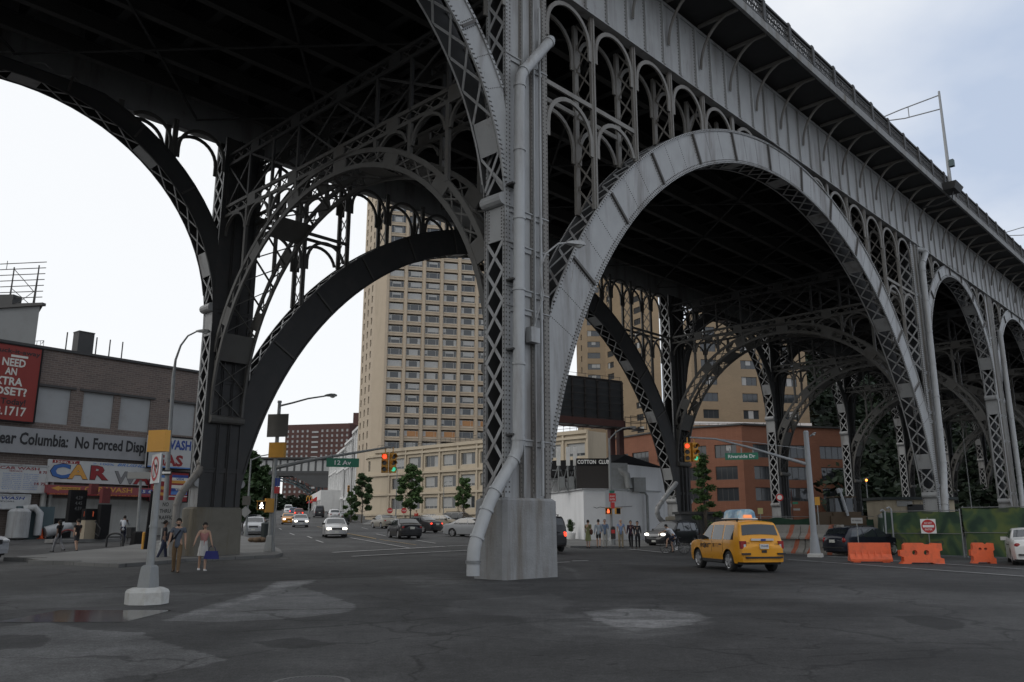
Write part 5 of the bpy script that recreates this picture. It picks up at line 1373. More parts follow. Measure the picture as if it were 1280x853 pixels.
def wheel_meshes(r, fine):
    k = (r, fine)
    if k in _wheel: return _wheel[k]
    n = 28 if fine else 14
    Rx = Matrix.Rotation(math.pi / 2, 4, 'X')
    t = MB(); w = .11
    t.lathe([(r * .66, -w), (r * .9, -w), (r * .985, -w * .75), (r, -w * .4), (r, w * .4), (r * .985, w * .75), (r * .9, w), (r * .66, w), (r * .62, w * .6), (r * .62, -w * .6), (r * .66, -w)], n, Rx)
    rm = MB(); rm.lathe([(r * .60, .05), (r * .61, .10), (r * .66, .112), (r * .68, .10), (r * .66, -.1)], n, Rx, 0, False)
    for i in range(5):
        a = 2 * math.pi * i / 5 + .3; d = Vector((math.cos(a), 0, math.sin(a))); e = Vector((-d.z, 0, d.x))
        p, q = d * .03, d * r * .63
        for y in (-.115,):
            rm.hexa([p + e * .055 + Vector((0, y, 0)), q + e * .042 + Vector((0, y, 0)), q - e * .042 + Vector((0, y, 0)), p - e * .055 + Vector((0, y, 0))], [p + e * .06 + Vector((0, y + .05, 0)), q + e * .045 + Vector((0, y + .05, 0)), q - e * .045 + Vector((0, y + .05, 0)), p - e * .06 + Vector((0, y + .05, 0))])
    rm.lathe([(.075, -.04), (.07, .11), (.001, .115)], 10, Rx)
    d = MB(); d.lathe([(r * .60, .045), (.001, .045)], n, Rx)
    a = mesh_of(t, 'tyre', [MT['rubber']]); a.shade_smooth(); a.set_sharp_from_angle(angle=R(40))
    b = mesh_of(rm, 'rim', [MT['chrome']]); b.shade_smooth(); b.set_sharp_from_angle(angle=R(35))
    hub = MB(); hub.lathe([(r * .63, -.07), (r * .63, .04), (.001, .04)], n, Rx)
    c = mesh_of(hub, 'wheel', [MT['trim']])
    _wheel[k] = (a, b, c); return _wheel[k]
def car(name, label, cat, loc, heading, kind, color, group=None, lights=None, fine=False, taxi=False, rack=False, brake=False, lower=None):
    K = KINDS[kind]; L, W, H = K['L'], K['W'], K['H']; hw = W / 2; Lh = L / 2
    t = empty(name, loc, heading, label, cat, group); Mw = L2W(t)
    body_m = paint(color)
    top = K['top']
    # densified outline
    out = []
    sub = 6 if fine else 3
    for i in range(len(top) - 1):
        p0 = Vector(top[max(0, i - 1)]); p1 = Vector(top[i]); p2 = Vector(top[i + 1]); p3 = Vector(top[min(len(top) - 1, i + 2)])
        for k in range(sub):
            u = k / sub; out.append(((2 * p1) + (p2 - p0) * u * .7 + (-3 * 0) * p0 if False else p1.lerp(p2, u)))
    out.append(Vector(top[-1]))
    for _ in range(2 if fine else 1):                     # soften the corners
        out = [out[0]] + [(out[i - 1] + out[i] * 2 + out[i + 1]) / 4 for i in range(1, len(out) - 1)] + [out[-1]]
    ra = K['rw'] * 1.17; belt = K['belt']; cl = K['clear']
    def bot(x):
        z = cl + (.05 if abs(x) > Lh * .86 else 0)
        for wx in K['wx']:
            d = abs(x - wx)
            if d < ra: z = max(z, K['rw'] + math.sqrt(ra * ra - d * d))
        return z
    xs = set()
    for p in out: xs.add(round(p.x, 4))
    def yy(x, z):
        e = max(0, (abs(x) - Lh * .62) / (Lh * .38)); P = 1 - .15 * e ** 2.6
        if z > belt: T = .965 - .20 * ((z - belt) / (H - belt)) ** 1.15
        elif z < .55: T = .985 - .05 * ((.55 - z) / .35)
        else: T = .985 - .02 * (z - .55) / (belt - .55)
        return hw * P * T
    ZTOP = {}
    # stations: outline points plus arch points; top(x) read off the outline (upper envelope)
    def ztop(x):
        best = None
        for a, b in zip(out, out[1:]):
            if (a.x - x) * (b.x - x) <= 1e-9 and abs(a.x - b.x) > 1e-6:
                z = a.z_ if False else a.y + (b.y - a.y) * (x - a.x) / (b.x - a.x); best = z if best is None else max(best, z)
        return best if best is not None else min(out, key=lambda p: abs(p.x - x)).y
    X0, X1 = min(p.x for p in out), max(p.x for p in out)
    st = set(round(p.x, 3) for p in out)
    for wx in K['wx']:
        for k in range(-8, 9): st.add(round(wx + ra * math.sin(math.pi / 2 * k / 8) * .9999, 3))
        st.add(round(wx - ra - .002, 3)); st.add(round(wx + ra + .002, 3))
    st = sorted(x for x in st if X0 <= x <= X1); st2 = [st[0]]
    for x in st[1:]:
        if x - st2[-1] > .012: st2.append(x)
    st = st2; nx = len(st); NR = 12 if fine else 7; NY = 6
    mb = MB(); idx = {}
    rows = []
    for i, x in enumerate(st):
        zb, zt = bot(x), ztop(x)
        if zt < zb + .05: zt = zb + .05
        col_ = []
        for j in range(NR + 1):
            z = zb + (zt - zb) * (j / NR) ** .92; col_.append(z)
        rows.append(col_)
    def endx(i, y, z):
        x = st[i]
        b = 0
        if i == 0: b = -.10 * (1 - (y / hw) ** 2)
        if i == nx - 1: b = .16 * (1 - (y / hw) ** 2)
        return x + b
    base = {}
    vs = []
    def vid(v): vs.append(v); return len(vs) - 1
    Lg = [[vid((st[i], yy(st[i], z) * (1 - (.035 if j == NR else 0)), z)) for j, z in enumerate(rows[i])] for i in range(nx)]
    Rg = [[vid((st[i], -yy(st[i], z) * (1 - (.035 if j == NR else 0)), z)) for j, z in enumerate(rows[i])] for i in range(nx)]
    fs = []
    for i in range(nx - 1):
        for j in range(NR):
            fs.append((Lg[i][j], Lg[i][j + 1], Lg[i + 1][j + 1], Lg[i + 1][j])); fs.append((Rg[i][j], Rg[i + 1][j], Rg[i + 1][j + 1], Rg[i][j + 1]))
    TG = []
    for i in range(nx):
        row = [Lg[i][NR]]; y0 = vs[Lg[i][NR]][1]; z0 = rows[i][NR]
        for k in range(1, NY):
            f = 1 - 2 * k / NY; row.append(vid((endx(i, y0 * f, z0), y0 * f, z0 + .045 * (1 - f * f))))
        row.append(Rg[i][NR]); TG.append(row)
    for i in range(nx - 1):
        for k in range(NY): fs.append((TG[i][k], TG[i][k + 1], TG[i + 1][k + 1], TG[i + 1][k]))
    for i, e in ((0, 0), (nx - 1, 1)):                    # nose and tail
        grid = []
        for j in range(NR + 1):
            if j == NR: grid.append(TG[i]); continue
            row = [Lg[i][j]]; y0 = vs[Lg[i][j]][1]
            for k in range(1, NY): f = 1 - 2 * k / NY; row.append(vid((endx(i, y0 * f, 0), y0 * f, rows[i][j])))
            row.append(Rg[i][j]); grid.append(row)
        for j in range(NR):
            for k in range(NY): fs.append((grid[j][k], grid[j][k + 1], grid[j + 1][k + 1], grid[j + 1][k]))
    mb.add([Mw @ Vector(v) for v in vs], fs); mb.build('body', body_m, t, smooth=38)
    # dark underbody closes the shell
    ub = MB(); ub.hexa([Mw @ Vector(p) for p in ((-Lh + .25, -hw * .86, cl - .04), (Lh - .25, -hw * .86, cl - .04), (Lh - .25, hw * .86, cl - .04), (-Lh + .25, hw * .86, cl - .04))], [Mw @ Vector(p) for p in ((-Lh + .25, -hw * .84, belt - .25), (Lh - .25, -hw * .84, belt - .25 if kind != 'sedan' else .7), (Lh - .25, hw * .84, .7), (-Lh + .25, hw * .84, belt - .25))]); ub.build('underbody', MT['trim'], t)
    # side windows
    for s in (1, -1):
        for (b0, b1, zb), (t0_, t1_, zt) in K['wins']:
            g = MB(); n, m = 5, 4; grid = []
            for j in range(m + 1):
                v = j / m; z = zb + (zt - zb) * v; xa, xb = b0 + (t0_ - b0) * v, b1 + (t1_ - b1) * v
                grid.append([Mw @ Vector((xa + (xb - xa) * i / n, s * (yy(xa + (xb - xa) * i / n, z) + .006), z)) for i in range(n + 1)])
            g.add([p for r_ in grid for p in r_], [(j * (n + 1) + i, j * (n + 1) + i + 1, (j + 1) * (n + 1) + i + 1, (j + 1) * (n + 1) + i) for j in range(m) for i in range(n)])
            g.build('side_window', MT['car_glass'], t, smooth=180)
    def strip(nm, xa, xb, mat, ky=.86, lift=.012):
        g = MB(); n = 5; m = 6; grid = []
        for i in range(n + 1):
            x = xa + (xb - xa) * i / n; z = ztop(x); y0 = yy(x, z) * ky; r_ = []
            dx = .02; sl = (ztop(x + dx) - ztop(x - dx)) / (2 * dx); nv = Vector((-sl, 0, 1)).normalized()
            for k in range(m + 1): f = 1 - 2 * k / m; r_.append(Mw @ (Vector((x, y0 * f, z + .045 * (1 - (f * ky) ** 2))) + nv * lift))
            grid.append(r_)
        g.add([p for r_ in grid for p in r_], [(i * (m + 1) + k, i * (m + 1) + k + 1, (i + 1) * (m + 1) + k + 1, (i + 1) * (m + 1) + k) for i in range(n) for k in range(m)])
        return g.build(nm, mat, t, smooth=180)
    strip('windscreen', K['ws'][0], K['ws'][1], MT['car_glass'])
    strip('rear_window', K['rear'][0], K['rear'][1], MT['car_glass'], .88)
    # wheels
    ty, ri, hb = wheel_meshes(K['rw'], fine)
    for wx in K['wx']:
        for s in (1, -1):
            p = Mw @ Vector((wx, s * (hw - .15), K['rw'])); w = inst('wheel', hb, t, p, heading + (math.pi if s > 0 else 0)); inst('tyre', ty, w, p, heading + (math.pi if s > 0 else 0)); inst('rim', ri, w, p, heading + (math.pi if s > 0 else 0))
    def bx(nm, x0, x1, y0, y1, z0, z1, mat, par=None):
        g = MB(); g.hexa([Mw @ Vector(p) for p in ((x0, y0, z0), (x1, y0, z0), (x1, y1, z0), (x0, y1, z0))], [Mw @ Vector(p) for p in ((x0, y0, z1), (x1, y0, z1), (x1, y1, z1), (x0, y1, z1))]); return g.build(nm, mat, par or t)
    tl = .92 if kind in ('suv', 'bigsuv', 'van', 'pickup') else .80
    hl = {'suv': .86, 'bigsuv': .95, 'sedan': .66, 'wagon': .68, 'pickup': .92, 'van': .9}[kind]
    def pod(nm, xc, ys, zc, rx, ry, rz, mat):
        g = MB(); Rz = Matrix.Translation(Mw @ Vector((xc, ys, zc))) @ Matrix.Rotation(heading, 4, 'Z') @ Matrix.Diagonal((rx, ry, rz, 1)); n = 10; m = 6
        g.lathe([(max(1e-4, math.sin(math.pi * i / m)), -math.cos(math.pi * i / m)) for i in range(m + 1)], n, Rz); g.build(nm, mat, t, smooth=60)
    for s in (1, -1):
        ye = yy(-Lh * .985, tl) - .1
        pod('tail_light', -Lh + .06 if kind != 'suv' else -2.17, s * ye, tl, .09, .125, .15 if kind != 'sedan' else .09, MT['tail_on'] if brake else MT['tail']) if not taxi else bx('tail_light', -2.215, -2.02, s * .60, s * (yy(-2.12, .95) + .012), .80, 1.06, MT['tail'])
        if taxi: bx('reverse_light', -2.219, -2.15, s * .62, s * .70, .84, .95, MT['head'])
        pod('headlight', Lh - .03, s * (yy(Lh * .97, hl) - .17), hl, .10, .19, .09, MT['head_on'] if lights else MT['head'])
        bx('mirror', K['ws'][1] - .28, K['ws'][1] - .12, s * (hw * .93), s * (hw * .93 + .22), belt + .02, belt + .17, MT['trim'] if not fine or taxi else body_m)
        if fine:
            for k, x in enumerate((K['wins'][-1][0][0] - .02, K['wins'][-2][0][0] + .0)):
                bx('door_handle', x + .06, x + .22, s * (yy(x, belt - .12) - .005), s * (yy(x, belt - .12) + .028), belt - .15, belt - .115, MT['trim'])
            g = MB()
            for x in (K['wins'][-1][0][1] + .02, K['wins'][-1][0][0] - .05, K['wins'][-2][0][0] - .05):
                for z0, z1 in ((cl + .12, .7), (.7, belt)):
                    a, b = Vector((x, s * (yy(x, z0) + .0015), z0)), Vector((x, s * (yy(x, z1) + .0015), z1)); g.bar(Mw @ a, Mw @ b, .012, .006, (0, 0, 1))
            g.build('door_seam', MT['trim'], t)
    zb0 = .42 if kind in ('suv', 'bigsuv', 'pickup', 'van') else .34
    bx('grille', Lh - .02 + .08, Lh + .115, -hw * .42, hw * .42, hl - .14, hl + .05, MT['trim'] if not lights or kind == 'sedan' else MT['chrome'])
    bx('front_plate', Lh + .10, Lh + .15, -.16, .16, zb0, zb0 + .13, MT['plate'])
    bx('rear_plate', -Lh - .13, -Lh - .06, -.16, .16, tl - .12, tl + .04, MT['plate'])
    bx('bumper_strip', -Lh - .125, -Lh + .05, -hw * .74, hw * .74, zb0 + .06, zb0 + .12, MT['trim'])
    if rack or kind in ('suv', 'bigsuv', 'wagon'):
        for s in (1, -1):
            g = MB(); y = s * (yy(0, H) * .86); xr = -1.7
            g.bar(Mw @ Vector((xr, y, H + .07)), Mw @ Vector((.15, y, H + .06)), .04, .04)
            for x in (xr + .1, -.7, .05): g.bar(Mw @ Vector((x, y, H - .03)), Mw @ Vector((x, y, H + .06)), .05, .04)
            g.build('roof_rail', MT['trim'], t)

    return t, Mw, yy, bx
def head(az_deg): return math.pi / 2 - R(az_deg)
def carpos(px, py): return G(px, py)
# hero: yellow taxi
p = G(919, 712.0); TX_AZ = -11
TAXI, TM, TY, TB = car('taxi', 'yellow taxi with a roof advertisement turning across the junction', 'taxi', (p.x, p.y, gz(p.x, p.y)), head(TX_AZ), 'suv', (.66, .29, .012), fine=True, taxi=True, rack=True)
def taxi_details():
    t, Mw = TAXI, TM
    g = MB(); prof = [(-.34, 1.845), (-.30, 2.06), (-.22, 2.135), (-.10, 2.16), (.10, 2.16), (.22, 2.135), (.30, 2.06), (.34, 1.845)]
    g.prism(prof, lambda u, v, d: Mw @ Vector((d, u, v)), -1.18, .02); o = g.build('roof_advert', MT['ad'], t, smooth=35)
    a = MB(); a.hexa([Mw @ Vector(q) for q in ((-1.25, -.38, 1.80), (.10, -.38, 1.80), (.10, .38, 1.80), (-1.25, .38, 1.80))], [Mw @ Vector(q) for q in ((-1.25, -.38, 1.845), (.10, -.38, 1.845), (.10, .38, 1.845), (-1.25, .38, 1.845))]); a.build('advert_base', MT['white'], o)
    a = MB(); a.hexa([Mw @ Vector(q) for q in ((-1.27, -.16, 1.85), (-1.19, -.16, 1.85), (-1.19, .16, 1.85), (-1.27, .16, 1.85))], [Mw @ Vector(q) for q in ((-1.25, -.14, 1.96), (-1.19, -.14, 1.96), (-1.19, .14, 1.96), (-1.25, .14, 1.96))]); a.build('roof_lamp', MT['amber'], o)
    for s in (1, -1):
        fr = lambda u, v, e: Mw @ Vector((1.02 - u if s > 0 else .0 + u - .2, s * (TY(.5, .85) + .004 + e), v))
        if s > 0:
            w = MB(); text_mesh(w, 'NYC TAXI', fr, .13, .0, .80, 0, .74, 'LEFT', .04, .004); w.build('lettering', MT['ink'], t, fix=False)
            w = MB(); w.lathe([(.10, 0), (.10, .006), (.001, .006)], 16, Matrix.Translation(Mw @ Vector((.61, TY(.6, .86) + .002, .86))) @ Matrix.Rotation(head(TX_AZ), 4, 'Z') @ Matrix.Rotation(-math.pi / 2, 4, 'X')); w.build('taxi_disc', MT['ink'], t)
            w = MB(); text_mesh(w, 'T', fr, .11, .405, .81, 0, .07, 'LEFT', .03, .014); w.build('lettering', MT['paint_yel'], t, fix=False)
            w = MB()
            for i in range(3): text_mesh(w, ['$2.50 initial fare', '40c per 1/5 mile', '311 info'][i], fr, .03, 1.24, .92 - .05 * i, 0, .38, 'LEFT', .0, .004)
            w.quad(fr(1.12, .82, .002), fr(1.2, .82, .002), fr(1.2, .96, .002), fr(1.12, .96, .002)); w.build('lettering', MT['ink'], t, fix=False)
    # black lower cladding and rear bumper strips, spoiler badge
    for s in (1, -1):
        TB('side_step', -.85, .85, s * (TY(0, .4) - .07), s * (TY(0, .4) + .02), .30, .40, MT['trim'])
        TB('bumper_pad', -2.32, -2.22, s * .50, s * .80, .60, .66, MT['trim'])
    TB('handle_bar', -2.235, -2.17, -.42, .42, 1.07, 1.14, MT['chrome'])
    TB('badge', -2.245, -2.2, -.12, .06, 1.06, 1.13, MT['ink_blue'])
    TB('tow_hitch', -2.33, -2.28, -.09, .09, .67, .76, MT['trim'])
    w = MB(); fr = lambda u, v, e: Mw @ Vector((-2.305 - e, -u, v)); 
    w2 = lambda u, v, e: Mw @ Vector((-2.275 - e, -u, v))
    for txt_, u, v, wd in (('4WD', -.72 + .05, .97, .16), ('HYBRID', .42, .93, .2)): text_mesh(w, txt_, w2, .05, u, v, 0, wd, 'LEFT', .01, .004)
    w.build('lettering', MT['trim'], t, fix=False)
    w = MB(); text_mesh(w, '5N44B', lambda u, v, e: Mw @ Vector((-2.36 - e, -u, v)), .07, -.13, .86, 0, .26, 'LEFT', .0, .003); w.build('lettering', MT['ink_blue'], t, fix=False)
MT['amber'] = M('amber_lamp', (.5, .12, .04), .3, emit=(1, .35, .12), estr=.7)
MT['paint_yel'] = M('taxi_yellow_lettering', (.60, .25, .012), .5)
def ad_mat():
    m = M('advert_print', (.42, .55, .66), .35, 0, .25, 3); n, l = m.node_tree.nodes, m.node_tree.links
    cr = n.new('ShaderNodeValToRGB'); nz = [x for x in n if x.type == 'TEX_NOISE'][0]; nz.inputs['Scale'].default_value = 2.2
    cr.color_ramp.elements[0].position = .35; cr.color_ramp.elements[0].color = (.10, .22, .36, 1); cr.color_ramp.elements[1].position = .62; cr.color_ramp.elements[1].color = (.62, .66, .66, 1)
    e = cr.color_ramp.elements.new(.5); e.color = (.30, .50, .62, 1)
    l.new(nz.outputs[0], cr.inputs[0]); l.new(cr.outputs[0], n['Principled BSDF'].inputs['Base Color']); return m
MT['ad'] = ad_mat()
taxi_details()
# others: (name, label, category, px, py of the ground under the middle, azimuth of the nose, kind, colour, lights, brake)
SILVER, BLACK, GREYC, WHITEC, GOLD = (.36, .37, .38), (.012, .012, .014), (.15, .155, .16), (.62, .62, .61), (.26, .24, .20)
ST = -15
CARS = [
 ('suv', 'black suv with rack lights braking beside the near column plinth', 'suv', 672, 689, -16, 'bigsuv', BLACK, 0, 1),
 ('suv', 'black suv with lit headlights waiting behind the cyclist', 'suv', 842, 684.5, 222, 'bigsuv', BLACK, 1, 0),
 ('station_wagon', 'dark blue estate car parked behind the orange barriers', 'station wagon', 1081, 694, 62, 'wagon', (.008, .010, .018), 0, 0),
 ('sedan', 'white saloon seen from behind at the camouflage fence', 'car', 1292, 705, 27, 'sedan', WHITEC, 0, 0),
 ('pickup_truck', 'silver pickup nose at the gas station entrance', 'pickup', -66, 703, 112, 'pickup', (.33, .34, .36), 0, 0),
 ('sedan', 'silver saloon with headlights on approaching down the middle lane, nearest of the oncoming cars', 'car', 418, 671.5, 164, 'sedan', (.42, .42, .42), 1, 0),
 ('sedan', 'black saloon driving away past the stop line', 'car', 505, 673, -22, 'sedan', BLACK, 0, 0),
 ('sedan', 'silver saloon with headlights on following the yellow cab', 'car', 375, 659, 163, 'sedan', SILVER, 1, 0),
 ('cab', 'small yellow cab with headlights on far down the street', 'taxi', 360, 655.5, 163, 'sedan', (.55, .22, .012), 1, 0),
 ('suv', 'dark red suv far down the street behind the yellow cab', 'suv', 373, 648, -15, 'suv', (.16, .03, .03), 0, 1),
 ('van', 'white van far away in the middle of the street', 'van', 360, 643, 164, 'van', (.55, .55, .55), 0, 0),
 ('sedan', 'gold saloon parked by the cream block near the first street tree', 'car', 480, 660.5, -28, 'sedan', GOLD, 0, 0),
 ('sedan', 'black saloon with brake lights parked between gold and silver cars', 'car', 524, 666, -50, 'sedan', (.03, .03, .032), 0, 1),
 ('sedan', 'silver saloon turning beside the plinth of the near column', 'car', 590, 671, 118, 'sedan', (.30, .31, .32), 0, 0),
 ('sedan', 'grey saloon parked on the forecourt of the cream block, first of the row', 'car', 540, 660, 118, 'sedan', GREYC, 0, 0),
 ('sedan', 'beige saloon parked on the forecourt of the cream block under a tree', 'car', 553, 661.5, 112, 'sedan', (.30, .26, .20), 0, 0),
 ('suv', 'dark suv parked on the forecourt half behind the column', 'suv', 577, 660, 118, 'suv', (.03, .032, .035), 0, 0),
 ('sedan', 'silver saloon parked at the near kerb behind the far column', 'car', 318, 668, 166, 'sedan', SILVER, 0, 0),
 ('sedan', 'dark saloon parked in line behind the kerbside silver saloon', 'car', 317, 661, 165, 'sedan', (.05, .05, .055), 0, 0),
 ('suv', 'silver suv with lights on in the left lane far away', 'suv', 331, 651, 163, 'suv', SILVER, 1, 0),
 ('sedan', 'green grey saloon parked in front of the white loft building', 'car', 431, 652.5, -17, 'sedan', (.10, .12, .12), 0, 0),
 ('suv', 'white suv parked in front of the white loft building', 'suv', 417, 650.5, -17, 'suv', (.5, .5, .5), 0, 0),
 ('van', 'black van parked by the low shops far up the street', 'van', 398, 647, -17, 'van', (.03, .03, .035), 0, 0),
 ('suv', 'blue suv far away on the right hand lane', 'suv', 366, 645, -16, 'suv', (.05, .07, .14), 0, 1),
]
for nm, lab, cat, px, py, az, kd, colr, li, br in CARS:
    p = G(px, py)
    g = {'sedan': 'saloon cars on the street', 'suv': 'suvs on the street'}.get(nm)
    fine = p.y < 55
    car(nm, lab, cat, (p.x, p.y, gz(p.x, p.y)), head(az), kd, colr, g, li, fine, brake=br)
# ------------------------------------------------------------------ pavements, markings, stains
slab('pavement', MT['pave'], [g2(*q) for q in [(19, 700), (63, 706), (91, 707), (148, 710), (186, 707), (232, 702.5), (302, 699.5), (345, 697.5), (353, 695), (350, 690), (330, 681), (300, 671), (262, 668), (200, 678), (150, 687), (110, 691), (50, 697)]])
slab('pavement', MT['pave'], [g2(*q) for q in [(713, 685.3), (790, 685.6), (870, 685.6), (930, 685.5), (930, 676), (826, 675), (790, 675), (757, 675.5), (730, 675.5), (700, 675.5), (702, 681)]])
slab('pavement', MT['pave'], [g2(*q) for q in [(452, 657.0), (478, 657.3), (520, 662), (560, 666), (600, 667), (600, 662), (540, 658), (500, 654), (462, 652)]])
def mark(px1, py1, px2, py2, w=.15, mat=None, dz=.036):
    a, b = G(px1, py1), G(px2, py2); d = Vector((b.x - a.x, b.y - a.y)); L = d.length; d /= L; n = Vector((-d.y, d.x)) * w / 2; k = max(1, int(L / 1.0))
    mb = MB(); P = []
    for i in range(k + 1):
        c = Vector((a.x, a.y)) + d * L * i / k
        for s in (1, -1): q = c + n * s; P.append((q.x, q.y, gz(q.x, q.y) + dz))
    mb.add(P, [(2 * i, 2 * i + 1, 2 * i + 3, 2 * i + 2) for i in range(k)])
    o = mb.build('road_marking', mat or MT['paint'], None, (a.x, a.y, a.z)); o['kind'] = 'structure'; return o
for q in ((416, 691.5, 556, 684, .35), (440, 696.5, 590, 688.5, .3), (437, 672.8, 512, 686, .16), (395, 676, 404, 679, .15), (362, 667, 368, 669.5, .15), (349, 661, 352, 662.6, .15), (384, 671, 390, 673.5, .15),
          (985, 700.5, 1290, 722.5, .14), (940, 690, 1290, 713.5, .12), (787, 687.3, 836, 692.0, .3), (712, 686.8, 800, 688.2, .2), (694, 704.5, 712, 703.5, .2), (715, 702.5, 735, 701.8, .2), (470, 668, 482, 670.5, .15), (452, 660, 460, 662, .14), (520, 676, 545, 680, .15), (560, 683.5, 600, 682, .2)): mark(*q)
for q in ((415, 664, 470, 674, .12), (417, 664.3, 470, 674.6, .10), (474, 675, 520, 682, .12), (396, 658.5, 412, 662.6, .12)): mark(*q, mat=MT['paint_y'])
patch('light', [g2(*q) for q in [(200, 777), (262, 757), (325, 739), (345, 727), (400, 724.5), (375, 733), (400, 741), (445, 757), (442, 765), (360, 774), (280, 778)]])
patch('light', [g2(*q) for q in [(-60, 790), (60, 778), (112, 788), (178, 791), (192, 800), (285, 826), (230, 838), (130, 850), (110, 900), (-80, 900)]])
patch('dark', [g2(*q) for q in [(-40, 795), (55, 794), (66, 800), (50, 810), (-40, 815)]])
patch('mid', [g2(*q) for q in [(560, 752), (690, 742), (720, 752), (700, 765), (760, 775), (900, 776), (880, 790), (790, 800), (690, 792), (640, 770), (560, 768)]])
patch('light', [g2(*q) for q in [(730, 765), (790, 761), (870, 766), (890, 773), (840, 786), (770, 784), (742, 776)]])
patch('dark', [g2(*q) for q in [(1118, 771), (1160, 770), (1200, 777), (1206, 785), (1180, 789), (1140, 780)]])
patch('dark', [g2(*q) for q in [(318, 803), (372, 797), (398, 801), (418, 806), (380, 812), (335, 810)]])
patch('mid', [g2(*q) for q in [(0, 745), (120, 741), (300, 742), (320, 736), (230, 752), (90, 760), (0, 763)]])
patch('light', [g2(*q) for q in [(346, 695), (415, 690), (440, 695), (350, 699)]])
def puddle_mat():
    m = M('puddle_water', (.020, .017, .014), .10, 0, .1, 2, spec=.4); return m
MT['water'] = puddle_mat()
pp_ = [Vector(g2(*q)) for q in [(66, 769), (100, 767), (150, 765.5), (155, 770), (148, 775), (104, 776), (76, 774)]]
fine_sheet('puddle', MT['water'], steps((min(p.x for p in pp_) - .3, max(p.x for p in pp_) + .3, .05)), steps((min(p.y for p in pp_) - .3, max(p.y for p in pp_) + .3, .05)), [('fade', pp_, .10)], .010)
patch('scuff', [g2(*q) for q in [(690, 768), (760, 757), (870, 760), (905, 772), (880, 784), (790, 792), (720, 784)]], .9)
patch('scuff', [g2(*q) for q in [(215, 772), (300, 748), (345, 727), (400, 726), (372, 733), (300, 757), (240, 772)]], .3)
patch('scuff', [g2(*q) for q in [(470, 722), (560, 716), (600, 728), (520, 735)]], .8)
patch('scuff', [g2(*q) for q in [(700, 706), (722, 712), (727, 724), (720, 728), (716, 716), (695, 709)]], .2)
patch('grime', [g2(*q) for q in [(440, 745), (700, 735), (1000, 745), (1280, 760), (1280, 775), (900, 800), (600, 790), (470, 770)]], 2.5)
patch('grime', [g2(*q) for q in [(500, 800), (900, 800), (1300, 800), (1400, 860), (1000, 880), (420, 870)]], 1.2)
patch('grime', [g2(*q) for q in [(-20, 722), (180, 718), (420, 708), (560, 712), (420, 724), (200, 734), (-20, 742)]], 1.6)
patch('grime', [g2(*q) for q in [(720, 700), (860, 708), (1290, 740), (1290, 752), (980, 728), (760, 712)]], 1.5)
for q in (((610, 815), (700, 822), (820, 838), (900, 842)), ((300, 790), (420, 783), (560, 772)), ((905, 792), (985, 800), (1010, 806)), ((850, 845), (1000, 822), (1180, 812)), ((130, 735), (300, 728), (480, 720))):
    patch('dark', [g2(x, y - .7) for x, y in q] + [g2(x, y + .7) for x, y in q[::-1]], .06)
fine_sheet('road', MT['wear'], steps((-18, 28, .17)), steps((5.2, 14, .11), (14, 40, .2)), WEAR, .004)
def manhole():
    p = G(388, 858); t = empty('manhole_cover', (p.x, p.y, 0), 0, 'round iron manhole cover with raised bars in the near roadway', 'manhole cover')
    m = MB(); m.lathe([(.40, .0), (.40, .038), (.34, .040), (.34, .032), (.001, .032)], 32, Matrix.Translation(p)); m.build('cover', MT['iron'], t)
    r = MB()
    for i in range(-8, 9):
        h = math.sqrt(max(0, .32 ** 2 - (i * .038) ** 2)); r.box(p.x + i * .038 - .011, p.x + i * .038 + .011, p.y - h, p.y + h, .0325, .042)
    r.build('grille', MT['iron'], t)
MT['iron'] = M('cast_iron', (.10, .10, .10), .6, .3, .2, 6)
manhole()
# ------------------------------------------------------------------ signals, lamps and signs
def frame_az(p, az):
    """facing frame: returns fr(u right, v up, e outwards) for something that faces azimuth az"""
    n = Vector((math.sin(az), math.cos(az), 0)); r = Vector((-n.y, n.x, 0)) * 1.0
    p = Vector(p)
    return lambda u, v, e: p + r * u + Vector((0, 0, v)) + n * e
def facing(p): return math.atan2(-p[0], -p[1])            # azimuth from p towards the photographer's standpoint
def fbox(mb, fr, u0, u1, v0, v1, e0, e1, mi=0):
    mb.hexa([fr(u0, v0, e1), fr(u1, v0, e1), fr(u1, v0, e0), fr(u0, v0, e0)], [fr(u0, v1, e1), fr(u1, v1, e1), fr(u1, v1, e0), fr(u0, v1, e0)], mi)
def disc(mb, fr, u, v, r, e0, e1, n=18, mi=0):
    P = [fr(u + r * math.cos(2 * math.pi * k / n), v + r * math.sin(2 * math.pi * k / n), e) for e in (e0, e1) for k in range(n)]
    mb.add(P, [tuple(range(n)), tuple(range(2 * n - 1, n - 1, -1))] + [(k, (k + 1) % n, n + (k + 1) % n, n + k) for k in range(n)], mi)
def signal_head(t, p, az, lit, rod=.3):
    """three-lens head, p = top centre"""
    fr = frame_az(p, az); hs = MB(); fbox(hs, fr, -.17, .17, -1.02, 0, -.2, 0); hs.bar(fr(0, 0, -.1), fr(0, rod, -.1), .05, .05); h = hs.build('housing', MT['yellow'], t)
    for k, nm in enumerate(('lamp_red', 'amber_off', 'lamp_green')):
        v = -.18 - .33 * k
        mat = MT[nm] if k == lit and nm in MT else MT['lens_off']
        b = MB(); disc(b, fr, 0, v, .115, .0, .025); b.build('lens', mat, h)
        vz = MB(); n = 10
        for i in range(n):
            a0, a1 = math.pi * (-.1 + 1.2 * i / n), math.pi * (-.1 + 1.2 * (i + 1) / n)
            q = [(math.cos(a) * .135, math.sin(a) * .135) for a in (a0, a1)]
            vz.add([fr(q[0][0], v + q[0][1], 0), fr(q[1][0], v + q[1][1], 0), fr(q[1][0], v + q[1][1] - .02, .22), fr(q[0][0], v + q[0][1] - .02, .22)], [(0, 1, 2, 3)])
        vz.build('visor', MT['yellow'], h)
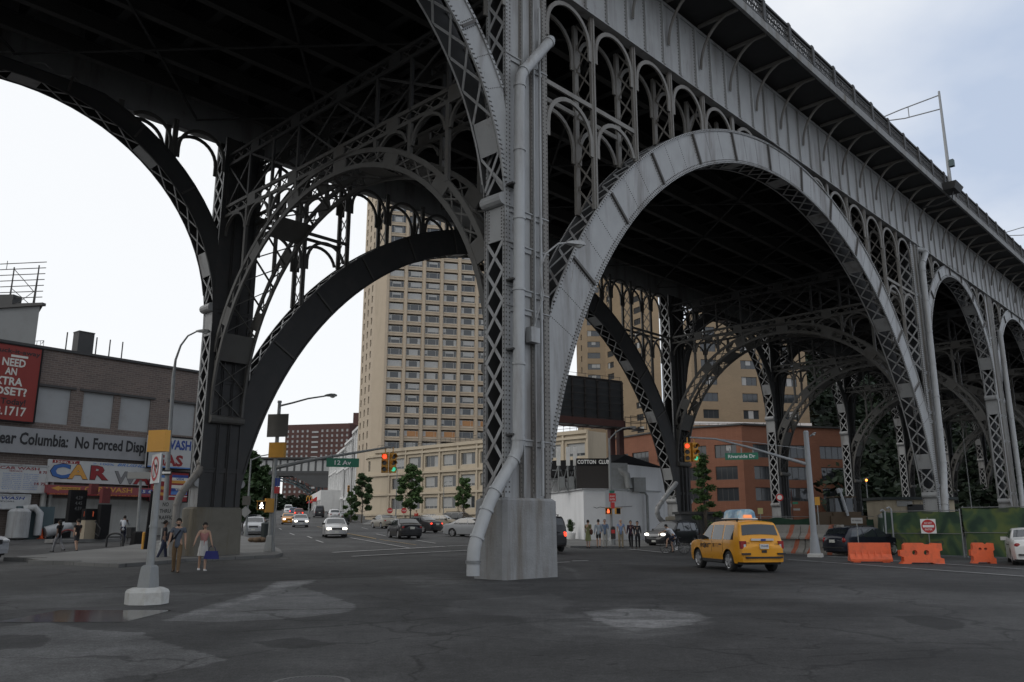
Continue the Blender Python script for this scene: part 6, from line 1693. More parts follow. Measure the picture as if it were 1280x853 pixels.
def signal(name, label, p, heads, group=None):
    t = empty(name, p, 0, label, 'traffic light', group)
    for dx, az, lit in heads:
        q = Vector(p) + Vector((dx, 0, 0)); signal_head(t, q, az, lit)
    return t
def ped_signal(label, p, az, kind, back=False):
    t = empty('pedestrian_signal', p, 0, label, 'pedestrian signal'); fr = frame_az(p, az)
    b = MB(); fbox(b, fr, -.23, .23, -.23, .23, -.16, 0); b.build('housing', MT['yellow'], t)
    if not back:
        f = MB(); fbox(f, fr, -.2, .2, -.2, .2, .002, .012); f.build('screen', MT['black'], t)
        g = MB()
        if kind == 'walk':
            disc(g, fr, .0, .125, .035, .012, .02, 10); g.prism([(-.05, .08), (.05, .08), (.10, -.02), (.07, -.03), (.045, .03), (.05, -.05), (.10, -.16), (.06, -.17), (.0, -.06), (-.06, -.17), (-.1, -.16), (-.045, -.04), (-.045, .03), (-.08, -.03), (-.11, -.02)], lambda u, v, e: fr(u, v, e), .012, .02); g.build('walking_figure', MT['lamp_white'], t)
        elif kind == 'hand':
            g.prism([(-.09, -.15), (.07, -.15), (.10, .02), (.06, .03), (.05, .14), (.02, .14), (.01, .16), (-.02, .16), (-.03, .14), (-.06, .14), (-.07, .0), (-.11, .02)], lambda u, v, e: fr(u, v, e), .012, .02); g.build('hand_symbol', MT['hand'], t)
        v = MB(); fbox(v, fr, -.24, .24, .2, .235, .0, .16); v.build('visor', MT['yellow'], t)
    return t
MT['hand'] = M('lit_hand', (.6, .1, .03), .4, emit=(1, .14, .04), estr=1.7)
def cobra(mb, lens, p, d, s=1.0):
    """cobra lamp head at p, pointing along d"""
    d = Vector(d).normalized(); u = Vector((0, 0, 1)); r = d.cross(u)
    for sec0, sec1 in zip([(0, .05, .05), (.15, .11, .09), (.4, .15, .12), (.6, .13, .10), (.68, .06, .05)], [(.15, .11, .09), (.4, .15, .12), (.6, .13, .10), (.68, .06, .05)]):
        (a, w0, h0), (b, w1, h1) = sec0, sec1
        A = [p + d * a * s + r * x * w0 * s + u * z * h0 * s for x, z in ((-1, -.4), (1, -.4), (.7, .8), (-.7, .8))]; B = [p + d * b * s + r * x * w1 * s + u * z * h1 * s for x, z in ((-1, -.4), (1, -.4), (.7, .8), (-.7, .8))]
        mb.hexa(A, B)
    lens.ball(p + d * .45 * s - u * .045 * s, .14 * s, .12 * s, .09 * s, 8)
def pole_base(mb, x, y, z, r=.16, h=.55):
    mb.lathe([(r * 1.55, 0), (r * 1.5, .1), (r * 1.15, h), (r * .9, h + .08)], 8, Matrix.Translation((x, y, z)))
def plate(t, p, az, w, h, mat, nm='plate', th=.02):
    fr = frame_az(p, az); m = MB(); fbox(m, fr, -w / 2, w / 2, -h / 2, h / 2, -th, 0); o = m.build(nm, mat, t); return fr
def lettering(t, fr, s, h, v, mat, w=None, bold=.02, e=.004):
    m = MB(); text_mesh(m, s, lambda u, q, x: fr(u, q, x), h, 0, v, 0, w, 'CENTER', bold, e); return m.build('lettering', mat, t, fix=False)
# foreground pole on its white block
def near_pole():
    p = G(183, 755); x, y = p.x, p.y
    t = empty('signal_post', (x, y, 0), 0, 'grey signal post bolted on a round white concrete block in the roadway', 'post')
    b = MB(); b.lathe([(.43, 0), (.43, .24), (.40, .29), (.30, .33)], 8, Matrix.Translation((x, y, 0)) @ Matrix.Rotation(.3, 4, 'Z')); b.build('block', MT['white_conc'], t)
    b = MB(); b.lathe([(.21, .33), (.205, .42), (.17, .74), (.13, .78)], 4, Matrix.Translation((x, y, 0)) @ Matrix.Rotation(.5, 4, 'Z')); b.build('pedestal', MT['pole'], t)
    b = MB(); b.tube([(x, y, .74), (x, y, 3.1)], [.085, .065], 14); b.tube([(x, y, 1.55), (x, y, 1.6)], .092, 14); b.build('pole', MT['pole'], t, smooth=40)
    ped_signal('yellow pedestrian signal seen from behind on top of the near post', at(202, 552, y - .02), R(20), '', True)
    q = at(194, 586, y - .12); s = empty('no_turn_sign', q, 0, 'white sign banning a right turn on the near signal post', 'road sign'); az = R(243 - 0) 
    fr = plate(s, q, R(-128), .62, .62, MT['white'])
    m = MB(); n = 32
    for k in range(n):
        a, c = 2 * math.pi * k / n, 2 * math.pi * (k + 1) / n
        m.add([fr(r_ * math.cos(z), r_ * math.sin(z), .006) for r_, z in ((.20, a), (.26, a), (.26, c), (.20, c))], [(0, 1, 2, 3)])
    m.add([fr(*v, .006) for v in ((-.17, .13), (-.13, .17), (.17, -.13), (.13, -.17))], [(0, 1, 2, 3)]); m.build('ban_ring', MT['red'], s, fix=False)
    m = MB(); m.add([fr(*v, .004) for v in ((-.08, -.17), (-.03, -.17), (-.03, .02), (.07, .02), (.07, -.03), (.16, .05), (.07, .13), (.07, .08), (-.08, .08))], [(0, 1, 2, 7, 8), (2, 3, 6, 7)] if False else [(0, 1, 2, 3, 4, 5, 6, 7, 8)]); m.build('arrow', MT['ink'], s, fix=False)
MT['white_conc'] = M('white_painted_concrete', (.46, .46, .44), .85, 0, .06, 4, bump=.25, bscale=30, dirt=(.28, .25, .21), dirt_amt=.7, dscale=2.5)
near_pole()
# lamp post behind it with the curved arm
def kerb_lamp():
    p = G(202, 699.5); x, y = p.x, p.y; z0 = gz(x, y) + .14
    t = empty('street_lamp', (x, y, z0), 0, 'tall street lamp with a swan neck arm beside the far column', 'street lamp')
    m = MB(); pole_base(m, x, y, z0); m.build('base', MT['pole'], t)
    top = at(217, 470, y); m = MB(); m.tube([(x, y, z0 + .5), (x + (top.x - x) * .5, y, (z0 + top.z) / 2), top], [.13, .10, .085], 12)
    pts = [top] + [at(px, py, y) for px, py in ((219.5, 450), (226, 432), (235, 420), (246, 414.5))]; m.tube(pts, [.085, .06, .05, .045, .04], 8); m.build('pole', MT['pole'], t, smooth=50)
    a, l = MB(), MB(); q = at(245, 414.5, y); cobra(a, l, q, (1, .1, .02), 1.0); h = a.build('lamp_head', MT['pole'], t); l.build('lens', MT['lamp_glass'], h)
    q = at(206.5, 638.5, y - .25); s = empty('traffic_sign', q, 0, 'grey white sign reading NO THRU TRAFFIC on the swan neck lamp post', 'road sign'); az = facing(q) + .1
    fr = plate(s, q, az, .80, .95, MT['sign_grey'])
    for i, w in enumerate(('NO', 'THRU', 'TRAFFIC')): lettering(s, fr, w, .17, .2 - .3 * i, MT['ink'], (.26, .48, .72)[i])
    q2 = at(206.5, 655.5, y - .25); fr = plate(s, q2, az, .62, .3, MT['sign_grey']); lettering(s, fr, 'TRUCKS', .09, -.0, MT['ink'], .4, .01); 
    q = at(207.5, 591, y - .2); s = empty('one_way_sign', q, 0, 'small black and white one way arrow sign on the lamp post', 'road sign'); fr = plate(s, q, facing(q) + .5, .55, .24, MT['ink'])
    m = MB(); m.add([fr(*v, .005) for v in ((-.24, 0), (-.12, .08), (-.12, .045), (.22, .045), (.22, -.045), (-.12, -.045), (-.12, -.08))], [tuple(range(7))]); m.build('arrow', MT['white'], s, fix=False)
MT['sign_grey'] = M('reflective_sign', (.27, .27, .26), .5, 0, .04, 2)
kerb_lamp()
# mast with signals and 12 Av sign
def street_sign(label, pxc, pyc, wpx, hpx, Y, txt, az=None, hang=.3):
    a, b = at(pxc - wpx / 2, pyc, Y), at(pxc + wpx / 2, pyc, Y); c = (a + b) / 2
    h = (at(pxc, pyc - hpx / 2, Y) - at(pxc, pyc + hpx / 2, Y)).z; w = (b - a).length
    t = empty('street_sign', c, 0, label, 'street sign'); az = facing(c) if az is None else az
    fr = plate(t, c, az, w, h, MT['green_sign'], 'panel', .05)
    lettering(t, fr, txt, h * .48, -h * .24, MT['ink_white2'], w * .82 if len(txt) > 6 else w * .5, .015)
    m = MB()
    for u in (-w * .35, 0, w * .35): m.bar(fr(u, h / 2, -.02), fr(u, h / 2 + hang, -.02), .05, .05)
    m.build('hanger', MT['pole'], t); return t
def left_mast():
    p = G(336.5, 693); x, y = p.x, p.y; z0 = gz(x, y) + .14
    t = empty('signal_mast', (x, y, z0), 0, 'tall grey lamp and signal mast at the kerb with one long arm over the street', 'signal mast')
    m = MB(); m.lathe([(.30, 0), (.29, .1), (.20, .75), (.15, .8)], 4, Matrix.Translation((x, y, z0)) @ Matrix.Rotation(.6, 4, 'Z')); m.build('base', MT['pole'], t)
    top = at(349.5, 504, y); m = MB(); m.tube([(x, y, z0 + .6), top], [.14, .09], 12); m.tube([top, top + Vector((0, 0, .12))], .11, 10); m.build('pole', MT['pole'], t, smooth=50)
    m = MB(); m.tube([at(px, py, yy) for px, py, yy in ((348, 508, y), (365, 504, y - .2), (385, 498.5, y - .4), (408, 495, y - .6))], [.055, .05, .045, .04], 8); m.build('lamp_arm', MT['pole'], t, smooth=50)
    a, l = MB(), MB(); cobra(a, l, at(406, 495, y - .6), (1, -.25, 0), 1.0); h = a.build('lamp_head', MT['pole'], t); l.build('lens', MT['lamp_glass'], h)
    m = MB(); m.tube([at(px, py, yy) for px, py, yy in ((344, 585, y), (380, 577, y), (420, 570, y), (460, 563.5, y), (489, 558.5, y))], [.11, .09, .075, .06, .05], 8); m.build('signal_arm', MT['pole'], t, smooth=50)
    signal('traffic_light', 'pair of yellow signal heads, one red, hanging over the street near the cream block', at(487, 566.5, y), ((-.24, R(180), 0), (.22, R(150), 2)))
    street_sign('green street sign 12 Av hanging under the left signal arm', 428.5, 578.5, 40, 11, y, '12 Av', hang=.35)
    q = at(347, 532, y - .3); s = empty('sign_back', q, 0, 'large square sign seen from behind, dark, high on the kerbside mast', 'road sign'); plate(s, q, R(190), 1.15, 1.2, MT['brown_back'], 'panel', .04)
    q = at(345.5, 562.5, y - .3); ped = empty('traffic_light', q, 0, 'yellow signal box seen from behind on the kerbside mast under the dark sign', 'traffic light'); fr = plate(ped, q, R(188), .85, .78, MT['yellow'], 'housing', .25)
    ped_signal('pedestrian signal showing a white walking figure beside the kerbside mast', at(327, 632, y - .4), R(176), 'walk')
    q = at(337.5, 632, y - .35); ped = empty('traffic_light', q, 0, 'orange yellow signal box on the mast next to the white walking figure', 'traffic light'); fr = plate(ped, q, R(150), .42, .7, MT['yellow'], 'housing', .3)
    q = at(347, 603, y - .35); s = empty('parking_sign', q, 0, 'small red and blue parking signs on the kerbside mast', 'road sign'); fr = plate(s, q, R(170), .26, .42, MT['ink_blue'], 'plate'); fr = plate(s, q - Vector((0, 0, .4)), R(165), .28, .34, MT['red'], 'plate')
    sp = MB(); sp.tube([(at(343, 697, y).x, y - .3, z0), (q.x, q.y + .03, q.z + .3)], .035, 6); s2 = sp.build('post', MT['pole'], s)
    b = G(331, 676); tz = gz(b.x, b.y) + .14; e = empty('litter_bin', (b.x, b.y, tz), 0, 'dark green litter bin on the kerb behind the signal mast', 'bin'); m = MB(); m.lathe([(.27, 0), (.30, .05), (.32, .95), (.29, 1.0)], 12, Matrix.Translation((b.x, b.y, tz))); m.build('drum', MT['bin'], e); m = MB(); m.lathe([(.33, .95), (.33, 1.05), (.2, 1.12), (.19, 1.06)], 12, Matrix.Translation((b.x, b.y, tz))); m.build('lid', MT['bin'], e)
    b = G(321, 681); tz = gz(b.x, b.y) + .14; m = MB(); random.seed(4)
    for i in range(5): m.ball((b.x - .35 + .18 * i, b.y + random.uniform(-.1, .1), tz + .16), .24, .2, .17 + random.uniform(-.03, .05), 8)
    o = m.build('sack', MT['sack'], None, (b.x, b.y, tz), smooth=60); tag(o, 'brown lumpy sack lying on the pavement by the litter bin', 'sack')
MT['brown_back'] = M('dull_sign_back', (.085, .08, .07), .7, 0, .1, 2)
MT['bin'] = M('dark_green_bin', (.015, .022, .022), .6)
MT['sack'] = M('brown_sack', (.12, .08, .05), .9, 0, .2, 5)
left_mast()
def plain_lamp(label, px, pyb, pyt, arm, dz=.14, r=.09, cat='street lamp', Y=None, twin=False):
    p = G(px, pyb); x, y = p.x, p.y; z0 = gz(x, y) + dz
    t = empty('street_lamp', (x, y, z0), 0, label, cat)
    m = MB(); pole_base(m, x, y, z0, r * 1.4); m.build('base', MT['pole'], t)
    top = at(px, pyt, y).z; m = MB(); m.tube([(x, y, z0 + .4), (x, y, top)], [r, r * .65], 10); m.build('pole', MT['pole'], t, smooth=50)
    for (adx, ady, adz) in arm:
        P = [Vector((x, y, top - .1)), Vector((x + adx * .35, y + ady * .35, top + adz * .55)), Vector((x + adx * .7, y + ady * .7, top + adz * .9)), Vector((x + adx, y + ady, top + adz))]
        m = MB(); m.tube(P, r * .5, 8); m.build('arm', MT['pole'], t, smooth=50)
        a, l = MB(), MB(); cobra(a, l, P[-1], (adx, ady, 0), .95); h = a.build('lamp_head', MT['pole'], t); l.build('lens', MT['lamp_glass'], h)
    return t
plain_lamp('street lamp on the pavement behind the kerbside mast, signs halfway up', 307, 672, 574, [(2.0, 1.0, .5)])
for lab, px, py, w, h, mt, az in (('square pale sign on the lamp post right of the far column', 308, 626, .62, .7, 'brown_back', 170), ('diamond warning sign on the lamp post right of the far column', 306.5, 640, .55, .55, 'sign_grey', 165)):
    q = at(px, py, G(307, 672).y - .2); s = empty('road_sign', q, 0, lab, 'road sign'); fr = frame_az(q, R(az)); m = MB()
    if h > w: fbox(m, fr, -w / 2, w / 2, -h / 2, h / 2, -.03, 0)
    else: m.prism([(-.45, 0), (0, -.45), (.45, 0), (0, .45)], lambda u, v, e: fr(u, v, e), -.03, 0)
    m.build('plate', MT[mt], s)
plain_lamp('street lamp by the rounded end of the cream block', 494.5, 652, 588, [(-1.4, -.8, .3)], r=.10)
plain_lamp('thin dark lamp post in front of the cream block right of the trees', 554, 657, 604, [(.6, -.6, .2)], r=.06)
# signal by the white loft, stop signs
p = G(438, 653); t = empty('street_signal_post', (p.x, p.y, gz(p.x, p.y)), 0, 'yellow signal on its own post in front of the white loft', 'traffic light'); m = MB(); m.tube([(p.x, p.y, gz(p.x, p.y)), (p.x, p.y, at(438, 607, p.y).z)], .09, 8); m.build('post', MT['pole'], t); signal_head(t, at(436, 607, p.y - .3), R(165), 1, .05)
for px, lab in ((487, 'small red stop sign left of the middle street tree'), (504.5, 'small red stop sign right of the first street lamp')):
    p = G(px, 654); z = gz(p.x, p.y); t = empty('stop_sign', (p.x, p.y, z), 0, lab, 'road sign'); m = MB(); m.tube([(p.x, p.y, z), (p.x, p.y, z + 2.1)], .04, 6); m.build('post', MT['pole'], t); fr = frame_az((p.x, p.y - .06, at(px, 638.5, p.y).z), facing(p)); m = MB(); disc(m, fr, 0, 0, .42, -.02, 0, 8); m.build('plate', MT['red'], t); lettering(t, fr, 'STOP', .2, -.1, MT['white'], .6, .01)
# corner pole by the club
def club_pole():
    p = G(765, 684.5); x, y = p.x, p.y; z0 = .14
    t = plain_lamp('corner lamp post in front of the white club carrying signals and signs', 765, 684.5, 548, [(1.6, .6, .9)], r=.10)
    m = MB(); m.lathe([(.28, 0), (.26, .3), (.16, .7)], 10, Matrix.Translation((x, y, z0))); m.build('footing', MT['pole'], t)
    ped_signal('pedestrian signal showing an orange hand on the club corner post', at(760.5, 639, y - .3), R(190), 'hand')
    ped_signal('pedestrian signal in a black hood, dark, on the right of the club corner post', at(773, 639, y - .3), R(140), 'none', False)
    q = at(765.5, 622, y - .2); s = empty('red_sign', q, 0, 'square red sign high on the club corner post', 'road sign'); fr = plate(s, q, R(185), .5, .6, MT['red'], 'plate'); lettering(s, fr, 'DO NOT', .12, .02, MT['white'], .36, .01); lettering(s, fr, 'ENTER', .12, -.2, MT['white'], .36, .01)
    q = at(766, 632, y - .2); s = empty('parking_sign', q, 0, 'narrow red parking sign below the square red one on the corner post', 'road sign'); plate(s, q, R(180), .28, .45, MT['red'], 'plate')
    q = at(765, 615, y - .2); s = empty('street_sign', q, 0, 'tiny green street name plate above the red sign on the corner post', 'street sign'); plate(s, q, R(160), .42, .18, MT['green_sign'], 'plate')
    q = at(766.5, 666, y - .35); s = empty('notice_board', (q.x, q.y, z0), 0, 'dark rounded notice standing at the foot of the corner post', 'notice'); fr = frame_az((q.x, q.y, q.z), R(180)); m = MB(); m.prism([(-.17, -.45), (.17, -.45), (.17, .3), (.1, .44), (-.1, .44), (-.17, .3)], lambda u, v, e: fr(u, v, e), -.08, 0); m.build('panel', MT['sign_dark'], s); m = MB(); fbox(m, fr, -.13, .13, -.05, .2, .002, .008); m.build('poster', MT['red'], s); m = MB(); m.bar(fr(0, -.45, -.04), (q.x, q.y + .04, z0), .08, .08); m.build('post', MT['pole'], s)
club_pole()
# signal mast on the right with the Riverside Dr sign
def right_mast():
    p = G(1019.5, 696.5); x, y = p.x, p.y
    t = empty('signal_mast', (x, y, 0), 0, 'grey signal mast on a white footing with an arm reaching over the taxi', 'signal mast')
    m = MB(); m.lathe([(.50, 0), (.48, .14), (.42, .18)], 4, Matrix.Translation((x, y, 0)) @ Matrix.Rotation(.3, 4, 'Z')); m.build('footing', MT['white_conc'], t)
    m = MB(); m.lathe([(.29, .18), (.27, .3), (.2, 1.0), (.16, 1.25), (.15, 1.4)], 10, Matrix.Translation((x, y, 0))); m.build('base', MT['pole_lt'], t, smooth=50)
    top = at(1011, 541, y); m = MB(); m.tube([(x, y, 1.2), (x, y, top.z)], [.16, .13], 14); m.tube([(x, y, top.z), (x, y, top.z + .1)], [.15, .1], 14); m.build('pole', MT['pole_lt'], t, smooth=50)
    m = MB(); m.tube([at(px, py, y + k) for px, py, k in ((1011, 581, 0), (975, 571, .4), (935, 559, .8), (895, 549, 1.2), (862, 547, 1.5))], [.09, .075, .06, .05, .045], 8); m.build('signal_arm', MT['pole_lt'], t, smooth=50)
    m = MB(); m.tube([at(1011, 562, y), at(940, 553, y + .7), at(885, 548, y + 1.3)], .018, 5); m.build('stay', MT['pole_lt'], t)
    a, l = MB(), MB(); cobra(a, l, at(1012, 546, y), (.4, -.5, .3), .6); h = a.build('lamp_head', MT['pole_lt'], t); l.build('lens', MT['lamp_glass'], h)
    signal('traffic_light', 'pair of yellow signal heads, one red, hanging above the taxi near the small tree', at(863.5, 553.5, y + 1.5), ((-.2, R(196), 0), (.24, R(158), 2)))
    street_sign('green street sign Riverside Dr hanging from the arm beside the white mast', 927, 570.5, 40, 8.5, y + .9, 'Riverside Dr', hang=.25)
MT['pole_lt'] = M('pale_grey_pole', (.27, .285, .30), .5, 0, .06, 4, dirt=(.2, .19, .18), dirt_amt=.3)
right_mast()
# twin-armed lamp under the far spans, lamps on the bridge, lamp on the near column
t = plain_lamp('slender twin armed street lamp standing under the far spans', 1219, 672, 548, [(-.9, 0, 1.3), (.5, .2, 1.6)], r=.075)
def bridge_lamp(s, label):
    p = V(s, -2.0, 25.1); t = empty('bridge_lamp', p, 0, label, 'street lamp'); tv = V(0, 1, 0) - V(0, 0, 0); sv = V(1, 0, 0) - V(0, 0, 0)
    m = MB(); m.hexa([V(s - .7, -2.9, 24.75), V(s + .7, -2.9, 24.75), V(s + .7, -2.17, 24.75), V(s - .7, -2.17, 24.75)], [V(s - .9, -3.1, 25.2), V(s + .9, -3.1, 25.2), V(s + .9, -2.17, 25.2), V(s - .9, -2.17, 25.2)]); m.tube([V(s, -2.6, 24.8), V(s, -2.5, 24.2), V(s, -1.5, 24.0), V(s, -.5, 24.1)], .06, 6); m.build('bracket', MT['steel_dk'], t)
    m = MB(); m.tube([V(s, -2.5, 25.2), V(s, -2.5, 32.6)], [.13, .08], 10); m.build('pole', MT['pole_lt'], t, smooth=50)
    m = MB(); m.tube([V(s, -2.5, 32.3), V(s, .2, 32.15), V(s, 2.6, 31.9), V(s, 3.4, 31.6)], .045, 6); m.tube([V(s, -2.5, 31.2), V(s, 0, 31.35), V(s, 2.4, 31.85)], .045, 6); m.bar(V(s, -.3, 31.35), V(s, -.3, 32.2), .05, .05); m.build('arm', MT['pole_lt'], t, smooth=50)
    a, l = MB(), MB(); cobra(a, l, V(s, 3.2, 31.65), tv, .9); h = a.build('lamp_head', MT['pole'], t); l.build('lens', MT['lamp_glass'], h)
    m = MB(); q = V(s, -2.75, 26.6); m.obox(q, .35, .3, .5, VA); m.build('junction_box', MT['el_blue'], t)
bridge_lamp(43.4, 'tall bridge lamp with a trussed arm standing on the near parapet'); bridge_lamp(78.5, 'bridge lamp further along the parapet, only its arm tip in view')
def wall_lamp():
    b = V(1.66, .05, 7.55); t = empty('wall_lamp', b, 0, 'cobra head lamp on a bent arm fixed to the near column', 'lamp')
    pts = [V(1.62, .0, 7.75), V(1.72, -.25, 8.6), V(1.78, -.35, 9.0), V(1.55, -.4, 9.8), V(1.7, -.55, 10.35), V(2.1, -.75, 10.75), V(2.5, -.9, 10.85)]
    m = MB(); m.tube(pts, .032, 8); m.build('arm', MT['steel_lt'], t, smooth=60)
    m = MB(); q = V(1.62, -.03, 7.4); m.obox(q, .42, .25, .5, VA); m.build('junction_box', MT['steel_lt'], t)
    a, l = MB(), MB(); cobra(a, l, V(2.4, -.87, 10.83), V(1, -.35, .05) - V(0, 0, 0), 1.05); h = a.build('lamp_head', MT['steel_lt'], t); l.build('lens', MT['lamp_glass'], h)
wall_lamp()
gr = MB(); pt = lambda u, v, e: V(PIERS[2][0] + .35 + u, U0 - .212 - e, .25 + v); text_mesh(gr, '3172', pt, .42, 0, 0, 0, 1.6, 'LEFT', .03, .004); vg = gr.build('graffiti', MT['graf'] if 'graf' in MT else M('red_spray_paint', (.16, .03, .035), .8), via, fix=False)
# ------------------------------------------------------------------ road works on the right
def barrier_mesh(L, holes=False):
    mb = MB(); prof = [(-.28, 0), (-.28, .12), (-.14, .34), (-.085, .86), (.085, .86), (.14, .34), (.28, .12), (.28, 0)]
    return prof
def orange_barrier(px, py, L, az, label, kind):
    p = G(px, py); d = Vector((math.sin(az), math.cos(az), 0)); n = Vector((-d.y, d.x, 0))
    t = empty('traffic_barrier', p, 0, label, 'barrier', 'orange plastic barriers')
    fr = lambda u, v, e: Vector((p.x, p.y, 0)) + d * e + n * u + Vector((0, 0, v))
    m = MB()
    if kind == 0:
        prof = [(-.27, .05), (-.27, .14), (-.13, .36), (-.085, .84), (.085, .84), (.13, .36), (.27, .14), (.27, .05)]
        m.prism(prof, fr, -L / 2, L / 2)
        for i in range(5):
            e = -L / 2 + L * (i + 1) / 6.5
            for s in (1, -1): m.hexa([fr(s * .28, .12, e - .05), fr(s * .28, .12, e + .05), fr(s * .14, .16, e + .05), fr(s * .14, .16, e - .05)], [fr(s * .13, .5, e - .02), fr(s * .13, .5, e + .02), fr(s * .11, .5, e + .02), fr(s * .11, .5, e - .02)])
        for e in (-L * .35, L * .35): m.hexa([fr(-.25, 0, e - .15), fr(-.25, 0, e + .15), fr(.25, 0, e + .15), fr(.25, 0, e - .15)], [fr(-.25, .05, e - .15), fr(-.25, .05, e + .15), fr(.25, .05, e + .15), fr(.25, .05, e - .15)])
    else:
        out = [(-L / 2, .10), (-L / 2, .42), (-L / 2 - .0, .42), (-L / 2 + .0, .44)]
        w = L / 2
        poly = [(-w, 0), (-w * .55, 0), (-w * .5, .06), (w * .45, .06), (w * .5, 0), (w, 0), (w, .22), (w * .84, .26), (w * .84, .52), (w * .97, .56), (w * .97, .84), (w * .55, .86), (w * .45, .80), (w * .2, .80), (w * .1, .86), (-w * .7, .86), (-w * .8, .78), (-w * .8, .58), (-w, .55), (-w, .32), (-w * .85, .28), (-w * .85, .12)]
        hs = [(-w * .32, .46, .11), (w * .22, .46, .11)] if kind == 1 else [(-w * .2, .6, .06), (w * .25, .6, .06)]
        b = bmesh.new(); ed = []
        for ring in [poly] + [[(cx + r * math.cos(2 * math.pi * k / 12), cy + r * math.sin(2 * math.pi * k / 12)) for k in range(12)] for cx, cy, r in hs]:
            vv = [b.verts.new((q[0], q[1], 0)) for q in ring]; ed += [b.edges.new((vv[i], vv[(i + 1) % len(vv)])) for i in range(len(vv))]
        bmesh.ops.triangle_fill(b, edges=ed, use_beauty=True)
        r_ = bmesh.ops.extrude_face_region(b, geom=b.faces[:]); 
        for g_ in r_['geom']:
            if isinstance(g_, bmesh.types.BMVert): g_.co.z = 1
        b.verts.index_update()
        m.add([fr(.19 * (1 - .45 * v.co.y / .86) * (1 if v.co.z > .5 else -1), v.co.y, v.co.x) for v in b.verts], [tuple(v.index for v in f.verts) for f in b.faces]); b.free()
    m.build('shell', MT['orange'], t)
    return t
BAZ = R(98)
orange_barrier(1088, 703.2, 1.75, BAZ, 'long faded orange plastic barrier in front of the dark estate car', 0)
orange_barrier(1152, 705, 1.75, R(96), 'bright orange barrier with two round holes under the do not enter sign', 1)
orange_barrier(1229, 704.5, .95, R(100), 'short orange barrier standing alone near the white saloon', 2)
def jersey(p0, d, L, z, label, seed):
    t = empty('concrete_barrier', (p0.x, p0.y, z), 0, label, 'barrier', 'stacked concrete barriers'); n = Vector((-d.y, d.x, 0))
    fr = lambda u, v, e: Vector((p0.x, p0.y, z)) + d * e + n * u + Vector((0, 0, v))
    prof = [(-.3, 0), (-.3, .1), (-.15, .32), (-.09, .80), (.09, .80), (.15, .32), (.3, .1), (.3, 0)]
    m = MB(); m.prism(prof, fr, .02, L - .02); m.build('block', MT['jersey'], t)
    s = MB(); rnd = random.Random(seed)
    for k in range(2):
        e = L * (.25 + .5 * k) + rnd.uniform(-.2, .2)
        for (u0, v0), (u1, v1) in ((prof[7], prof[6]), (prof[6], prof[5]), (prof[5], prof[4])):
            f = lambda v: (v / .8) * .22
            s.quad(fr(u0 + .005, v0, e - f(v0)), fr(u0 + .005, v0, e + .36 - f(v0)), fr(u1 + .005, v1, e + .36 - f(v1)), fr(u1 + .005, v1, e - f(v1)))
    s.build('stripe', MT['stripe'], t, fix=False)
MT['jersey'] = M('stained_barrier_concrete', (.26, .25, .23), .9, 0, .15, 2.5, bump=.3, bscale=20, dirt=(.13, .11, .09), dirt_amt=.7, dscale=1.5)
MT['stripe'] = M('worn_orange_stripe', (.36, .10, .05), .8, 0, .2, 3, dirt=(.24, .2, .17), dirt_amt=.8, dscale=3)
a = G(905, 688); b = G(1048, 694); d = Vector((b.x - a.x, b.y - a.y, 0)).normalized()
# flip so that the striped side faces the road
names = ['at the rear of the taxi', 'midway between taxi and mast', 'just left of the signal mast', 'beside the dark estate car']
for i in range(3):
    p0 = a + d * (.3 + 3.1 * (i + 1)) - d * 2.2
    jersey(p0 + d * 3.05, -d, 3.05, 0, 'lower striped concrete barrier ' + names[i], i); jersey(p0 + d * 2.75, -d, 3.05, .815, 'upper stained concrete barrier ' + names[i], 7 + i)
def camo_mat():
    m = M('camouflage_screen', (.05, .09, .045), .85, 0, .2, 2); n, l = m.node_tree.nodes, m.node_tree.links
    nz = n.new('ShaderNodeTexNoise'); nz.inputs['Scale'].default_value = .8; nz.inputs['Detail'].default_value = 2.5; nz.inputs['Distortion'].default_value = .35
    tc_ = n.new('ShaderNodeTexCoord'); l.new(tc_.outputs['Object'], nz.inputs['Vector'])
    cr = n.new('ShaderNodeValToRGB'); cr.color_ramp.interpolation = 'EASE'; e = cr.color_ramp.elements
    e[0].position = .38; e[0].color = (.022, .05, .032, 1); e[1].position = .47; e[1].color = (.05, .092, .045, 1)
    for pos, c in ((.56, (.105, .14, .045, 1)), (.62, (.055, .075, .05, 1)), (.68, (.13, .15, .06, 1))): x = e.new(pos); x.color = c
    l.new(nz.outputs[0], cr.inputs[0]); l.new(cr.outputs[0], n['Principled BSDF'].inputs['Base Color']); return m
MT['camo'] = camo_mat(); MT['mesh_green'] = M('green_mesh_screen', (.018, .05, .030), .9, 0, .25, 2)
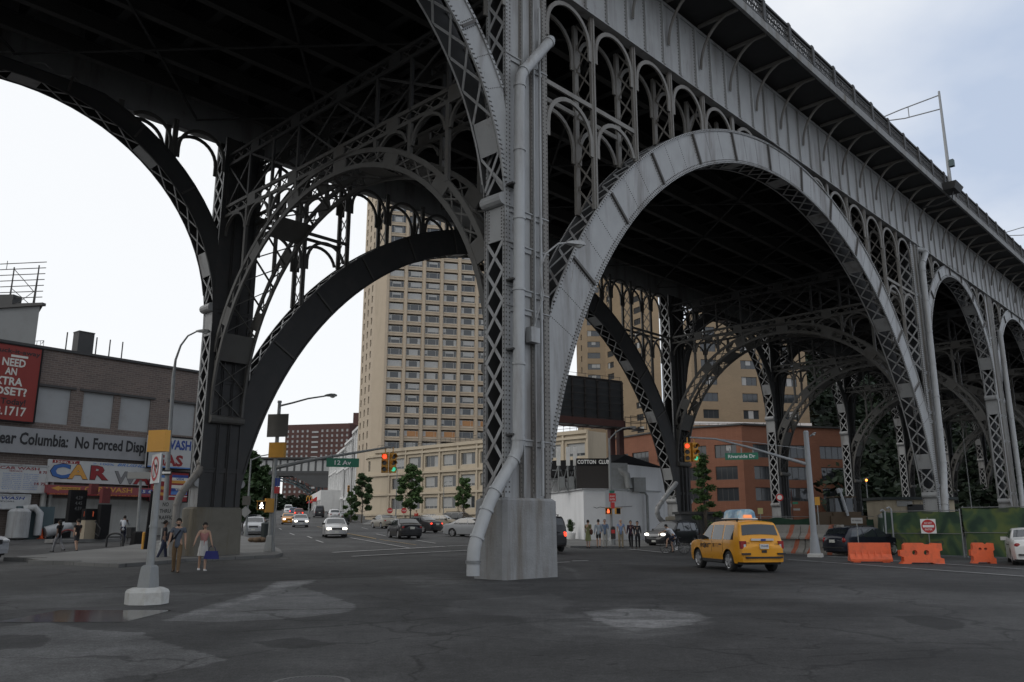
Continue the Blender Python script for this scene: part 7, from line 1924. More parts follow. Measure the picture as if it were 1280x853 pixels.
def screen_fence(label, pts, h, mat, posts=True, sag=.06, z0=.08):
    c = Vector(pts[len(pts) // 2]); t = empty('construction_fence', (c.x, c.y, 0), 0, label, 'fence'); m = MB(); P = [Vector((q[0], q[1], 0)) for q in pts]; rnd = random.Random(len(label))
    n = 0; rows = 6
    for a, b in zip(P, P[1:]):
        L = (b - a).length; k = max(2, int(L / .4)); d = (b - a) / L; nn = Vector((-d.y, d.x, 0)); V_ = []
        for i in range(k + 1):
            x = i / k; ph = (L * x % 2.6) / 2.6
            for j in range(rows + 1):
                v = j / rows; off = math.sin(x * L * 2.3 + j * .9) * .035 + rnd.uniform(-.015, .015); top = -sag * math.sin(ph * math.pi)
                V_.append(a + d * L * x + nn * off + Vector((0, 0, z0 + (h - z0) * v + (top if j == rows else 0))))
        m.add(V_, [(i * (rows + 1) + j, (i + 1) * (rows + 1) + j, (i + 1) * (rows + 1) + j + 1, i * (rows + 1) + j + 1) for i in range(k) for j in range(rows)])
    m.build('screen', mat, t, smooth=180, fix=False)
    for a, b in zip(P, P[1:]):
        L = (b - a).length; k = max(1, int(L / 2.6)); d = (b - a) / L
        for i in range(k + 1):
            q = a + d * L * i / k + Vector((-d.y, d.x, 0)) * .06; pm = MB(); pm.tube([q, q + Vector((0, 0, h + .1))], .03, 6); pm.build('post', MT['pole'], t)
    r = MB()
    for a, b in zip(P, P[1:]):
        d = (b - a).normalized(); off = Vector((-d.y, d.x, 0)) * -.05
        r.tube([a + off + Vector((0, 0, h * .5)), b + off + Vector((0, 0, h * .5))], .018, 5); r.tube([a + off + Vector((0, 0, h + .02)), b + off + Vector((0, 0, h + .02))], .022, 5)
    r.build('rail', MT['pole'], t)
    return t
c0, c1, c2 = G(1108, 693.5), G(1205, 697.0), G(1310, 700.5)
screen_fence('camouflage green screen fence behind the orange barriers', [(c0.x, c0.y), (c1.x, c1.y)], 2.32, MT['camo'])
screen_fence('camouflage green screen fence running on behind the white saloon', [(c1.x + .16, c1.y - .05), (c2.x, c2.y)], 2.45, MT['camo'])
e0, e1, e2 = G(930, 683.5), G(1100, 684.5), G(1107, 692.5)
screen_fence('plain dark green mesh fence above the concrete barriers', [(e0.x, e0.y), (e1.x, e1.y), (e2.x, e2.y)], 2.2, MT['mesh_green'], sag=.2)
# do not enter sign
r_ = ray(1160.5, 658); k_ = (c0.x * (c1.y - c0.y) - c0.y * (c1.x - c0.x)) / (r_.x * (c1.y - c0.y) - r_.y * (c1.x - c0.x)); q = at(1160.5, 658, r_.y * k_ - .45); s = empty('no_entry_sign', (q.x, q.y, 0), 0, 'white square no entry sign with a red disc reading DO NOT ENTER', 'road sign'); fr = plate(s, q, R(193), .74, .74, MT['white'])
m = MB(); disc(m, fr, 0, 0, .34, .0, .005, 32); m.build('disc', MT['red'], s); m = MB(); fbox(m, fr, -.27, .27, -.06, .06, .006, .009); m.build('bar', MT['white'], s); lettering(s, fr, 'DO NOT', .09, .12, MT['white'], .36, .01, .008); lettering(s, fr, 'ENTER', .09, -.21, MT['white'], .36, .01, .008)
m = MB(); m.tube([(q.x, q.y + .04, 0), (q.x, q.y + .04, q.z + .45)], .025, 6); m.build('post', MT['pole'], s)
# leaning posts at the fence end
for px, pxt, lab in ((1119, 1114, 'leaning pale post with a hooked top at the end of the camouflage fence'), (1109.5, 1106, 'thin bent post left of the leaning pale post')):
    b = G(px, 694); tp = at(pxt, 637 if px > 1115 else 640, b.y); m = MB(); m.tube([(b.x, b.y, 0), tp, tp + Vector((-.12, 0, .12)), tp + Vector((-.25, 0, .05))], .045, 8); o = m.build('fence_post', MT['pole_lt'], None, (b.x, b.y, 0)); tag(o, lab, 'post')
# site trailer, container, digger
MT['trailer'] = M('cream_trailer_panel', (.36, .31, .23), .8, 0, .06, 1.5, dirt=(.24, .2, .15), dirt_amt=.5, dscale=1, streak=True)
def site_box(name, label, cat, pxa, pxb, Y, pyt, pyb, depth, mat, roof, ribs):
    a, b = xy(pxa, Y), xy(pxb, Y); z1 = at((pxa + pxb) / 2, pyt, Y).z; z0 = 0
    t = empty(name, ((a.x + b.x) / 2, Y, 0), 0, label, cat); m = MB(); m.box(a.x, b.x, Y, Y + depth, .35, z1)
    k = 0
    x = a.x + .1
    while x < b.x: m.box(x, x + .12, Y - .035, Y - .002, .4, z1 - .1); x += ribs
    m.build('shell', mat, t); r = MB(); r.box(a.x - .2, b.x + .2, Y - .25, Y + depth + .2, z1 + .003, z1 + .2); r.build('roof', roof, t)
    f = MB(); f.box(a.x + .2, b.x - .2, Y + .3, Y + depth - .3, 0, .345); f.build('skid', MT['trim'], t); return t, a, b, z1
t, a, b, z1 = site_box('site_trailer', 'cream site trailer with a dark roof behind the camouflage fence', 'trailer', 1108, 1196, 60, 625, 660, 3, MT['trailer'], MT['bin'], .5)
m = MB(); p = at(1131, 629.5, 59.9); m.box(p.x - .55, p.x + .55, 59.93, 59.97, p.z - .2, p.z + .2); m.build('sign_plate', MT['sign_grey'], t)
m = MB(); p = at(1140, 637, 59.9); m.box(p.x - .3, p.x + 1.1, 59.93, 59.965, p.z - .5, p.z + .35); m.build('window', MT['trim'], t)
site_box('container', 'grey corrugated container half hidden by the taxi', 'container', 852, 938, 66, 643, 670, 2.5, MT['el_wall'], MT['steel_dk'], .28)
def digger():
    p = xy(1058, 56); t = empty('backhoe', (p.x, 56, 0), 0, 'dark yellow backhoe cab standing behind the green mesh fence', 'digger'); z = lambda py: at(1058, py, 56).z
    x0, x1 = xy(1043, 56).x, xy(1078, 56).x
    m = MB(); m.box(x0, x1, 56, 57.4, z(645), z(640)); m.box(x0 - 1.2, x0 + .3, 56.1, 57.3, .7, z(640)); m.box(x0 - .2, x1 + .3, 56, 57.4, .7, z(645) + .002); m.build('chassis', MT['digger'], t)
    m = MB(); m.box(x0 + .1, x1 - .25, 56, 57.4, z(622) , z(620.5)); m.build('cab_roof', MT['digger'], t)
    m = MB()
    for x in (x0 + .15, (x0 + x1) / 2 - .05, x1 - .4):
        for y in (56.05, 57.35): m.bar((x, y, z(640)), (x, y, z(622)), .08, .08)
    m.build('cab_frame', MT['trim'], t)
    m = MB(); m.box(x0 + .2, x1 - .45, 56.1, 57.3, z(640), z(623)); m.build('cab_glass', MT['car_glass'], t)
    m = MB(); q = [at(px, py, 55.8) for px, py in ((1060, 645), (1055, 628), (1050, 614))]; m.tube(q, .09, 8); m.build('boom', MT['pole_lt'], t)
    m = MB(); m.tube([at(1049, 616, 55.8), at(1047, 611, 55.8)], .14, 6); m.tube([at(1051, 615, 55.8), at(1052, 611, 55.8)], .1, 6); m.build('work_lamp', MT['pole_lt'], t)
    for x in (x0 - .5, x1 - .1):
        ty, ri, hb = wheel_meshes(.55, False); w = inst('wheel', hb, t, (x, 55.95, .55)); inst('tyre', ty, w, (x, 55.95, .55)); inst('rim', ri, w, (x, 55.95, .55))
MT['digger'] = M('faded_digger_yellow', (.055, .034, .016), .7, 0, .2, 2)
digger()
# small things by the works
q = at(950.5, 639, 60); s = empty('notice_sign', (q.x, q.y, 0), 0, 'small pale yellow notice on a thin post behind the concrete barriers', 'road sign'); fr = plate(s, q, R(195), .36, .42, MT['paper']  if 'paper' in MT else M('pale_yellow_sign', (.42, .38, .16), .6), 'plate'); m = MB(); m.tube([(q.x, q.y + .03, 0), (q.x, q.y + .03, q.z + .2)], .03, 6); m.build('post', MT['pole'], s)
q = at(1021.5, 626.5, 52); s = empty('orange_sign', (q.x, q.y, 0), 0, 'plain orange works sign right of the white mast', 'road sign'); fr = plate(s, q, R(205), .3, .5, MT['yellow'], 'plate'); m = MB(); m.tube([(q.x, q.y + .03, 0), (q.x, q.y + .03, q.z + .2)], .03, 6); m.build('post', MT['pole'], s)
p = G(994, 683); s = empty('street_name_post', (p.x, p.y, 0), 0, 'striped red and white pole with small green and white name plates', 'road sign'); m = MB(); tp = at(989, 578, p.y); m.tube([(p.x, p.y, 0), (p.x, p.y, at(994, 612, p.y).z)], .04, 6); m.build('post', MT['rust'], s)
for px, py, mt, w, h in ((994, 629, 'green_sign', .42, .18), (996, 637, 'sign_grey', .5, .16), (997, 617, 'trim', .3, .75)): plate(s, at(px, py, p.y - .08), R(198), w, h, MT[mt], 'plate')
q = at(974.5, 622, V(61, 20.2, 0).y - .6); s = empty('round_sign', q, 0, 'round red ring sign fixed to the laced column behind the taxi', 'road sign'); fr = frame_az(q, R(200)); m = MB(); disc(m, fr, 0, 0, .36, -.02, 0, 20); m.build('plate', MT['white'], s); m = MB(); n = 20
for k in range(n): a_, c_ = 2 * math.pi * k / n, 2 * math.pi * (k + 1) / n; m.add([fr(r_ * math.cos(z), r_ * math.sin(z), .006) for r_, z in ((.24, a_), (.36, a_), (.36, c_), (.24, c_))], [(0, 1, 2, 3)])
m.build('ring', MT['red'], s, fix=False)
q = at(1083, 600.5, 78); s = empty('work_light', (q.x, q.y, 0), 0, 'glowing orange lamp on a pole under the dark far arch', 'lamp'); m = MB(); m.ball(q, .11, n=10); m.build('bulb', MT['lamp_orange'] if 'lamp_orange' in MT else M('orange_lamp', (.6, .3, .1), .4, emit=(1, .30, .05), estr=4), s, smooth=180); m = MB(); m.tube([(q.x, q.y + .1, 0), (q.x, q.y + .1, q.z + .2)], .05, 6); m.build('pole', MT['pole'], s)
# planter by the club
p = G(714, 677.5); s = empty('planter', (p.x, p.y, .14), 0, 'clipped round bush in a white pot against the club wall', 'planter'); m = MB(); m.lathe([(.28, 0), (.36, .1), (.42, .8), (.38, .82), (.001, .78)], 14, Matrix.Translation((p.x, p.y, .14))); m.build('pot', MT['white'], s, smooth=40)
PLANTER = (p.x, p.y, 1.0, s)
# ------------------------------------------------------------------ petrol station on the left
def pump():
    p = G(105, 678); x, y, z = p.x, p.y, p.z; ang = math.atan2(CW_D.y, CW_D.x)
    t = empty('petrol_pump', (x, y, z), 0, 'black petrol pump with a price board on a low island between red hoops', 'petrol pump')
    m = MB(); m.obox((x, y, z), 4.6, 1.2, .22, ang); m.build('island', MT['kerb'], t)
    m = MB(); m.obox((x + .3, y, z + .22), 1.0, .6, 1.25, ang); m.build('cabinet', MT['trailer'], t)
    m = MB(); m.obox((x + .3, y, z + 1.47), 1.05, .64, .75, ang); m.obox((x - .9, y + .2, z + 1.3), 1.1, .45, 2.2, ang); m.build('display_box', MT['black'], t)
    fr = frame_az((x - .62, y - .3, z + 2.4), facing(p)); m = MB()
    for i in range(3): text_mesh(m, ('4.29', '4.45', '4.59')[i], fr, .22, .1, .45 - .36 * i, 0, .42, 'CENTER', .02, .02)
    m.build('lettering', MT['el_wall'], t, fix=False)
    m = MB(); fbox(m, frame_az((x + .3, y - .36, z + 1.7), facing(p)), -.3, .3, 0, .35, -.02, .0); m.build('card_reader', MT['orange'], t)
    m = MB(); m.obox((x + .2, y + .1, z + 3.2), .5, .4, .7, ang); m.obox((x + 1.1, y, z + 2.6), .55, .4, 1.0, ang); m.build('topper', MT['red_dull'] if 'red_dull' in MT else M('faded_red', (.13, .025, .025), .7), t)
    m = MB(); m.tube([(x + .75, y - .3, z + 1.4), (x + 1.2, y - .4, z + .9), (x + 1.15, y - .4, z + .4), (x + .85, y - .35, z + .6)], .04, 6); m.build('hose', MT['trim'], t)
    m = MB(); m.obox((x + 1.1, y + .1, z + .22), .7, .5, 2.3, ang); m.build('side_cabinet', MT['black'], t)
pump()
def hoop(px, py, w, label, mat):
    p = G(px, py); m = MB(); h = .75; pts = [(p.x - w / 2, p.y, p.z - .02), (p.x - w / 2, p.y, p.z + h - .25)] + [(p.x - w / 2 * math.cos(math.pi * k / 8), p.y, p.z + h - .25 + .3 * math.sin(math.pi * k / 8)) for k in range(9)] + [(p.x + w / 2, p.y, p.z - .02)]
    m.tube(pts, .06, 8); o = m.build('hoop_guard', mat, None, (p.x, p.y, p.z), smooth=60); tag(o, label, 'guard rail', 'steel hoop guards')
MT['red_dull'] = M('faded_red_paint', (.16, .03, .03), .6)
hoop(84, 677.5, 1.0, 'red hoop guard at the near end of the petrol pump island', MT['red_dull']); hoop(118, 676.5, 1.0, 'dull red hoop guard at the far end of the pump island', MT['red_dull']); hoop(143, 684, 1.0, 'dark hoop guard alone on the forecourt by the man in white', MT['trim'])
def flood_pole():
    p = G(171, 683); z = p.z; t = empty('flood_lamp', (p.x, p.y, z), 0, 'grey twin flood lamp pole on the petrol station forecourt', 'lamp'); m = MB(); m.tube([(p.x, p.y, z), (at(176, 600, p.y).x, p.y, at(176, 600, p.y).z)], [.12, .08], 8); m.build('pole', MT['pole'], t); m = MB(); pole_base(m, p.x, p.y, z, .3, .8); m.build('base', MT['black'], t)
    for px in (170.5, 183): q = at(px, 597, p.y); m = MB(); m.obox((q.x, q.y - .2, q.z - .1), .75, .5, .4, .1); m.build('lamp_box', MT['sign_grey'], t)
    p = G(181, 690); z = p.z; m = MB(); m.tube([(p.x, p.y, z), (p.x + .12, p.y, z + 3.2)], .1, 8); o = m.build('dark_post', MT['black'], None, (p.x, p.y, z)); tag(o, 'tall black post with nothing on it beside the flood lamp pole', 'post')
    p = G(178, 690); z = p.z; m = MB(); m.tube([(p.x, p.y, z), (p.x, p.y, z + 1.0), (p.x, p.y, z + 1.05)], [.09, .09, .03], 8); o = m.build('bollard', MT['yellow'], None, (p.x, p.y, z)); tag(o, 'short yellow bollard at the foot of the black post', 'bollard')
    p = G(163, 680); z = p.z; t = empty('waste_basket', (p.x, p.y, z), 0, 'dark waste basket on a bent stand beside the forecourt hoop', 'bin'); m = MB(); m.lathe([(.26, .35), (.3, .4), (.33, 1.05), (.28, 1.02)], 10, Matrix.Translation((p.x, p.y, z))); m.build('basket', MT['trim'], t); m = MB(); m.tube([(p.x - .2, p.y, z + .4), (p.x - .25, p.y, z), (p.x + .4, p.y, z), (p.x + .5, p.y, z + .7)], .03, 6); m.build('stand', MT['trim'], t)
    p = cwp(cw_uz(45, 664)[0], 0, 1.0); p.z = gz(p.x, p.y); t = empty('traffic_cone', p, 0, 'orange traffic cone against the car wash wall', 'cone'); m = MB(); m.lathe([(.16, .04), (.03, .75), (.001, .76)], 12, Matrix.Translation(p)); m.build('cone', MT['orange'], t); m = MB(); m.obox(p, .42, .42, .04); m.build('foot', MT['orange'], t)
flood_pole()
# broken kerb stones at the forecourt entrance
for px, py, L, az, lab in ((35, 701.5, 2.0, 100, 'pale broken kerb stone at the forecourt entrance, outer one'), (72, 706, 2.2, 96, 'pale kerb stone end nearest the pavement corner')):
    p = G(px, py); m = MB(); m.obox((p.x, p.y - .25, p.z + .0), L, .22, .17, math.pi / 2 - R(az)); o = m.build('kerb_stone', MT['pave'], None, (p.x, p.y, p.z)); tag(o, lab, 'kerb stone')
q = at(1071, 651, 43); s = empty('notice_sign', (q.x, q.y, 0), 0, 'small white notice board showing above the roof of the dark estate car', 'road sign'); fr = plate(s, q, R(195), .55, .28, MT['sign_grey'], 'plate'); lettering(s, fr, 'NO PARKING', .07, -.03, MT['ink'], .44, .01); m = MB(); m.tube([(q.x, q.y + .03, 0), (q.x, q.y + .03, q.z)], .025, 6); m.build('post', MT['pole'], s)
# ------------------------------------------------------------------ trees
def leaf_mat(name, c): return M(name, c, .7, 0, .35, 1.2, spec=.3)
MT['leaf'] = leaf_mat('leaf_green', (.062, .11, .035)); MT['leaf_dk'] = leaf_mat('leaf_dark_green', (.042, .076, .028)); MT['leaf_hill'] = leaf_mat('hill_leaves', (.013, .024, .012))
MT['bark'] = M('bark', (.09, .075, .06), .9, 0, .25, 6, bump=.4)
def leaves(mb, c, r, n, s, rnd, flat=.8):
    for _ in range(n):
        while True:
            v = Vector((rnd.uniform(-1, 1), rnd.uniform(-1, 1), rnd.uniform(-1, 1)))
            if v.length < 1: break
        v = v * (.55 + .45 * rnd.random()); p = Vector(c) + Vector((v.x * r[0], v.y * r[1], v.z * r[2]))
        a = Vector((rnd.uniform(-1, 1), rnd.uniform(-1, 1), rnd.uniform(-.6, .6))).normalized(); b = a.cross(Vector((rnd.uniform(-1, 1), rnd.uniform(-1, 1), rnd.uniform(-1, 1)))).normalized(); k = s * rnd.uniform(.6, 1.3)
        mb.add([p - a * k, p + b * k * .45, p + a * k, p - b * k * .45], [(0, 1, 2, 3)])
def tree(label, px, pyb, pyt, wpx, seed, leaf='leaf', clumps=16, n=90, ls=.28, conical=False, trunk=.1, dz=0, bare=.28, group=None, name='tree', depth=None):
    p = G(px, pyb) if depth is None else GY(px, depth); x, y, z0 = p.x, p.y, gz(p.x, p.y) + dz; H = at(px, pyt, y).z - z0; Wd = (at(px + wpx, pyb, y) - at(px, pyb, y)).x / 2
    t = empty(name, (x, y, z0), 0, label, 'tree', group); rnd = random.Random(seed); tr = MB()
    tr.tube([(x, y, z0 - .1), (x + .1, y, z0 + H * .35), (x + rnd.uniform(-.2, .2), y, z0 + H * .7), (x, y, z0 + H * .92)], [trunk, trunk * .75, trunk * .45, trunk * .15], 8)
    cr = MB()
    for k in range(clumps):
        f = (k + .5) / clumps; h = bare + (1 - bare) * f; w = Wd * ((1.05 - f) * 1.0 if conical else math.sin(math.pi * (.18 + .78 * f)) ** .8); a = k * 2.4 + rnd.uniform(-.5, .5); q = w * rnd.uniform(.35, .95)
        c = (x + q * math.cos(a), y + q * math.sin(a), z0 + H * min(.96, h))
        tr.tube([(x, y, z0 + H * max(bare * .8, h - .16)), ((x + c[0]) / 2, (y + c[1]) / 2, c[2] - H * .06), c], [trunk * .35, trunk * .22, trunk * .08], 5)
        rr = Wd * rnd.uniform(.28, .5); leaves(cr, c, (rr, rr, rr * (.75 if not conical else .5)), n, ls, rnd)
    tr.build('trunk', MT['bark'], t); cr.build('crown', MT[leaf], t, fix=False)
tree('small dark street tree at the rounded end of the cream block', 451.5, 653, 593, 30, 1, depth=122, leaf='leaf_dk', clumps=16, n=230, ls=.22, group='street trees by the cream block')
tree('leafy street tree in the middle of the three before the cream block', 512, 656, 582, 36, 2, depth=104, leaf='leaf', clumps=20, n=220, ls=.21, bare=.3, group='street trees by the cream block')
tree('thin young street tree nearest the column, right of the three', 578.5, 662, 597, 24, 3, depth=92, leaf='leaf', clumps=15, n=130, ls=.18, bare=.42, group='street trees by the cream block')
tree('low bushy tree beside the first street tree', 438, 653, 616, 20, 14, depth=126, leaf='leaf', clumps=10, n=90, ls=.3, bare=.1)
tree('loose conical tree in front of the red brick block behind the taxi', 883, 683, 567, 44, 4, 'leaf', 24, 150, .14, conical=True, trunk=.12, bare=.14)
for i, (px, pyb, pyt, w, lf) in enumerate(((305, 660, 566, 44, 'leaf_dk'), (325, 655, 584, 30, 'leaf_dk'), (288, 662, 580, 46, 'leaf_dk'))):
    tree(['tall dark tree behind the far column', 'rounded dark tree next to the tall one by the railway', 'dark tree mostly hidden by the far column'][i], px, pyb, pyt, w, 20 + i, lf, 22, 160, .5, trunk=.25, bare=.15, group='dark trees left of the street')
for i, (px, pyt, w) in enumerate(((345, 618, 22), (362, 622, 20), (378, 620, 20), (394, 616, 22), (335, 616, 24))):
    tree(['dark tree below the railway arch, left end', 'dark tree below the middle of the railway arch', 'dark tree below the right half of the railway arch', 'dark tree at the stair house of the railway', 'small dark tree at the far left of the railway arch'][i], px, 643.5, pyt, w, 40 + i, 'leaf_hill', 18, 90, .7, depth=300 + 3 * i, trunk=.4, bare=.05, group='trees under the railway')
# clipped bush in the planter
x, y, z, par = PLANTER; m = MB(); rnd = random.Random(9)
for k in range(7): leaves(m, (x + rnd.uniform(-.15, .15), y + rnd.uniform(-.15, .15), z + .15 + .13 * k), (.42 * (1 - abs(k - 2.5) * .12),) * 2 + (.25,), 110, .08, rnd)
m.build('bush', MT['leaf_dk'], par, fix=False)
# wooded slope at the end of the viaduct: one mass of foliage on a hill
hb = MB(); 
def hill_h(x, y): 
    k = max(0, min(1, (y - .55 * (x - 60) - 118) / 60)); return 34 * k * k * (3 - 2 * k)
xs_ = [46 + 5 * i for i in range(40)]; ys_ = [105 + 6 * j for j in range(30)]
hb.add([(x, y, hill_h(x, y) - .3) for y in ys_ for x in xs_], [(j * 40 + i, j * 40 + i + 1, (j + 1) * 40 + i + 1, (j + 1) * 40 + i) for j in range(29) for i in range(39)])
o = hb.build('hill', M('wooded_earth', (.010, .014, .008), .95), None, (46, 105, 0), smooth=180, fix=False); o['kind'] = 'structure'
fw = MB(); rnd = random.Random(5)
for _ in range(1700):
    x = rnd.uniform(45, 190); y = rnd.uniform(112, 210) ; h = hill_h(x, y)
    if h < .5 and rnd.random() < .7: continue
    if x / y < .355: continue
    r = rnd.uniform(2.0, 3.8); leaves(fw, (x, y, h + rnd.uniform(1.0, 6)), (r, r, r * .8), 34, .8, rnd)
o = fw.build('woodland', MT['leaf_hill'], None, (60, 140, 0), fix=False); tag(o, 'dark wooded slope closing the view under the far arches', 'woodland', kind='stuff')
# ------------------------------------------------------------------ people
MT['skin'] = M('skin', (.42, .26, .18), .6, 0, .06, 6); MT['skin_dk'] = M('brown_skin', (.16, .09, .06), .6, 0, .06, 6)
_cl = {}
def cloth(c):
    k = tuple(c)
    if k not in _cl: _cl[k] = M('cloth', c, .9, 0, .14, 7, bump=.2, bscale=18)
    return _cl[k]
def skinned(chains, Mw):
    """chains: list of [(point, radius)...]; chains whose first point equals an existing joint are welded to it -> list of (verts, faces) in world space"""
    me = bpy.data.meshes.new('k'); pts = []; rad = []; ed = []
    def idx(p, r):
        for i, q in enumerate(pts):
            if (q - p).length < 1e-4: return i
        pts.append(p); rad.append(r); return len(pts) - 1
    for ch in chains:
        prev = None
        for p, r in ch:
            i = idx(Vector(p), r)
            if prev is not None and prev != i: ed.append((prev, i))
            prev = i
    me.from_pydata([tuple(p) for p in pts], ed, []); o = bpy.data.objects.new('k', me); col.objects.link(o)
    m = o.modifiers.new('s', 'SKIN'); m.use_smooth_shade = True
    sk = me.skin_vertices[0].data
    for i, r in enumerate(rad): sk[i].radius = r if isinstance(r, tuple) else (r, r)
    sk[0].use_root = True
    s = o.modifiers.new('u', 'SUBSURF'); s.levels = 1; s.render_levels = 1
    dg = bpy.context.evaluated_depsgraph_get(); ev = bpy.data.meshes.new_from_object(o.evaluated_get(dg))
    out = ([Mw @ v.co for v in ev.vertices], [tuple(p.vertices) for p in ev.polygons])
    bpy.data.objects.remove(o); bpy.data.meshes.remove(me); bpy.data.meshes.remove(ev); return out
def person(label, loc, az, h=1.74, skin='skin', top=(.1, .1, .12), legs=(.02, .02, .03), hair=(.015, .012, .01), shoe=(.015, .015, .015), pose=None, skirt=None, shorts=False, sleeve='short', longhair=False, female=False, bald=False, group=None, hands=False, name='person', seat=None, headt=0.0):
    """pose: lh, rh hip swing; lk, rk knee bend; la, ra shoulder swing; le, re elbow bend; lo, ro arm out (deg); lean"""
    P = dict(lh=0, rh=0, lk=4, rk=4, la=4, ra=-4, le=12, re=12, lo=8, ro=8, lean=0); P.update(pose or {})
    k = h / 1.75; t = empty(name, loc, math.pi / 2 - az, label, 'person', group); Mw = L2W(t) @ Matrix.Diagonal((k, k, k, 1))
    lean = R(P['lean']); w = .9 if female else 1
    hipz = seat if seat else .93
    def up(x, z): return (x * math.cos(lean) + (z) * math.sin(lean), z * math.cos(lean) - x * math.sin(lean))
    def B(x, y, z): a, b = up(x, z - hipz); return Vector((a, y, hipz + b))
    sw = .185 * w; hwd = .09
    J = dict(pel=B(0, 0, hipz + .02), waist=B(0, 0, hipz + .19), chest=B(.0, 0, hipz + .40), neck=B(-.005, 0, hipz + .55), nk2=B(.01, 0, hipz + .60), h1=B(.035 + headt * .3, 0, hipz + .665 - headt * .1), h2=B(.028 + headt * .6, 0, hipz + .74 - headt * .2), h3=B(.012 + headt * .9, 0, hipz + .80 - headt * .3))
    def leg(s, hip, knee):
        a = R(hip); b = R(hip - knee); H = Vector((0, s * hwd, hipz - .02)); K = H + Vector((math.sin(a), s * .005, -math.cos(a))) * .43; A = K + Vector((math.sin(b), 0, -math.cos(b))) * .42
        return H, K, A
    def arm(s, sh, el, out):
        a = R(sh) + lean * .3; o_ = R(out); S = B(-.01, s * sw, hipz + .505); d = Vector((math.sin(a) * math.cos(o_), s * math.sin(o_), -math.cos(a) * math.cos(o_))); E = S + d * .295
        b = a + R(el); d2 = Vector((math.sin(b) * math.cos(o_ * .6), s * math.sin(o_ * .6), -math.cos(b) * math.cos(o_ * .6))); W = E + d2 * .25; return S, E, W, W + d2 * .085, d2
    LL, RL = leg(1, P['lh'], P['lk']), leg(-1, P['rh'], P['rk']); LA, RA = arm(1, P['la'], P['le'], P['lo']), arm(-1, P['ra'], P['re'], P['ro'])
    low = min(LL[2].z, RL[2].z) - .075
    if seat is None:
        for d_ in (J,):
            for q in d_: d_[q] = d_[q] - Vector((0, 0, low))
        LL = tuple(q - Vector((0, 0, low)) for q in LL); RL = tuple(q - Vector((0, 0, low)) for q in RL)
        LA = tuple(q - Vector((0, 0, low)) for q in LA[:4]) + (LA[4],); RA = tuple(q - Vector((0, 0, low)) for q in RA[:4]) + (RA[4],)
    tr = [(J['pel'], (.125, .095)), (J['waist'], (.105 * w, .085)), (J['chest'], (.135 * w, .095)), (J['neck'], (.075, .06)), (J['nk2'], (.05, .05)), (J['h1'], (.066, .072)), (J['h2'], (.078, .092)), (J['h3'], (.06, .07))]
    tr = [(p, (b, a) if False else a if isinstance(a, float) else a) for p, a in tr for b in (0,)]
    ch = [[(p, r) for p, r in tr]]
    for s, q in ((1, LL), (-1, RL)): ch.append([(J['pel'], tr[0][1]), (q[0], .088), (q[1], .056), (q[1] * .55 + q[2] * .45, .052), (q[2], .034), (q[2] + Vector((.05, 0, -.045)), .036), (q[2] + Vector((.15, s * .015, -.055)), .028)])
    for q in (LA, RA): ch.append([(J['chest'], tr[2][1]), (q[0], .058), (q[1], .040), (q[1] * .6 + q[2] * .4, .037), (q[2], .026), (q[3], (.034, .02))])
    ch.append([(J['h1'], tr[5][1]), (J['h1'] * .4 + J['h2'] * .6 + Vector((.085, 0, -.005)), .016)])      # nose
    b = MB(); V_, F_ = skinned(ch, Mw); b.add(V_, F_)
    if hands:
        for s, q in ((1, LA), (-1, RA)):
            d2 = q[4]; side = Vector((1, 0, 0)); side = (side - d2 * side.dot(d2)).normalized(); cr_ = d2.cross(side)
            for i, (off, ln) in enumerate(((-.027, .062), (-.009, .075), (.009, .072), (.026, .058))):
                c0 = q[3] + side * off; p1 = c0 + d2 * ln * .5 + cr_ * -s * .006; p2 = c0 + d2 * ln * .95 + cr_ * -s * .022
                b.tube([Mw @ v for v in (c0 - d2 * .02, p1, p2)], [.0095 * k, .009 * k, .007 * k], 6)
            tb = q[2] + d2 * .03 + side * .03; b.tube([Mw @ v for v in (tb - side * .015, tb + side * .022 + d2 * .025, tb + side * .02 + d2 * .055)], [.012 * k, .010 * k, .008 * k], 6)
    for s in (1, -1): b.ball(Mw @ (J['h1'] * .45 + J['h2'] * .55 + Vector((-.012, s * .085, 0))), .022 * k, .012 * k, .032 * k, 6)   # ears
    body = b.build('body', MT[skin], t, smooth=180)
    e = MB()
    for s in (1, -1): e.ball(Mw @ (J['h1'] * .25 + J['h2'] * .75 + Vector((.083, s * .032, .0))), .012 * k, n=6)
    e.build('eye', MT['ink'], t); m = MB(); mp = J['h1'] + Vector((.078, 0, -.012)); m.ball(Mw @ mp, .008 * k, .024 * k, .008 * k, 6); m.build('mouth', MT['red_dull'], t)
    # hair
    if not bald:
        g = MB(); c = J['h2'] * .6 + J['h3'] * .4 + Vector((-.02, 0, .012)); n = 12
        for i in range(5): g.ball(Mw @ (c + Vector((-.012 * i * .6, 0, -.012 * i))), (.088) * k, (.086 + .002 * i) * k, (.084 - .006 * i) * k, n)
        if longhair:
            for i in range(6): g.ball(Mw @ (c + Vector((-.065 - .008 * i, (.02 if i % 2 else -.02), -.05 - .06 * i))), .05 * k, (.085 - .006 * i) * k, .07 * k, 8)
        g.build('hair', cloth(hair), t, smooth=180)
    # clothes
    ex = .018
    sh = [[(J['pel'] + Vector((0, 0, -.17)), (.152, .125)), (J['pel'] + Vector((0, 0, -.05)), (.150, .122)), (J['waist'], (.125 * w, .105)), (J['chest'], (.152 * w, .112)), (J['neck'] - Vector((0, 0, .02)), (.085, .072))]]
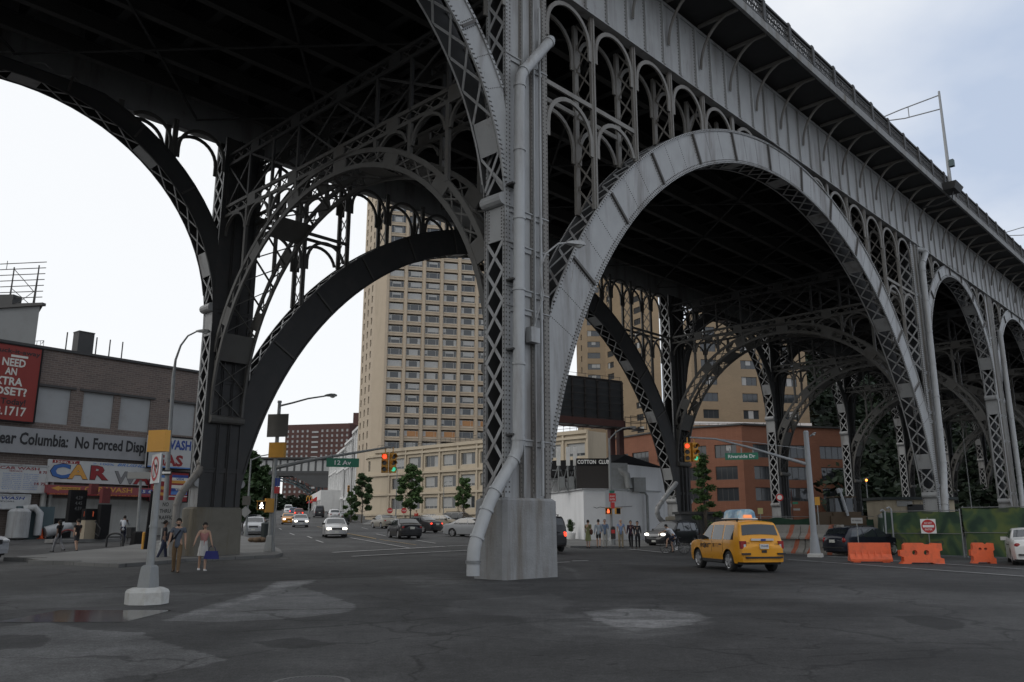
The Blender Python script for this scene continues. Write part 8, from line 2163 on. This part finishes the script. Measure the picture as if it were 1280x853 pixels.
    for q in (LA, RA):
        end = q[1] if sleeve == 'long' else q[0] * .35 + q[1] * .65
        c_ = [(J['chest'], (.152 * w, .112)), (q[0], .074), (q[0] * .4 + q[1] * .6 if sleeve != 'none' else q[0], .062)]
        if sleeve == 'long': c_ = c_[:2] + [(q[1], .058), (q[2], .042)]
        if sleeve == 'none': c_ = c_[:2]
        sh.append(c_)
    b = MB(); V_, F_ = skinned(sh, Mw); b.add(V_, F_); b.build('shirt', cloth(top), t, smooth=180)
    if skirt is None:
        pn = [[(J['pel'] + Vector((0, 0, .12)), (.128, .108)), (J['pel'] + Vector((0, 0, -.03)), (.14, .115))]]
        for q in (LL, RL):
            c_ = [(J['pel'] + Vector((0, 0, -.03)), (.14, .115)), (q[0], .104), (q[1], .076)]
            if not shorts: c_ += [(q[1] * .5 + q[2] * .5, .068), (q[2] + Vector((0, 0, -.03)), .058), (q[2] + Vector((0, 0, -.06)), .058)]
            else: c_[-1] = (q[0] * .15 + q[1] * .85, .084)
            pn.append(c_)
        b = MB(); V_, F_ = skinned(pn, Mw); b.add(V_, F_); b.build('shorts' if shorts else 'trousers', cloth(legs), t, smooth=180)
    else:
        b = MB(); pc = J['pel']; L_ = skirt
        prof = [(.13, .14), (.155, -.05), (.175, -.2), (.20, -L_), (.19, -L_)]
        off = (LL[1] + RL[1]) / 2 - pc; n = 18; vs = []
        for r_, z in prof:
            for i in range(n):
                a = 2 * math.pi * i / n; rr = r_ * (1 + .05 * math.sin(i * 2.6) * (-z / max(.1, L_)))
                vs.append(Mw @ (pc + Vector((rr * math.cos(a) * .85 + off.x * max(0, -z) * .9, rr * math.sin(a), z))))
        b.add(vs, [(j * n + i, j * n + (i + 1) % n, (j + 1) * n + (i + 1) % n, (j + 1) * n + i) for j in range(len(prof) - 1) for i in range(n)]); b.build('skirt', cloth(legs), t, smooth=60)
    for s, q in ((1, LL), (-1, RL)):
        b = MB(); f = q[2]; d = Vector((1, s * .1, 0)).normalized(); r_ = Vector((-d.y, d.x, 0))
        prof = [(-.075, .035, .075), (-.02, .042, .09), (.06, .048, .065), (.14, .05, .045), (.185, .03, .03)]; rows = []
        for x, wd, hh in prof: rows.append([Mw @ (f + d * x + r_ * yy_ + Vector((0, 0, -.078 + zz_))) for yy_, zz_ in ((-wd, 0), (wd, 0), (wd, hh * .6), (wd * .5, hh), (-wd * .5, hh), (-wd, hh * .6))])
        b.add([p for r0 in rows for p in r0], [(i * 6 + j, i * 6 + (j + 1) % 6, (i + 1) * 6 + (j + 1) % 6, (i + 1) * 6 + j) for i in range(4) for j in range(6)] + [(0, 1, 2, 3, 4, 5), (29, 28, 27, 26, 25, 24)]); b.build('shoe', cloth(shoe), t, smooth=50)
    return t, Mw, J, LL, RL, LA, RA
def on(px, py, dz=0): p = G(px, py, dz); return (p.x, p.y, gz(p.x, p.y) + dz)
cam_az = lambda p: math.atan2(-p[0], -p[1])
# the couple crossing towards us
p = on(219, 716); pr = person('bearded man in a grey blue polo shirt and tan trousers crossing the road', p, cam_az(p) + .12, 1.82, 'skin', (.085, .10, .125), (.155, .10, .052), (.012, .01, .008), (.05, .035, .02), dict(lh=14, rh=-10, lk=6, rk=14, la=-6, ra=8, le=18, re=20, lo=8, ro=10, lean=4), hands=True, headt=.05)
t, Mw, J, LL, RL, LA, RA = pr
b = MB(); a0 = J['chest'] + Vector((.10, .14, .10)); b.tube([Mw @ v for v in (J['neck'] + Vector((0, .13, -.03)), J['chest'] + Vector((.11, .04, 0)), J['waist'] + Vector((.11, -.10, 0)), J['waist'] + Vector((0, -.18, -.05)))], .028, 6); b.ball(Mw @ (J['waist'] + Vector((-.06, -.26, .04))), .12, .09, .2, 10); o = b.build('shoulder_bag', cloth((.012, .013, .02)), None, tuple(Mw @ J['waist']), smooth=60); tag(o, 'dark shoulder bag slung across the man in the polo shirt', 'bag')
b = MB(); b.ball(Mw @ (J['h1'] + Vector((.030, 0, -.045))), .055, .062, .036, 10); o = b.build('beard', cloth((.012, .01, .008)), t, smooth=180)
p = on(252, 713.5); pr = person('woman with long dark hair in a pink top and white skirt carrying a blue bag', p, cam_az(p) - .1, 1.68, 'skin', (.36, .17, .155), (.50, .49, .47), (.012, .009, .008), (.6, .6, .6), dict(lh=8, rh=-8, lk=4, rk=10, la=8, ra=14, le=30, re=24, lo=14, ro=24, lean=2), skirt=.42, sleeve='none', longhair=True, female=True, hands=True, headt=.08)
t, Mw, J, LL, RL, LA, RA = pr
hp = Mw @ LA[3]; bg = empty('handbag', hp - Vector((0, 0, .48)), 0, 'blue handbag hanging from the hand of the woman in the white skirt', 'bag'); q = hp - Vector((0, 0, .30))
b = MB(); b.hexa([q + Vector(v) for v in ((-.26, -.07, -.16), (.26, -.07, -.16), (.26, .07, -.16), (-.26, .07, -.16))], [q + Vector(v) for v in ((-.20, -.05, .12), (.20, -.05, .12), (.20, .05, .12), (-.20, .05, .12))]); b.build('pouch', cloth((.03, .035, .16)), bg)
b = MB(); b.tube([q + Vector(v) for v in ((-.13, 0, .11), (-.10, 0, .24), (0, 0, .31), (.10, 0, .24), (.13, 0, .11))], .012, 6); b.build('strap', cloth((.02, .02, .08)), bg)
# a man behind the posts, two walkers and the man in white on the forecourt
p = on(203, 700.5); person('person in dark clothes half hidden behind the near signal post', p, R(60), 1.75, 'skin_dk', (.02, .02, .025), (.02, .025, .05), pose=dict(lh=12, rh=-12, rk=12))
WALK = dict(lh=18, rh=-16, lk=6, rk=22, la=-14, ra=14, le=18, re=18)
p = on(71, 690); person('woman in a black top and pale grey leggings walking on the forecourt', p, R(-75), 1.66, 'skin_dk', (.012, .012, .014), (.20, .20, .21), pose=WALK, female=True, longhair=True)
p = on(94, 690); person('person in black with dark shorts walking by the petrol pump', p, R(-60), 1.70, 'skin', (.014, .012, .013), (.04, .04, .045), pose=dict(WALK, lh=-14, rh=12), shorts=True)
p = on(152, 683); pr = person('man in a white shirt and dark trousers riding a bicycle by the forecourt hoop', (p[0], p[1], p[2] + .1), R(-20), 1.75, 'skin_dk', (.48, .50, .54), (.02, .022, .045), pose=dict(lh=62, rh=22, lk=70, rk=35, la=46, ra=46, le=16, re=16, lean=26), sleeve='long', seat=.98)
def bicycle(label, p, az, c):
    t = empty('bicycle', p, math.pi / 2 - az, label, 'bicycle'); Mw = L2W(t); W = lambda x, y, z: Mw @ Vector((x, y, z)); r = .34
    for x in (-.52, .52):
        b = MB(); Rx = Mw @ Matrix.Translation((x, 0, r)) @ Matrix.Rotation(math.pi / 2, 4, 'X'); n = 24
        b.lathe([(r, -.014), (r + .006, 0), (r, .014), (r - .022, .012), (r - .022, -.012), (r, -.014)], n, Rx); w = b.build('wheel', MT['rubber'], t, smooth=60)
        s = MB()
        for k in range(10): a = 2 * math.pi * k / 10; s.bar(W(x, 0, r), W(x + (r - .02) * math.cos(a), 0, r + (r - .02) * math.sin(a)), .005, .005)
        s.build('spoke_set', MT['chrome'], w)
    f = MB(); B_, S_, H_ = (-.08, .30), (-.22, .82), (.36, .80)
    for a, b_ in ((B_, S_), (B_, H_), (S_, H_), ((-.52, r), B_), ((-.52, r), (S_[0] + .03, S_[1] - .1)), ((.52, r), (.34, .92))): f.tube([W(a[0], 0, a[1]), W(b_[0], 0, b_[1])], .017, 6)
    f.build('frame', paint(c), t); b = MB(); b.ball(W(-.25, 0, .90), .13, .07, .035, 8); b.tube([W(-.22, 0, .8), W(-.24, 0, .9)], .014, 6); b.build('saddle', MT['trim'], t)
    b = MB(); b.tube([W(.34, 0, .92), W(.36, 0, 1.0)], .014, 6); b.tube([W(.44, -.24, .98), W(.37, -.08, 1.0), W(.37, .08, 1.0), W(.44, .24, .98)], .014, 6); b.build('handlebar', MT['trim'], t)
    b = MB(); b.lathe([(.09, -.01), (.09, .01)], 14, Mw @ Matrix.Translation((-.08, -.05, .30)) @ Matrix.Rotation(math.pi / 2, 4, 'X')); b.bar(W(-.08, -.08, .3), W(.02, -.08, .17), .02, .02); b.bar(W(-.08, .08, .3), W(-.18, .08, .43), .02, .02); b.build('crank', MT['chrome'], t)
    return t
bicycle('dark bicycle under the man in white on the forecourt', p, R(-20), (.03, .03, .035))
# cyclist in front of the black suv
p = on(844, 692.5); CA = R(-70); bicycle('thin framed bicycle crossing in front of the black suv', p, CA, (.10, .10, .11))
person('cyclist in a white t-shirt and dark shorts leaning over the handlebar', p, CA, 1.76, 'skin', (.58, .60, .64), (.02, .025, .05), pose=dict(lh=70, rh=28, lk=62, rk=38, la=52, ra=52, le=6, re=6, lean=38), seat=.96, shorts=True)
# people waiting at the club corner
for (px, py, az, h, lab, kw) in (
 (735.5, 685.5, 20, 1.62, 'woman in an olive dress with a brown bag waiting by the club wall', dict(top=(.17, .17, .08), legs=(.19, .20, .09), skirt=.5, female=True, hair=(.02, .015, .01), pose=dict(la=10, le=40, lh=6, rh=-4))),
 (748.5, 685, 10, 1.72, 'man in a loose pale blue shirt and dark shorts seen from behind', dict(top=(.30, .34, .38), legs=(.03, .03, .03), shorts=True, sleeve='long', pose=dict(la=-8, ra=12, re=50, lh=10, rh=-12, rk=14))),
 (756.5, 684.5, 190, 1.78, 'grey haired man in a blue jacket and pale trousers facing the road', dict(top=(.12, .17, .25), legs=(.34, .33, .30), sleeve='long', hair=(.2, .2, .2), pose=dict(la=20, le=70, ra=-6, lh=-4, rh=6, lean=3))),
 (776.5, 685, 185, 1.82, 'bald man in a light blue shirt and beige trousers right of the corner post', dict(top=(.22, .30, .46), legs=(.30, .25, .17), bald=True, pose=dict(lo=14, ro=5, ra=18, re=30, lh=3, rh=-3))),
 (789, 685.5, 195, 1.74, 'person all in black with purple top, first of the two on the right', dict(top=(.035, .015, .03), legs=(.012, .012, .014), sleeve='long', longhair=True, female=True, pose=WALK)),
 (797.5, 686, 190, 1.68, 'person in dark clothes with an open grey jacket, rightmost at the corner', dict(top=(.03, .03, .035), legs=(.012, .012, .014), sleeve='long', longhair=True, female=True, pose=dict(lh=-12, rh=14, lk=16, la=16, ra=-12, le=30))),
 (520, 657.5, 200, 1.75, 'person in a bright red jacket standing by the middle street tree', dict(top=(.40, .03, .02), legs=(.02, .02, .025), sleeve='long'))):
    person(lab, on(px, py, .14), R(az), h, kw.pop('skin', 'skin'), **kw, group='people waiting at the corner' if px > 700 else None)
p = on(735.5, 685.5, .14); m = MB(); m.ball((p[0] + .18, p[1] - .13, p[2] + .95), .11, .07, .17, 8); m.tube([(p[0] + .16, p[1] - .13, p[2] + 1.08), (p[0] + .05, p[1] - .12, p[2] + 1.32)], .014, 5); o = m.build('backpack', cloth((.09, .035, .02)), None, (p[0] + .18, p[1] - .13, p[2] + .8), smooth=60); tag(o, 'brown shoulder bag on the woman in the olive dress', 'bag')
